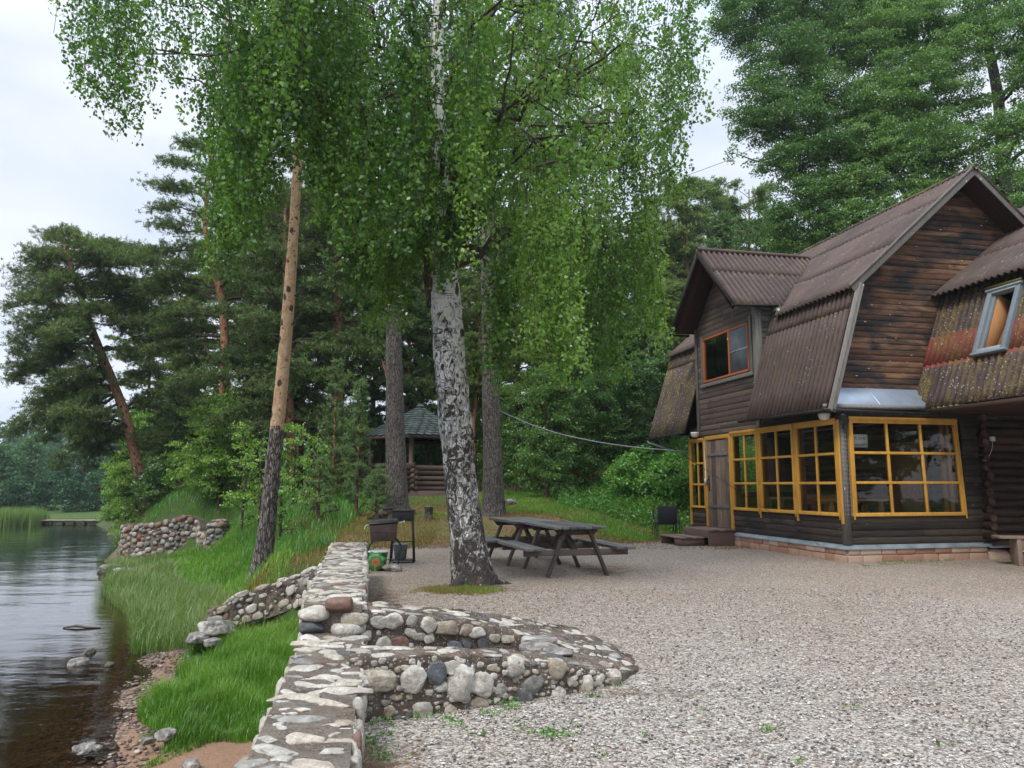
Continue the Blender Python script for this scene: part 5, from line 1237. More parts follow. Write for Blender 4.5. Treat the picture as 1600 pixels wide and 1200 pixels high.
# outline of the curtain: lowest photo row of the leaves for each photo column
CB = np.array([(112, 40), (125, 120), (150, 170), (180, 215), (205, 262), (225, 205), (260, 150), (300, 150), (325, 260), (345, 330), (375, 370), (400, 405), (425, 330), (448, 215), (470, 215), (490, 300), (520, 390), (560, 455), (590, 500), (620, 500), (650, 430), (672, 400),
               (700, 455), (730, 420), (755, 400), (785, 430), (815, 450), (850, 440), (870, 440), (900, 390), (930, 390), (955, 410), (985, 390), (1005, 370), (1020, 360), (1045, 300), (1060, 200), (1075, 170), (1085, 60), (1095, 20)], float)
def bottom_row(px): return np.interp(px, CB[:, 0], CB[:, 1], left=-200, right=-200)
def to_px(P):
    P = np.atleast_2d(P) - np.array([0, 0, CAM_H]); y = P[:, 1] * math.cos(PITCH) + P[:, 2] * math.sin(PITCH); z = -P[:, 1] * math.sin(PITCH) + P[:, 2] * math.cos(PITCH)
    return 800 + FPX * P[:, 0] / y, 600 - FPX * z / y
limbs = MB(); twigs = MB(); lv = MB(); lv2 = MB()
limb_pts = []
for k in range(46):
    i = int(19 + (k / 46) * 15); base = Qb[min(i, 34)]; a = k * 2.4 + rng.uniform(-.4, .4); L_ = rng.uniform(3.0, 5.9) * (1 - .35 * k / 46)
    rise = rng.uniform(.6, 2.4); tip = base + np.array([math.cos(a) * L_, math.sin(a) * L_ * .8, rise])
    tx = to_px(tip + bb_)[0][0]
    if tx < 230 or tx > 985: tip = base + (tip - base) * min(1, abs((230 if tx < 230 else 985) - 690) / abs(tx - 690))
    P = curve(base, tip, .55, 9, .12)
    if min(to_px(P + bb_)[0]) < 190 or max(to_px(P + bb_)[0]) > 1010: P = base + (P - base) * .45
    limbs.tube(P, np.linspace(max(.022, rb[min(i, 34)] * .33), .010, 9), 7, wob=.15)
    limb_pts += list(P[3:])
    for q in range(5):
        s = P[rng.integers(3, 8)]; e = s + (.5 if abs(to_px(s + bb_)[0][0] - 610) > 300 else 1) * np.array([rng.normal() * 1.1, rng.normal() * .9, rng.uniform(-.3, .7)]); c_ = curve(s, e, .25, 6, .06)
        if min(to_px(c_ + bb_)[0]) < 180 or max(to_px(c_ + bb_)[0]) > 1020: continue
        limbs.tube(c_, np.linspace(.018, .006, 6), 5); limb_pts += list(c_[2:])
limb_pts = np.array(limb_pts) + bb_
nst = 0; tries = 0
def strand(top, zend, dense, light):
    """one hanging twig with leaves on short side shoots"""
    global nst
    Ls = top[2] - zend
    if Ls < .25: return
    n = int(Ls / .12) + 3; t = np.linspace(0, 1, n); drift = rng.normal(size=2) * .10 * Ls ** .6
    P = np.stack([top[0] + drift[0] * t + .03 * np.sin(t * 9 + nst), top[1] + drift[1] * t, top[2] - Ls * t], -1)
    if nst % 2 == 0: twigs.tube(P[::3] - bb_ if n > 6 else P - bb_, .0035, 3, cap=False)
    m = int(Ls * dense); tt_ = rng.random(m) ** .85; Q = np.stack([np.interp(tt_, t, P[:, i]) for i in range(3)], -1)
    spread = .055 + .10 * (1 - tt_)[:, None]
    # leaves gather on side shoots, leaving gaps
    g_ = np.sin(tt_ * Ls * 11 + nst)[:, None]
    ang_ = (np.floor(tt_ * Ls * 4) * 2.4 + nst)[:, None]; Q += np.concatenate([np.cos(ang_), np.sin(ang_), -.3 + 0 * ang_], 1) * spread * (1.2 + .4 * g_) + rng.normal(size=(m, 3)) * .035
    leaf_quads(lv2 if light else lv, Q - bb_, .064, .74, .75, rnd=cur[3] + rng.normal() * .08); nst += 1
cur = None; left_ = 0
while nst < 1620 and tries < 90000:
    tries += 1
    if left_ <= 0:
        cur = (rng.uniform(112, 1092), rng.uniform(-3.2, 4.6), rng.uniform(0, 1), rng.uniform(.12, .85), abs(rng.normal()) * 50 if rng.random() < .55 else abs(rng.normal()) * 250); left_ = int(rng.uniform(4, 15))
    left_ -= 1
    px = cur[0] + rng.normal() * 13; D_ = BD + cur[1] + rng.normal() * .18
    if px < 330: D_ = BD + cur[1] * .6
    elif px > 1000: D_ = BD + cur[1] * .55
    lo_ = bottom_row(px)
    pw = 1.0 if 340 < px < 740 else .72 if 740 <= px < 900 else .8 if 900 <= px < 1000 else .5 if px >= 1000 else .62
    if rng.random() > pw: left_ = 0 if rng.random() < .3 else left_; continue
    # strand foot somewhere above the outline, crowding toward it
    foot = lo_ - cur[4] - abs(rng.normal()) * 28
    ht = rng.uniform(70, 330) * (1.2 if foot > 350 else 1) * BD / D_; top_row = max(foot - ht, -330)
    if foot < -160: continue
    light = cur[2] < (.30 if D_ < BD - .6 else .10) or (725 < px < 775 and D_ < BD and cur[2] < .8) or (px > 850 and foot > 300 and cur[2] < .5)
    T_ = at(px, top_row, D_); B_ = at(px, foot, D_)
    # keep the lit trunk window between the leaves open
    if 655 < px < 712 and D_ < BD + .3 and foot > 60 and cur[2] < (.9 if foot < 350 else .5): continue
    if 440 < px < 482 and D_ < BD + 2 and foot > 215 and rng.random() < .92: continue
    if 560 < foot and px < 760 and px > 640: continue
    strand(T_, B_[2], 50 if 350 < px < 980 else 38, light)
    if nst % 3 == 0:      # twig joining the strand to its nearest limb
        d2 = ((limb_pts - T_) ** 2).sum(1); j = d2.argmin()
        if d2[j] < 4: limbs.tube(curve(limb_pts[j] - bb_, T_ - bb_, .12, 5, .03), [.009, .008, .006, .005, .004], 4, cap=False)
# the long separate curtains that hang lowest
for cx, wd, ft, tp, k, lt, dd in ((612, 30, 522, 330, 26, .3, .6), (562, 22, 478, 300, 20, .2, .4), (782, 20, 617, 380, 22, .5, -.8), (835, 22, 560, 300, 26, .9, -1.2), (872, 18, 605, 320, 26, .9, -.9), (953, 20, 604, 340, 26, .7, .8), (1008, 18, 545, 300, 22, .5, 1.2), (812, 14, 520, 300, 14, .3, .9), (925, 14, 470, 300, 12, .3, .3), (985, 12, 500, 300, 12, .3, .9), (350, 45, 440, 250, 26, .2, .2), (900, 18, 520, 260, 16, .6, .5),
                                  (745, 14, 330, 0, 20, 1., -2.2), (693, 16, 452, 330, 14, .4, -.7), (640, 16, 440, 250, 12, .3, -.5), (395, 18, 405, 240, 12, .3, -.6), (1045, 18, 330, 60, 14, .2, .8), (1070, 12, 200, 0, 10, .1, .5)):
    tone_ = .25 + .5 * rng.random()
    for _ in range(k):
        px = cx + rng.normal() * wd * .45; D_ = BD + dd + rng.normal() * .3; f_ = ft - abs(rng.normal()) * 38; tone2 = tone_ + rng.normal() * .12; cur = (0, 0, 0, tone2, 0)
        T_ = at(px, tp + rng.normal() * 35, D_); strand(T_, at(px, f_, D_)[2], 54, rng.random() < lt)
# inner crown among the limbs
J = rng.integers(0, len(limb_pts), 8000); P = limb_pts[J] + rng.normal(size=(8000, 3)) * [.42, .42, .36]
px_, py_ = to_px(P); keep = (py_ < bottom_row(px_) - 15) & (py_ > -350)
keep &= ~((px_ > 440) & (px_ < 482) & (py_ > 215)); keep &= ~((px_ > 655) & (px_ < 712) & (py_ > 40) & (P[:, 1] < BD + .3) & (rng.random(len(P)) < .9))
leaf_quads(lv, P[keep] - bb_, .06, .72, .5)
cw = limbs.build('limbs', M['twig'], birch, smooth=True); cr_ = lv.build('crown', M['birch_leaf'], birch)
twigs.build('hanging_twigs', M['twig'], cr_)
lv2.build('sunlit_tone_leaves', M['bright_leaf'], cr_)  # some strands in a paler leaf colour, sunlight put into the tone

# ---- broadleaved trees made of sprays ----------------------------------------
def spray_crown(mb, lobes, leaf, dens, squash=.35, subs=26, hang=.3, tone=(.2, .7), leafasp=.75, twig=None, shell=.35):
    """lobes: (centre, radius xyz). each lobe is many drooping leafy sprays with air between them"""
    for c, rad in lobes:
        c = np.asarray(c, float); rad = np.asarray(rad, float); k = max(4, int(subs * rad[0] * rad[2] / .8))
        for _ in range(k):
            d = rng.normal(size=3); d /= np.linalg.norm(d); q = c + d * rad * (rng.random() ** shell)
            r = rng.uniform(.22, .5) * min(1.3, .5 + rad[0] * .45); n = int(dens * r * r * 4)
            o = rng.normal(size=(n, 3)); o /= np.linalg.norm(o, axis=1)[:, None]; o *= (rng.random(n) ** .5)[:, None] * r
            o[:, 2] *= squash; o[:, 2] -= .25 * (o[:, 0] ** 2 + o[:, 1] ** 2) / r
            leaf_quads(mb, q + o, leaf, leafasp, hang, rnd=rng.uniform(*tone))
            if twig is not None and rng.random() < .4: twig.tube(curve(c + (q - c) * .1, q, .1, 4), [.02, .014, .01, .005], 4, cap=False)
def broad_tree(name, base, label, cat, lobes, tr, rad, leaf=.075, dens=150, mat='alder_leaf', bark='bark_grey', group=None, subs=26, tone=(.2, .7), squash=.35, hang=.3, shell=.35):
    base = np.asarray(base, float); t = empty(name, base, 0, label, cat, group); mb = MB(); tw = MB()
    Q, r = trunk(t, local(base, tr), rad, bark, 1.4, 10)
    spray_crown(mb, [(np.asarray(c, float) - base, rr) for c, rr in lobes], leaf, dens, squash, subs, hang, tone, twig=tw, shell=shell)
    for c, rr in lobes:
        c = np.asarray(c, float) - base; j = min(30, max(4, int(np.argmin(np.abs(Q[:, 2] - (c[2] - rr[2] * .8))))))
        tw.tube(curve(Q[j], c, .1, 6, .05), np.linspace(max(.02, r[j] * .5), .015, 6), 6, cap=False)
    tw.build('branches', M['twig'], t); mb.build('crown', M[mat], t); return t
def L(px, py, D, r, rz=None): return (at(px, py, D), (r, r * .9, rz or r * .75))
# big trees behind the house
A1 = [L(1170, 40, 29, 1.5), L(1230, 90, 28.5, 1.7), L(1190, 140, 28, 1.25), L(1160, 190, 28, .95), L(1235, 190, 28, 1.6), L(1300, 60, 30, 1.9), L(1290, 150, 28.5, 1.7), L(1185, 205, 28, .75), L(1240, 260, 27.5, 1.3), L(1290, 240, 28, 1.6),
      L(1250, 310, 27, 1.1), L(1210, 330, 27, .8), L(1300, 310, 27.5, 1.4), L(1270, 360, 27, 1.2), L(1225, 375, 27, 1.0), L(1330, 360, 27.5, 1.1), L(1150, -10, 29, 1.3), L(1130, 40, 29, .8), L(1250, 0, 30, 1.8), L(1150, 240, 27.5, .42), L(1190, 250, 27.5, .55), L(1340, 10, 30, 1.6)]
broad_tree('alder_tree', (12.2, 30.2, gz(12.2, 30.2)), 'tall dark green tree rising behind the dormer, its left edge against the sky', 'tree', A1, [at(1300, 620, 30), at(1295, 400, 30), at(1285, 200, 30), at(1275, 20, 30)], [.28, .24, .17, .08], .085, 150, 'alder_leaf', tone=(.1, .65), subs=40)
A2 = [L(1370, 60, 29, 1.8), L(1420, 130, 28, 1.8), L(1370, 170, 28, 1.7), L(1390, 250, 27, 1.5), L(1350, 290, 27, 1.2), L(1440, 220, 27, 1.6), L(1340, 340, 26.5, 1.1), L(1400, 320, 26.5, 1.0), L(1450, 290, 26.5, 1.0), L(1450, 30, 29, 1.8), L(1390, -20, 30, 1.8), L(1490, 170, 28, 1.5), L(1490, 250, 27, 1.2), L(1350, 220, 27.5, 1.3), L(1480, 90, 28, 1.5)]
broad_tree('alder_tree', (16.5, 30.5, gz(16.5, 30.5)), 'leafy tree right above the house ridge, paler layered sprays of leaves', 'tree', A2, [at(1440, 560, 31), at(1435, 350, 31), at(1430, 150, 31), at(1430, -20, 31)], [.3, .24, .17, .08], .085, 155, 'alder_leaf', tone=(.35, .95), squash=.28, subs=42)
A3 = [L(1560, 30, 28, 1.6), L(1520, 60, 29, 1.2), L(1600, 120, 27, 1.2), L(1590, 210, 26, 1.2), L(1545, 250, 26, 1.0), L(1590, 290, 25, 1.0), L(1600, 40, 27, 1.4), L(1530, -20, 29, 1.5), L(1630, 200, 26, 1.5), L(1640, 80, 27, 1.7), L(1560, 200, 26, .8), L(1640, 300, 25, 1.2), L(1610, -30, 28, 1.6)]
broad_tree('grey_trunked_tree', (18.2, 29, gz(18.2, 29)), 'tree with a bare grey trunk showing at the right edge above the roof', 'tree', A3, [at(1590, 560, 28.5), at(1575, 350, 28.5), at(1560, 150, 28.5), at(1530, 0, 28.5)], [.34, .28, .2, .13], .085, 150, 'alder_leaf', tone=(.3, .85), subs=26)
A4 = [L(1200, 370, 33, 1.4), L(1250, 390, 32, 1.6), L(1180, 350, 34, 1.0), L(1300, 400, 31, 1.6), L(1340, 400, 30, 1.6), L(1290, 350, 33, 1.5), L(1400, 380, 30, 1.6), L(1460, 340, 29, 1.5), L(1220, 420, 31, 1.5), L(1500, 300, 30, 1.4), L(1560, 300, 30, 1.6)]
broad_tree('understorey_tree', (14.5, 33, gz(14.5, 33)), 'mass of lower dark foliage directly behind the roof ridges', 'tree', A4, [at(1320, 600, 33), at(1315, 420, 33), at(1310, 350, 33)], [.2, .15, .08], .085, 130, 'dark_leaf', tone=(.1, .7))

# ---- pines ---------------------------------------------------------------------
def pad(nm, tw, P, axis_, size, dens, blade, bw_, tone):
    """a flat cushion of needle tufts at the end of a pine branch"""
    k = int(dens); o = rng.normal(size=(k, 3)) * size * np.array([.55, .55, .20]); C = P + o; C[:, 2] += -.12 * (o[:, 0] ** 2 + o[:, 1] ** 2) / size
    r_ = 11; Q = np.repeat(C, r_, 0) + rng.normal(size=(k * r_, 3)) * blade * .22
    blades(nm, Q, blade, bw_, rnd=rng.uniform(*tone), spread=.75, up=.45)
    for j in range(0, k, 4): tw.tube([P - axis_ * size * .4, C[j]], [.012, .004], 3, cap=False)
def pine(name, base, label, cat, tr, rad, branches, bark='bark_orange', mat='needle', blade=.13, bw_=.024, group=None, dens=26, tone=(.15, .75), padr=.42, flare=1.3):
    """branches: (start index 0-35 along the trunk, dx, dy, dz) in metres, with needle pads strung along the outer half"""
    base = np.asarray(base, float); t = empty(name, base, 0, label, cat, group); nm = MB(); tw = MB()
    Q, r = trunk(t, local(base, tr), rad, bark, flare, 12)
    for i, dx, dy, dz in branches:
        i = int(i); p = Q[i]; v = np.array([dx, dy, dz], float); ln = np.linalg.norm(v); P = curve(p, p + v, .10 * ln, 8, .035 * ln)
        P[-2:, 2] += .05 * ln
        tw.tube(P, np.linspace(min(.08, max(.02, r[i] * .45)), .012, 8), 6, cap=False)
        m = max(2, int(ln * 2.1)); side = np.cross(v / ln, [0, 0, 1])
        for j in range(m):
            s = .35 + .65 * (j + .5) / m; c = P[min(7, int(s * 7))] * (1 - (s * 7) % 1) + P[min(7, int(s * 7) + 1)] * ((s * 7) % 1)
            for sd in (-1, 0, 1):
                if rng.random() < .25: continue
                q = c + side * sd * rng.uniform(.2, .55) * (1.15 - s * .4) * min(1, ln / 2.5) + np.array([0, 0, rng.uniform(-.05, .18)])
                tw.tube([c, (c + q) / 2 + [0, 0, .03], q], [.013, .009, .006], 4, cap=False)
                pad(nm, tw, q, v / ln, padr * rng.uniform(.7, 1.2), dens * rng.uniform(.6, 1.2), blade, bw_, tone)
    tw.build('branches', M['bark_brown'], t, smooth=True); nm.build('crown', M[mat], t); return t
def auto_branches(i0, i1, n, l0, l1, z0=-.05, z1=.35, droop=0):
    out = []
    for k in range(n):
        f = (k + .5) / n; a = k * 2.4 + rng.uniform(-.5, .5); l_ = (l0 + (l1 - l0) * f) * rng.uniform(.7, 1.2)
        out.append((i0 + (i1 - i0) * f, math.cos(a) * l_, math.sin(a) * l_ * .9, l_ * (z0 + (z1 - z0) * f)))
    return out
# leaning lake-side pine on the left
D1 = 33.; P1 = [at(x, y, D1) for x, y in ((228, 800), (215, 730), (200, 660), (178, 600), (152, 540), (135, 490), (122, 450), (108, 410), (98, 375))]
b1 = P1[0].copy(); sc1 = D1 / FPX
br = []
for i, px, py in ((34, 70, 372), (34, 130, 375), (33, 60, 400), (33, 150, 395), (31, 40, 410), (31, 175, 405), (30, 30, 440), (29, 190, 420), (28, 20, 470), (28, 200, 450), (27, 80, 440), (26, 10, 490), (25, 215, 470), (24, 25, 520), (23, 60, 505),
                 (23, 230, 500), (21, 10, 560), (20, 240, 520), (19, 50, 570), (18, 15, 610), (17, 235, 560), (16, 60, 620), (15, 80, 650), (14, 40, 660), (13, 250, 590), (13, 100, 680), (12, 70, 700), (11, 110, 710), (10, 90, 740), (10, 250, 640), (9, 130, 740), (8, 120, 690), (7, 270, 690), (27, 300, 470), (25, 290, 520), (29, 290, 430), (31, 250, 400), (23, 310, 560), (20, 20, 600), (14, 20, 690), (26, 150, 470), (22, 110, 540), (19, 130, 600), (16, 150, 660)):
    k = i / 35 * 8; k0 = int(min(k, 7)); q = P1[k0] + (P1[k0 + 1] - P1[k0]) * (k - k0); e = at(px, py, D1 + rng.uniform(-2.2, 2.2)); br.append((i, *(e - q)))
pine('leaning_pine', b1, 'spreading pine leaning left over the lake, orange trunk bare in its middle', 'pine tree', P1, [.22, .21, .2, .19, .18, .15, .12, .08, .05], br + [(i, x * rng.uniform(.5, .8), y + rng.normal() * 1.2, z * .7 + rng.normal() * .4) for i, x, y, z in br], dens=25, padr=.52, blade=.14, bw_=.028, tone=(.15, .8))
# second pine, upright, forked crown
D2 = 30.; P2 = [at(x, y, D2) for x, y in ((345, 800), (345, 720), (348, 640), (353, 560), (350, 500), (345, 455), (330, 410), (318, 350), (325, 290), (330, 230))]
br = []
for i, px, py in ((34, 290, 225), (34, 370, 230), (32, 260, 260), (32, 390, 270), (30, 240, 300), (30, 350, 265), (28, 220, 330), (28, 400, 320), (26, 240, 360), (26, 380, 350), (24, 230, 400), (24, 420, 380), (22, 260, 420), (22, 400, 420), (20, 230, 440), (20, 380, 440),
                 (18, 225, 470), (18, 420, 460), (16, 240, 500), (16, 400, 500), (14, 250, 530), (14, 440, 540), (12, 230, 560), (12, 400, 570), (10, 260, 610), (10, 430, 620), (8, 300, 640), (27, 300, 330), (29, 310, 290), (21, 290, 390), (13, 390, 600), (6, 250, 620)):
    k = i / 35 * 9; k0 = int(min(k, 8)); q = P2[k0] + (P2[k0 + 1] - P2[k0]) * (k - k0); e = at(px, py, D2 + rng.uniform(-2.5, 2.5)); br.append((i, *(e - q)))
b2 = P2[0].copy()
pine('forked_pine', b2, 'upright pine with an orange forked top between the leaning pine and the tall bare trunk', 'pine tree', P2, [.2, .19, .18, .17, .16, .15, .11, .09, .07, .05], br, dens=24, padr=.48, blade=.14, bw_=.028, tone=(.1, .65))
# tall slender pine leaning over the old wall
D3 = 16.6; P3 = [at(x, y, D3) for x, y in ((408, 893), (414, 850), (421, 790), (427, 720), (435, 650), (442, 580), (449, 500), (455, 420), (461, 330), (466, 240), (468, 160), (468, 60), (466, -60))]
b3 = P3[0].copy(); b3[2] = gz(b3[0], b3[1]); P3[0] = b3.copy(); br = auto_branches(27, 35, 16, 2.4, 1.2, .0, .5)
br += [(19, .8, .3, .5), (21, -.9, .2, .1), (23, 1.1, .2, .7), (20, .5, 0, -.2)]
ps = pine('tall_slender_pine', b3, 'tall slender pine with bare orange upper trunk leaning over the old wall', 'pine tree', P3, [.225, .19, .17, .16, .15, .14, .132, .122, .11, .098, .09, .075, .05], br[:-4], 'bark_pine', dens=22, padr=.35, blade=.1, bw_=.014, tone=(.2, .7), flare=1.25)
mb = MB()
for i, dx, dz in ((420, .5, -.1), (380, .6, .15), (340, -.35, .1), (300, .45, .25), (470, .4, .2), (560, .7, .35), (610, -.3, .12), (520, .55, .5), (250, -.4, .25), (270, .35, .1)):
    mb = MB(); x = np.interp(i, [240, 420, 580, 890], [466, 455, 442, 408]); p = at(x, i, D3) - b3; mb.tube(curve(p, p + np.array([dx, rng.uniform(-.3, .3), dz]), .05, 5, .03), np.linspace(.022, .004, 5), 4, cap=False); mb.build('dead_branch', M['bark_brown'], ps)
mb = MB()
for k in range(8):
    a = rng.uniform(2.2, 5.9); l_ = rng.uniform(.5, 1.2); mb.tube([(math.cos(a) * l_ * q, math.sin(a) * l_ * q, (.14 if q == 0 else .03 if q < .6 else -.01) + gz(b3[0] + math.cos(a) * l_ * q, b3[1] + math.sin(a) * l_ * q) - b3[2]) for q in (0, .25, .5, .75, 1)], [.11, .08, .06, .04, .015], 7, wob=.3)
mb.build('roots', M['bark_brown'], ps, smooth=True)
# grey trunk broken off at the top
D4 = 21.5; P4 = [at(x, y, D4) for x, y in ((619, 799), (619, 760), (618, 700), (617, 640), (616, 580), (615, 530), (615, 500), (616, 480))]
P4[0][2] = gz(P4[0][0], P4[0][1])
t4 = empty('broken_pine', P4[0], 0, 'thick grey pine trunk left of the birch, snapped off at the top', 'pine tree')
trunk(t4, local(P4[0], P4), [.32, .30, .275, .255, .235, .22, .21, .15], 'bark_grey', 1.35, 18, .09, 6)
mb = MB(); a = P4[0]
mb.tube(curve(at(613, 500, D4) - a, at(606, 478, D4) - a, 0, 4), [.1, .09, .08, .07], 8, wob=.3); mb.tube(curve(at(620, 520, D4) - a, at(627, 478, D4) - a, 0, 4), [.07, .07, .05, .04], 8, wob=.3)
mb.tube(curve(at(606, 590, D4) - a, at(596, 560, D4) - a, 0, 4), [.05, .04, .03, .01], 6); mb.build('broken_stubs', M['bark_orange'], t4, smooth=True)
# grey pine trunk right of the birch with a high dark crown
D5 = 22.; P5 = [at(x, y, D5) for x, y in ((771, 796), (770, 740), (768, 660), (766, 560), (764, 470), (763, 390), (762, 300), (762, 200), (764, 110), (765, 40), (765, -80))]
P5[0][2] = gz(P5[0][0], P5[0][1])
br = auto_branches(22, 35, 26, 3.6, 1.6, .0, .35)
for px, py, i in ((980, 150, 25), (950, 200, 24), (1000, 210, 24), (900, 130, 26), (960, 280, 22), (930, 330, 20), (870, 260, 23), (860, 180, 26), (990, 250, 22), (900, 60, 30), (1000, 330, 20), (650, 120, 28), (620, 200, 25)):
    q = P5[int(i / 35 * 10)]; e = at(px, py, D5 + rng.uniform(-2, 2)); br.append((i, *(e - q)))
pine('grey_barked_pine', P5[0], 'tall pine with a straight grey trunk just right of the birch', 'pine tree', P5, [.29, .275, .25, .235, .22, .21, .2, .18, .16, .14, .08], br, 'bark_grey', dens=16, padr=.45, blade=.12, bw_=.022, tone=(.05, .5), flare=1.3)

# forest pines behind: three kinds copied about
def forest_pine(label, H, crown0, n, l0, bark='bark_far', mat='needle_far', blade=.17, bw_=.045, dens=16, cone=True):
    tr = [(0, 0, 0), (rng.normal() * .1, 0, H * .3), (rng.normal() * .15, 0, H * .6), (rng.normal() * .15, 0, H)]
    i0 = int(crown0 * 35); br = []
    for k in range(n):
        f = (k + .5) / n; a = k * 2.4 + rng.uniform(-.4, .4); l_ = l0 * (1 - f) ** .8 * rng.uniform(.7, 1.15) + .35
        if not cone: l_ = l0 * (.55 + .9 * math.sin(f * 2.8)) * rng.uniform(.6, 1.2) * .8
        br.append((i0 + (35 - i0) * f, math.cos(a) * l_, math.sin(a) * l_, l_ * (.05 + .45 * f)))
    return pine('forest_pine', (0, 0, 0), label, 'pine tree', tr, [.16, .13, .1, .03], br, bark, mat, blade, bw_, 'pines of the forest behind the gazebo and house', dens, (.2, .8), .42, 1.2)
FL = 'pine with a thin trunk standing in the background forest'
pa = forest_pine(FL, 15, .35, 46, 2.1); pb_ = forest_pine(FL, 18, .5, 38, 2.3, cone=False); pc_ = forest_pine(FL, 12, .15, 44, 1.7, mat='needle_bright')
reg_n = lambda px: next(s for lim, s in ((300, 'beyond the cobble bastion'), (420, 'behind the forked pine'), (520, 'behind the slender orange pine'), (610, 'to the left of the gazebo'), (700, 'behind the gazebo'), (800, 'behind the grey straight trunk'), (880, 'just right of the grey straight trunk'), (960, 'above the young tan-stemmed tree'), (1040, 'above the dark thicket'), (1105, 'left of the dormer'), (1160, 'just above the dormer'), (2000, 'behind the dormer roof')) if px < lim)
spots = [(1118, 380, 45, 0), (1148, 392, 50, 0), (1085, 360, 48, 1), (1050, 345, 44, 0), (1015, 350, 42, 1), (985, 370, 40, 0), (950, 340, 42, 1), (915, 340, 38, 1), (885, 350, 42, 0), (850, 320, 36, 1), (815, 330, 44, 0), (735, 310, 40, 1), (715, 380, 34, 1),
         (660, 300, 40, 1), (640, 360, 35, 0), (590, 300, 38, 1), (575, 420, 33, 2), (540, 420, 36, 1), (500, 300, 37, 1), (470, 280, 40, 1), (430, 320, 38, 1), (395, 300, 40, 1), (365, 330, 44, 1), (1175, 330, 52, 0), (1100, 400, 38, 2), (1035, 420, 34, 0), (900, 470, 31, 2), (1010, 440, 33, 2), (960, 430, 33, 0), (1070, 430, 36, 0),
         (480, 440, 31, 0), (440, 460, 33, 0), (285, 420, 45, 1), (250, 440, 48, 1), (310, 450, 42, 0), (1200, 410, 50, 0), (690, 330, 45, 0), (780, 340, 48, 0), (300, 560, 38, 2), (265, 590, 40, 2), (1130, 430, 42, 0), (840, 400, 30.5, 0), (745, 420, 31.5, 1), (640, 440, 33, 2), (1108, 275, 46, 0), (1142, 290, 48, 0), (1166, 283, 44, 1), (1072, 285, 42, 0), (1038, 300, 44, 1), (1128, 330, 41, 2), (1190, 330, 43, 0)]
seen = {}; used = {0: 0, 1: 0, 2: 0}; prot = [pa, pb_, pc_]; hts = [15, 18, 12]
for px, py, D_, k in spots:
    top = at(px, py, D_); zb = gz(top[0], top[1]); s = (top[2] - zb) / hts[k]
    o = prot[k] if not used[k] else copy_tree(prot[k]); used[k] = 1
    o['label'] = ('slim cone-topped', 'long-bodied flat-topped', 'bushy bright green')[k] + (' nearer' if D_ < 36 else ' middle-distance' if D_ < 42 else ' distant') + ' forest pine ' + reg_n(px) + (', short' if py > 400 else ', tall' if py < 330 else '')
    seen.setdefault(o['label'], []).append((px, o)); o.location = (top[0], top[1], zb - .1); o.scale = (s ** .6 * 1.05, s ** .6 * 1.05, s); o.rotation_euler = (rng.normal() * .03, rng.normal() * .03, rng.uniform(0, 6.28))
for v_ in seen.values():
    if len(v_) > 1:
        for (px, o), w_ in zip(sorted(v_, key=lambda q: q[0]), ('left one', 'second from the left', 'right one') if len(v_) == 3 else ('left one', 'right one')): o['label'] = o['label'].replace('forest pine ', 'pine ') + ', ' + w_
# dark mid pine with orange trunk left of the gazebo
D6 = 31.; P6 = [at(x, y, D6) for x, y in ((525, 790), (526, 700), (527, 600), (527, 520), (526, 440), (525, 370), (530, 290), (530, 200))]
P6[0][2] = gz(P6[0][0], P6[0][1]); br = auto_branches(10, 35, 64, 4.2, 1.8, -.12, .3)
pine('dense_pine', P6[0], 'dense dark pine with a reddish trunk behind and left of the gazebo', 'pine tree', P6, [.27, .25, .23, .21, .19, .17, .13, .06], br, dens=15, padr=.55, blade=.15, bw_=.03, tone=(.1, .6))
D7 = 29.; P7 = [at(x, y, D7) for x, y in ((455, 800), (456, 700), (450, 600), (448, 500), (446, 400), (446, 320))]
P7[0][2] = gz(P7[0][0], P7[0][1]); br = auto_branches(8, 35, 54, 3.9, 1.5, -.2, .25)
pine('dense_pine', P7[0], 'dark drooping conifer behind the tall slender orange trunk', 'pine tree', P7, [.2, .18, .16, .14, .1, .05], br, dens=14, padr=.55, blade=.15, bw_=.03, tone=(.1, .6))
D7 = 34.; P7 = [at(x, y, D7) for x, y in ((400, 790), (398, 700), (396, 600), (396, 500), (398, 420), (398, 340))]
P7[0][2] = gz(P7[0][0], P7[0][1]); br = auto_branches(8, 35, 44, 3.6, 1.5, -.1, .25)
pine('dense_pine', P7[0], 'dark pine filling the gap between the forked pine and the slender one', 'pine tree', P7, [.16, .14, .12, .1, .08, .05], br, dens=9, padr=.6, blade=.15, bw_=.032, tone=(.1, .6))

# ---- young trees and shrubs ------------------------------------------------------
def bush(name, px, py_top, py_base, D_, half, label, cat='shrub', mat='alder_leaf', leaf=.07, dens=150, tone=(.2, .8), bark='bark_brown', rt=.04, group=None, nl=None, squash=.35, subs=26, name_z=None):
    tp = at(px, py_top, D_); bx_ = tp.copy(); bx_[2] = gz(bx_[0], bx_[1]) if name_z is None else name_z; H = tp[2] - bx_[2]; w_ = half / FPX * D_
    lobes = []; nl = nl or max(7, int(H * w_ * 2.6)); subs = subs if subs != 26 else 44
    for k in range(nl):
        f = (k + .5) / nl; rr = w_ * (.40 + .18 * rng.random()); a = k * 2.4
        ext = w_ * (1 - .62 * f ** 2) * (1 - .3); z = H * (.10 + .82 * f)
        lobes.append((bx_ + np.array([math.cos(a) * ext * rng.uniform(.4, 1), math.sin(a) * ext * .7 * rng.uniform(.4, 1), z]), (rr, rr * .9, min(rr * .8, H * .22))))
    return broad_tree(name, bx_, label, cat, lobes, [bx_, bx_ + [.03, 0, H * .4], bx_ + [.0, .02, H * .85]], [rt * 1.2, rt, rt * .3], leaf, dens, mat, bark, group, subs, tone, squash)
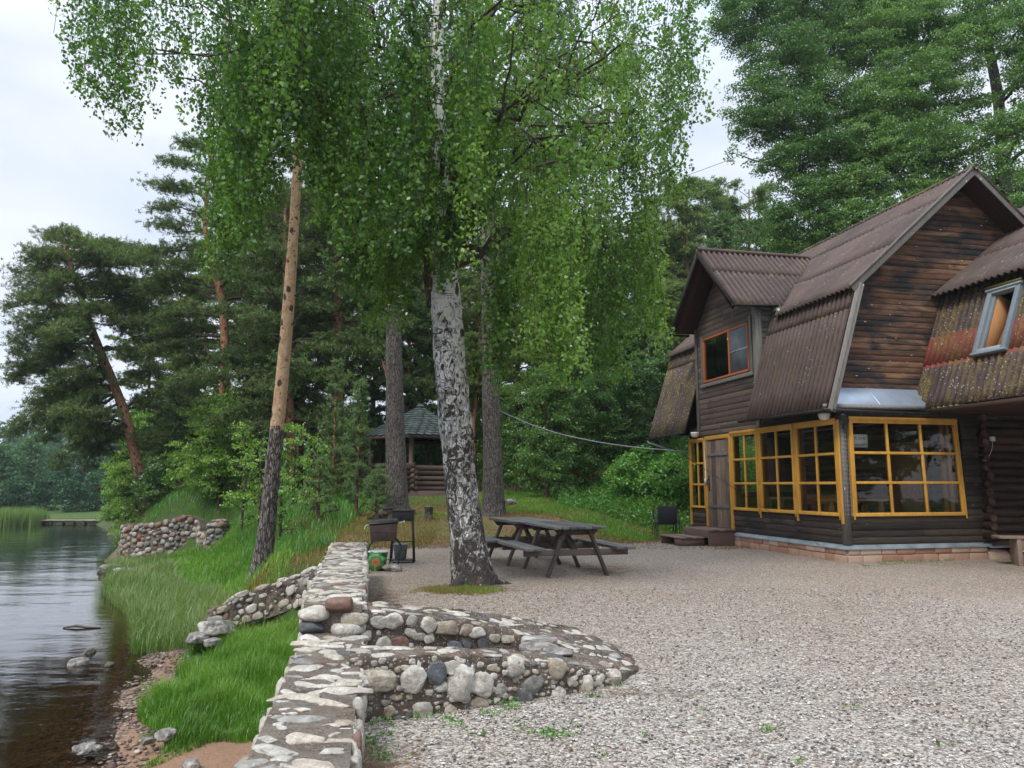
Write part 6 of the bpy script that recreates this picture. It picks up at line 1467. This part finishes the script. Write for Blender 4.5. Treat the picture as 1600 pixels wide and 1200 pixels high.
bush('young_aspen', 853, 560, 775, 26.5, 62, 'young broadleaved tree with a thin tan trunk in front of the dark thicket', 'tree', 'alder_leaf', .085, 120, (.3, .9), 'bark_far', .075)
bush('young_aspen', 925, 585, 770, 27.5, 60, 'dark green young tree right of the thin tan trunk', 'tree', 'alder_leaf', .085, 120, (.1, .8))
bush('young_aspen', 985, 560, 760, 28, 60, 'layered dark green young tree above the overgrown bank', 'tree', 'dark_leaf', .09, 120, (.2, 1.))
bush('young_aspen', 1040, 545, 760, 28.5, 55, 'dark leafy tree close to the left corner of the house', 'tree', 'dark_leaf', .09, 120, (.1, .9))
bush('young_aspen', 1085, 570, 760, 27, 45, 'dark foliage squeezed behind the far corner of the house', 'tree', 'dark_leaf', .085, 120, (.1, .7), name_z=1.5)
bush('young_aspen', 805, 590, 775, 29.5, 50, 'leafy young tree directly right of the grey straight trunk', 'tree', 'alder_leaf', .085, 120, (.2, .9))
bush('young_aspen', 880, 540, 775, 32, 70, 'taller mid-green tree at the back of the thicket', 'tree', 'alder_leaf', .09, 110, (.1, .6))
bush('young_aspen', 960, 520, 770, 34, 75, 'tall mid-green tree behind the layered dark one', 'tree', 'alder_leaf', .09, 110, (.1, .6))
bush('young_aspen', 735, 560, 775, 33, 60, 'bright green young tree glowing behind the birch trunk', 'tree', 'bright_leaf', .09, 110, (.2, .8))
bush('young_aspen', 690, 640, 775, 35, 50, 'yellow-green shrub above the gazebo roof on its right', 'shrub', 'bright_leaf', .09, 110, (.4, 1))
bush('young_aspen', 640, 618, 775, 35, 55, 'yellow-green leafy shrub above the gazebo roof on its left', 'shrub', 'bright_leaf', .09, 110, (.4, 1))
bush('young_aspen', 590, 650, 775, 35, 50, 'green shrub seen through the left side of the gazebo', 'shrub', 'bright_leaf', .09, 110, (.2, .8))
bush('young_aspen', 650, 690, 775, 33.5, 60, 'green shrub seen between the gazebo posts', 'shrub', 'bright_leaf', .09, 110, (.2, .8))

for px, pt_, D_, hf, lb in ((985, 705, 24.8, 46, 'willowy light green bush on the crest of the overgrown bank'), (1040, 712, 24.2, 44, 'rounded light green bush on the bank nearest the house'), (1075, 735, 23.4, 30, 'low green bush on the bank beside the garden chair')):
    bush('bank_shrub', px, pt_, 800, D_, hf, lb, 'shrub', 'weed_leaf', .10, 170, (.3, 1.), rt=.02, nl=9, squash=.6)
# left side: bright thicket along the bank
for px, pt_, pb2, D_, hf, mt, lb in (
    (330, 690, 830, 29.6, 44, 'bright_leaf', 'bright green leafy shrub right behind the stone pier'),
    (385, 650, 830, 24.5, 42, 'bright_leaf', 'bright green young tree left of the slender orange pine'),
    (410, 670, 820, 22.5, 30, 'bright_leaf', 'small leafy shrub touching the slender orange pine'),
    (285, 690, 830, 30.6, 44, 'bright_leaf', 'mid-green shrub above the cobble bastion'),
    (240, 710, 830, 31.6, 42, 'dark_leaf', 'dark green shrub at the left end of the cobble bastion'),
    (198, 765, 815, 32.2, 40, 'bright_leaf', 'low leafy branchy bush reaching out over the water above the bastion'),
    (350, 600, 800, 29.0, 60, 'bright_leaf', 'mid-green tree rising behind the bright thicket on the left'),
    (462, 650, 800, 23.5, 40, 'bright_leaf', 'green shrub right of the slender orange pine'),
    (492, 690, 800, 22.0, 36, 'bright_leaf', 'mid-green shrub in front of the dense pine'),
    (522, 680, 800, 26.0, 28, 'bright_leaf', 'green shrub just left of the gazebo'),
    (440, 740, 850, 19.5, 26, 'weed_leaf', 'small bright sapling growing beside the foot of the slender pine'),
    (300, 640, 800, 36.0, 60, 'dark_leaf', 'dark broadleaved tree behind the leaning pine'),
    (212, 680, 800, 47.0, 36, 'dark_leaf', 'dark rounded tree beyond the leaning pine foot'),
    (230, 640, 800, 42.0, 60, 'bright_leaf', 'mid-green tree beyond the leaning pine foot')):
    bush('leafy_shrub', px, pt_, pb2, D_, hf, lb, 'shrub', mt, .075 if D_ < 26 else .095, 150, (.25, 1.), rt=.035)
# small conifers
def sapling(px, pt_, D_, label, w_=.7):
    tp = at(px, pt_, D_); b_ = tp.copy(); b_[2] = gz(b_[0], b_[1]); H = tp[2] - b_[2]; n = int(H * 9); br = []
    for k in range(n):
        f = (k + .5) / n; a = k * 2.4; l_ = w_ * (1 - f) ** .8 + .12; br.append((2 + 33 * f, math.cos(a) * l_, math.sin(a) * l_, l_ * .35))
    pine('young_pine', b_, label, 'pine tree', [b_, b_ + [0, 0, H * .5], b_ + [0, 0, H]], [.045, .035, .01], br, 'bark_orange', 'needle_bright', .08, .012, None, 9, (.2, .9), .14, 1.2)
sapling(562, 600, 21.3, 'young feathery pine with a thin orange stem left of the grey broken trunk', .38)
sapling(526, 560, 25.5, 'taller young pine behind the feathery one', .6)
sapling(500, 720, 20.6, 'short bushy young pine near the dense pine shrubs', .45)
sapling(590, 735, 20.5, 'tiny pine seedling beside the foot of the broken trunk', .35)
sapling(283, 560, 36., 'dark narrow spruce behind the bastion thicket', 1.0)
sapling(250, 580, 37., 'narrow spruce next to the leaning pine trunk', 1.0)

# far shore: trees one by one, forest on the horizon as one mass
def far_tree(px, pt_, D_, half, mat, lb, tone):
    bush('far_tree', px, pt_, 0, D_, half, lb, 'tree', mat, .24, 26, tone, rt=.12, nl=16, subs=14, name_z=-1.4)
for px, pt_, D_, hf, mt, lb, tn in ((10, 690, 84, 42, 'far_leaf', 'pale green rounded tree at the left edge across the lake', (.5, 1.)), (52, 682, 88, 40, 'far_leaf', 'broad pale green willow across the lake', (.6, 1.)), (95, 700, 92, 34, 'far_leaf', 'lower green tree right of the broad pale willow', (.3, .8)),
                                    (30, 745, 76, 34, 'far_leaf', 'dark green tree standing above the far reeds', (.0, .35)), (75, 740, 78, 30, 'far_leaf', 'second dark tree above the far reeds', (.05, .45)), (115, 745, 76, 30, 'far_leaf', 'dark green tree behind the far dock', (.0, .4)), (155, 735, 78, 32, 'far_leaf', 'green tree behind the right half of the far dock', (.1, .6)),
                                    (140, 700, 95, 36, 'far_leaf', 'taller green tree far behind the dock', (.3, .8)), (-25, 700, 86, 42, 'far_leaf', 'green tree just beyond the left edge across the lake', (.3, .8)), (-20, 745, 76, 34, 'far_leaf', 'dark tree at the far reeds beyond the left edge', (0, .4)), (195, 740, 80, 34, 'far_leaf', 'dark green tree where the far shore meets the near bank', (0, .5))):
    far_tree(px, pt_, D_, hf, mt, lb, tn)
mb = MB()
for k in range(620):
    x = rng.uniform(-260, 40); y = rng.uniform(170, 260); H = rng.uniform(9, 15) + 4 * nz(x * 1., y * 0., .03) + (y - 170) * .05; z0 = gz(x, y) + 1
    n = 70; f = rng.random(n) ** .8; a = rng.random(n) * 6.28; r = (1 - f) * rng.uniform(1.6, 2.6) + .2
    leaf_quads(mb, np.stack([x + np.cos(a) * r, y + np.sin(a) * r, z0 + H * f], -1), 1.5, .7, .4, rnd=rng.uniform(.0, .6))
tag(mb.build('far_forest', M['far_leaf']), 'distant wooded ridge beyond the lake and the pines', 'forest', kind='stuff')
# undergrowth wall: the depth of the wood behind everything
mb = MB()
for k in range(900):
    x = rng.uniform(-42, 62); y = rng.uniform(38, 62) + max(0, x) * .1
    if x < shore_x(y) + 4: continue
    z0 = gz(x, y); H = rng.uniform(1.5, 5.5); n = 110
    o = rng.normal(size=(n, 3)) * [1.1, 1.0, H * .33]; leaf_quads(mb, np.array([x, y, z0 + H * .5]) + o, .24, .7, .2, rnd=rng.uniform(.0, .9))
tag(mb.build('wood_undergrowth', M['alder_leaf']), 'mass of dense green undergrowth closing the view between the trunks', 'undergrowth', kind='stuff')

# ---- grass, reeds, weeds -------------------------------------------------------------
def grass(name, label, mat, n, region, height, width, lean=.35, cat='grass', clump=0, seed=0):
    """region() -> (x,y) arrays; blades of two segments bending over"""
    x, y = region(n); n = len(x); z = ground_z(x, y); h = height(x, y) * rng.uniform(.35, 1.25, n)
    a = rng.random(n) * 6.28; wv_ = nz(x, y, 1.1, seed); lr = lean * rng.uniform(.3, 2.2, n); dx = np.cos(a) * lr + .25 * lean * wv_; dy = np.sin(a) * lr + .15 * lean * wv_; s = a + 1.57
    w_ = width * rng.uniform(.6, 1.2, n); sx, sy = np.cos(s) * w_ / 2, np.sin(s) * w_ / 2
    B_ = np.stack([x, y, z - .01], -1); S1_ = np.stack([sx, sy, 0 * sx], -1); m1 = B_ + np.stack([dx * h * .35, dy * h * .35, h * .6], -1); m2 = B_ + np.stack([dx * h * 1.1, dy * h * 1.1, h * (1 - .25 * lean)], -1)
    V = np.stack([B_ - S1_, B_ + S1_, m1 + S1_ * .8, m1 - S1_ * .8, m2], 1).reshape(-1, 3); i = np.arange(n)[:, None] * 5
    mb = MB(); r = np.clip(.5 + .28 * nz(x, y, .8, seed + 2) + .18 * nz(x, y, 2.9, seed) + rng.normal(size=n) * .15, 0, 1)
    mb.add(V, [i + np.array([[0, 1, 2, 3]]), i + np.array([[3, 2, 4]])], np.repeat(r, 5))
    return tag(mb.build(name, M[mat]), label, cat, kind='stuff')
def reg(x0, x1, y0, y1, cond):
    def f(n):
        out = [np.zeros(0), np.zeros(0)]
        for _ in range(40):
            x = rng.uniform(x0, x1, n); y = rng.uniform(y0, y1, n); k = cond(x, y); out[0] = np.append(out[0], x[k]); out[1] = np.append(out[1], y[k])
            if len(out[0]) >= n: break
        return out[0][:n], out[1][:n]
    return f
fr_e = lambda x: 9.15 + .35 * np.sin(x * 2.1) + .25 * np.sin(x * 5.3) - .28 * (x + 4.6)
grass('tall_grass', 'lush tall green grass on the bank below the long stone wall', 'grass_leaf', 42000, reg(-8.5, -1.3, 7.8, 14.6, lambda x, y: (x > shore_x(y) + .95 + .25 * np.sin(y * 2.3) + .5 * sstep(12.5, 14.5, y)) & (x < edge_x(y) - .14) & (y > fr_e(x)) & (y < np.interp(x, [-6, -5.5, -4.5, -3.9, -3.4, -2.7], [14.6, 13.95, 14.1, 14.0, 13.5, 12.7])) & (((x + 5.35) / .75) ** 2 + ((y - 12.9) / .55) ** 2 > 1)), lambda x, y: .30 + .08 * nz(x, y, 1.7) + .10 * nz(x, y, 6.) - .16 * sstep(1.4, .2, y - fr_e(x)) * 1, .010)
grass('bank_grass', 'paler grass with seed heads along the water toward the cobble bastion', 'grass_pale', 26000, reg(-15.5, -4.2, 14, 31, lambda x, y: (x > shore_x(y) + .15) & (x < edge_x(y) - .1) & (x < shore_x(y) + 2.2)), lambda x, y: .42 + .12 * nz(x, y, 1.3), .012)
grass('bank_grass', 'bright green meadow grass between the shore grass and the old wall', 'grass_leaf', 36000, reg(-13, -4.2, 13.6, 28, lambda x, y: (x > shore_x(y) + 1.6) & (x < edge_x(y) + .8)), lambda x, y: .24 + .08 * nz(x, y, 1.3), .012)
grass('slope_grass', 'rough green grass on the slope behind the slender pine', 'weed_leaf', 38000, reg(-16.5, -4.2, 15.6, 37, lambda x, y: (x > edge_x(y) - .3) & (x < edge_x(y) + 4.5) & (y > 15.6)), lambda x, y: .26 + .12 * nz(x, y, 1.9), .014, cat='grass')
grass('dry_grass', 'thin yellowish grass on the rise left of the grills', 'grass_dry', 16000, reg(-6.8, -1.9, 13.0, 21, lambda x, y: (x > edge_x(y) + .05) & ((y > 15.2) | (x < -2.9)) & (x > -6.5 + (y - 16) * .1) & ~((x > -3.1) & (y < 17.8))), lambda x, y: .13 + .05 * nz(x, y, 2.), .009)
fe = lambda x: 18.6 + .25 * nz(x, x * 0, 1.1) + np.clip(x - 1, 0, 3.2) * .75
grass('lawn', 'short sparse grass mixed with needles in front of the gazebo', 'grass_dry', 46000, reg(-7.5, 6.2, 18.2, 29, lambda x, y: (y > fe(x) - .15) & (rng.random(len(x)) < .5 + .5 * nz(x, y, 1.3))), lambda x, y: .055 + .04 * nz(x, y, 2.6), .011)
grass('lawn', 'green blades scattered through the dry needle-strewn rise', 'grass_leaf', 15000, reg(-7.5, 6.2, 18.2, 27, lambda x, y: (y > fe(x)) & (rng.random(len(x)) < -.1 + .9 * nz(x, y, .8, 2.))), lambda x, y: .07 + .04 * nz(x, y, 2.), .010)
grass('lawn', 'short fresh green grass before the thicket and the overgrown bank', 'grass_leaf', 60000, reg(-1.5, 7., 19.5, 30, lambda x, y: (y > fe(x) + .15) & (y > 22.9 - x * .8)), lambda x, y: .10 + .04 * nz(x, y, 2.), .014)
mb = MB(); x, y = reg(-7, 6.2, 17.6, 26, lambda x, y: (x > edge_x(y) + .6) & (rng.random(len(x)) < .5 + .5 * nz(x, y, 1.1, 4.)))(26000); leaf_quads(mb, np.stack([x, y, ground_z(x, y) + .015 + .02 * rng.random(len(x))], -1), .05, .35, 0, .7); tag(mb.build('fallen_needles', M['litter_leaf']), 'orange-brown fallen needles over the rise in front of the gazebo', 'needle litter', kind='stuff')
# weeds on the bank: broad small leaves
x, y = reg(1.5, 8.5, 21.2, 29.5, lambda x, y: (y > 25.2 - .75 * x) & (y > fe(x) + .4) & ((y > 21.9) | (x < 4.2)))(26000)
mb = MB(); z = ground_z(x, y); hgt = .10 + .30 * rng.random(len(x)) * (1 + .6 * nz(x, y, 1.4)); leaf_quads(mb, np.stack([x, y, z + hgt * rng.random(len(x))], -1), .09, .6, -.2, rnd=np.clip(.5 + .3 * nz(x, y, 1.2), 0, 1))
tag(mb.build('bank_weeds', M['weed_leaf']), 'leafy green weeds covering the bank left of the house', 'weeds', kind='stuff')
# far reeds and shore plants
x, y = reg(-50, -35.2, 55, 61, lambda x, y: (y > 56 + .4 * np.abs(x + 40) * .5 + nz(x, y, .8)) & (x < -35.8 + .5 * nz(x, y, 1.3)))(9000)
z = x * 0 - 1.52; mb = MB(); V = np.stack([x, y, z], -1); blades(mb, V, 1.25, .07, rnd=.5, spread=.07, up=1.)
tag(mb.build('reeds', M['reed']), 'bed of green reeds with tan stems standing in the far water', 'reeds', kind='stuff')
# leafy small weeds: at the pit, along the wall, on the gravel, below the house
def weed_patch(pts, label, mat='weed_leaf', size=.028, name='weeds', n=60, rad=.14, h=.05):
    mb = MB()
    for px, py, s in pts:
        d = at(px, py, 1.) - [0, 0, CAM_H]; t_ = (0.02 - CAM_H) / d[2]; p = np.array([0, 0, CAM_H]) + d * t_; p[2] = max(.02, gz(p[0], p[1]) + .02)
        k = int(n * s * s); o = rng.normal(size=(k, 3)) * [rad * s, rad * s * .8, h * .5 * s]; o[:, 2] = np.abs(o[:, 2]); leaf_quads(mb, p + o, size, .45, -.6)
    return tag(mb.build(name, M[mat]), label, 'weeds', kind='stuff')
weed_patch([(770, 1095, 1.), (790, 1100, .8), (800, 1110, .7), (760, 1118, .7), (685, 1108, .7), (655, 1120, .6), (700, 1125, .6), (870, 1150, .9), (858, 1147, .7), (1203, 1143, .6), (965, 1070, .6), (720, 1135, .5), (590, 1130, .8), (575, 1165, .9), (600, 1150, .6), (590, 1185, .9), (640, 1100, .6), (830, 1090, .5), (930, 1088, .5),
            (815, 1140, .4), (745, 1150, .35), (905, 1135, .35), (1010, 1150, .3), (1100, 1110, .3), (1330, 1105, .4), (1470, 1165, .4), (940, 1180, .4), (1250, 1190, .4)], 'small green weeds growing through the gravel in front of the pit', n=75, rad=.07, h=.03)
weed_patch([(1385, 882, 1.), (1410, 880, .9), (1430, 880, .9), (1460, 878, .8), (1355, 885, .7), (1480, 876, .6)], 'green weeds at the foot of the pale stone plinth', n=90, rad=.12, h=.06)
weed_patch([(575, 880, 1.2), (578, 868, 1.), (590, 890, .8), (572, 895, .7)], 'dark weeds between the wall end and the painted bucket', 'dark_leaf', .05, n=160, rad=.10, h=.2)
def tuft(cx, cy, rx, ry, n, mat, h, label):
    x = cx + rng.normal(size=n) * rx * .5; y = cy + rng.normal(size=n) * ry * .5; k = ((x - cx) / rx) ** 2 + ((y - cy) / ry) ** 2 < .75 + .5 * nz(x, y, 9.) - .5 * rng.random(n); x, y = x[k], y[k]
    mb = MB(); V = np.stack([x, y, ground_z(x, y) + .015], -1); blades(mb, V, h, .007, spread=.5, up=.8); tag(mb.build('dry_tuft', M[mat]), label, 'grass', kind='stuff')
tuft(-.80, 10.8, .75, .55, 6500, 'grass_dry', .06, 'ring of yellow dry grass round the foot of the birch'); tuft(-.6, 10.8, .65, .4, 1800, 'grass_leaf', .07, 'a few green blades round the foot of the birch')
tuft(-5.0, 15.3, .55, .5, 1800, 'litter_leaf', .12, 'orange dry grass round the foot of the slender pine')
# loose pebbles and fallen leaves over the near gravel: real stones where they show singly
mb = MB(); V0, F0 = ICO[1]; n = 9000
x = rng.uniform(-.9, 5.5, n * 3); y = rng.uniform(2.6, 11, n * 3); k = (np.abs(x) < y * .72) & (rng.random(n * 3) < np.clip(4.2 / y, 0, 1)) & (x > edge_x(y) + .5) & ~((x < 1.05) & (y > 4.75) & (y < 7.9) & (y > 4.9 + .45 * (x + 1)) )
x, y = x[k][:n], y[k][:n]; n = len(x); r = rng.uniform(.005, .0095, n)
S = np.stack([r * rng.uniform(.8, 1.5, n), r * rng.uniform(.7, 1.2, n), r * .62], -1); a = rng.random(n) * 6.28
U = V0[None] * (1 + .18 * rng.normal(size=(n, len(V0), 1))) * S[:, None]; ca_, sa_ = np.cos(a)[:, None], np.sin(a)[:, None]
U = np.stack([U[..., 0] * ca_ - U[..., 1] * sa_, U[..., 0] * sa_ + U[..., 1] * ca_, U[..., 2]], -1) + np.stack([x, y, ground_z(x, y) + .022], -1)[:, None]
mb.add(U.reshape(-1, 3), [(F0[None] + np.arange(n)[:, None, None] * len(V0)).reshape(-1, 3)], np.repeat(rng.random(n), len(V0)))
m = Mat('pebble'); M['pebble'] = m.fin(m.ramp(m.attr('rnd'), st_g := [(0, (.09, .08, .072)), (.12, (.18, .16, .15)), (.28, (.28, .25, .23)), (.45, (.38, .35, .33)), (.62, (.44, .41, .385)), (.75, (.28, .21, .17)), (.83, (.50, .475, .45)), (.96, (.60, .58, .56))], 'CONSTANT'), .75)
tag(mb.build('loose_pebbles', M['pebble']), 'loose pebbles scattered over the near gravel', 'gravel', kind='stuff')
mb = MB(); x, y = reg(-1, 5, 3, 14, lambda x, y: x > edge_x(y) + .5)(900); leaf_quads(mb, np.stack([x, y, ground_z(x, y) + .03], -1), .022, .6, 0, .85); tag(mb.build('fallen_leaves', M['litter_leaf']), 'small brown fallen leaves on the gravel', 'fallen leaves', kind='stuff')
# beach pebbles
mb = MB(); n = 3000; x, y = reg(-7.5, -2.5, 6.2, 15, lambda x, y: (x > shore_x(y) - .5) & (x < shore_x(y) + .9 + .5 * rng.random(len(x))))(n); n = len(x); r = rng.uniform(.008, .024, n) * (1 + (rng.random(n) > .97) * 1.2)
U = V0[None] * (1 + .15 * rng.normal(size=(n, len(V0), 1))) * np.stack([r * 1.2, r, r * .6], -1)[:, None] + np.stack([x, y, ground_z(x, y) + .012], -1)[:, None]
mb.add(U.reshape(-1, 3), [(F0[None] + np.arange(n)[:, None, None] * len(V0)).reshape(-1, 3)], np.repeat(rng.random(n), len(V0)))
m = Mat('beach_pebble'); M['beach_pebble'] = m.fin(m.ramp(m.attr('rnd'), [(0, (.08, .055, .04)), (.3, (.15, .10, .075)), (.6, (.2, .15, .12)), (.85, (.27, .21, .17)), (.96, (.42, .38, .33))], 'CONSTANT'), .6)
tag(mb.build('beach_pebbles', M['beach_pebble']), 'brown pebbles along the water line of the small beach', 'pebbles', kind='stuff')

# trees added out of view on the right, to darken the veranda glass reflection
for x, y, H, lb in ((21, 2, 13, 'unseen tree added at right for the front window reflection'), (25, 7, 15, 'second unseen tree added at right for the front window reflection'), (20, -5, 13, 'third unseen tree added at right, nearer the viewer'), (28, -1, 15, 'tall unseen tree added farthest to the right')):
    c0 = np.array([x, y, 0.]); lob = [(c0 + np.array([rng.normal() * 2.2, rng.normal() * 2.2, H * (.12 + .8 * k / 16)]), (1.9, 1.9, 1.5)) for k in range(16)]
    broad_tree('reflection_tree', c0, lb, 'tree', lob, [c0, c0 + [0, 0, H * .5], c0 + [0, 0, H * .9]], [.3, .2, .06], .30, 14, 'dark_leaf', subs=8)

# ---- damp summer air
hz_ = MB(); hz_.bb(-460, 460, -80, 480, -8, 48); m = Mat('haze_air')
v_ = m.n('VolumePrincipled', {'Color': (.80, .87, .95, 1), 'Density': .00045, 'Anisotropy': .2}); m.t.links.new(v_.outputs[0], m.out.inputs['Volume'])
tag(hz_.build('haze', m.m), 'thin damp air that pales the far shore', 'haze', kind='stuff')
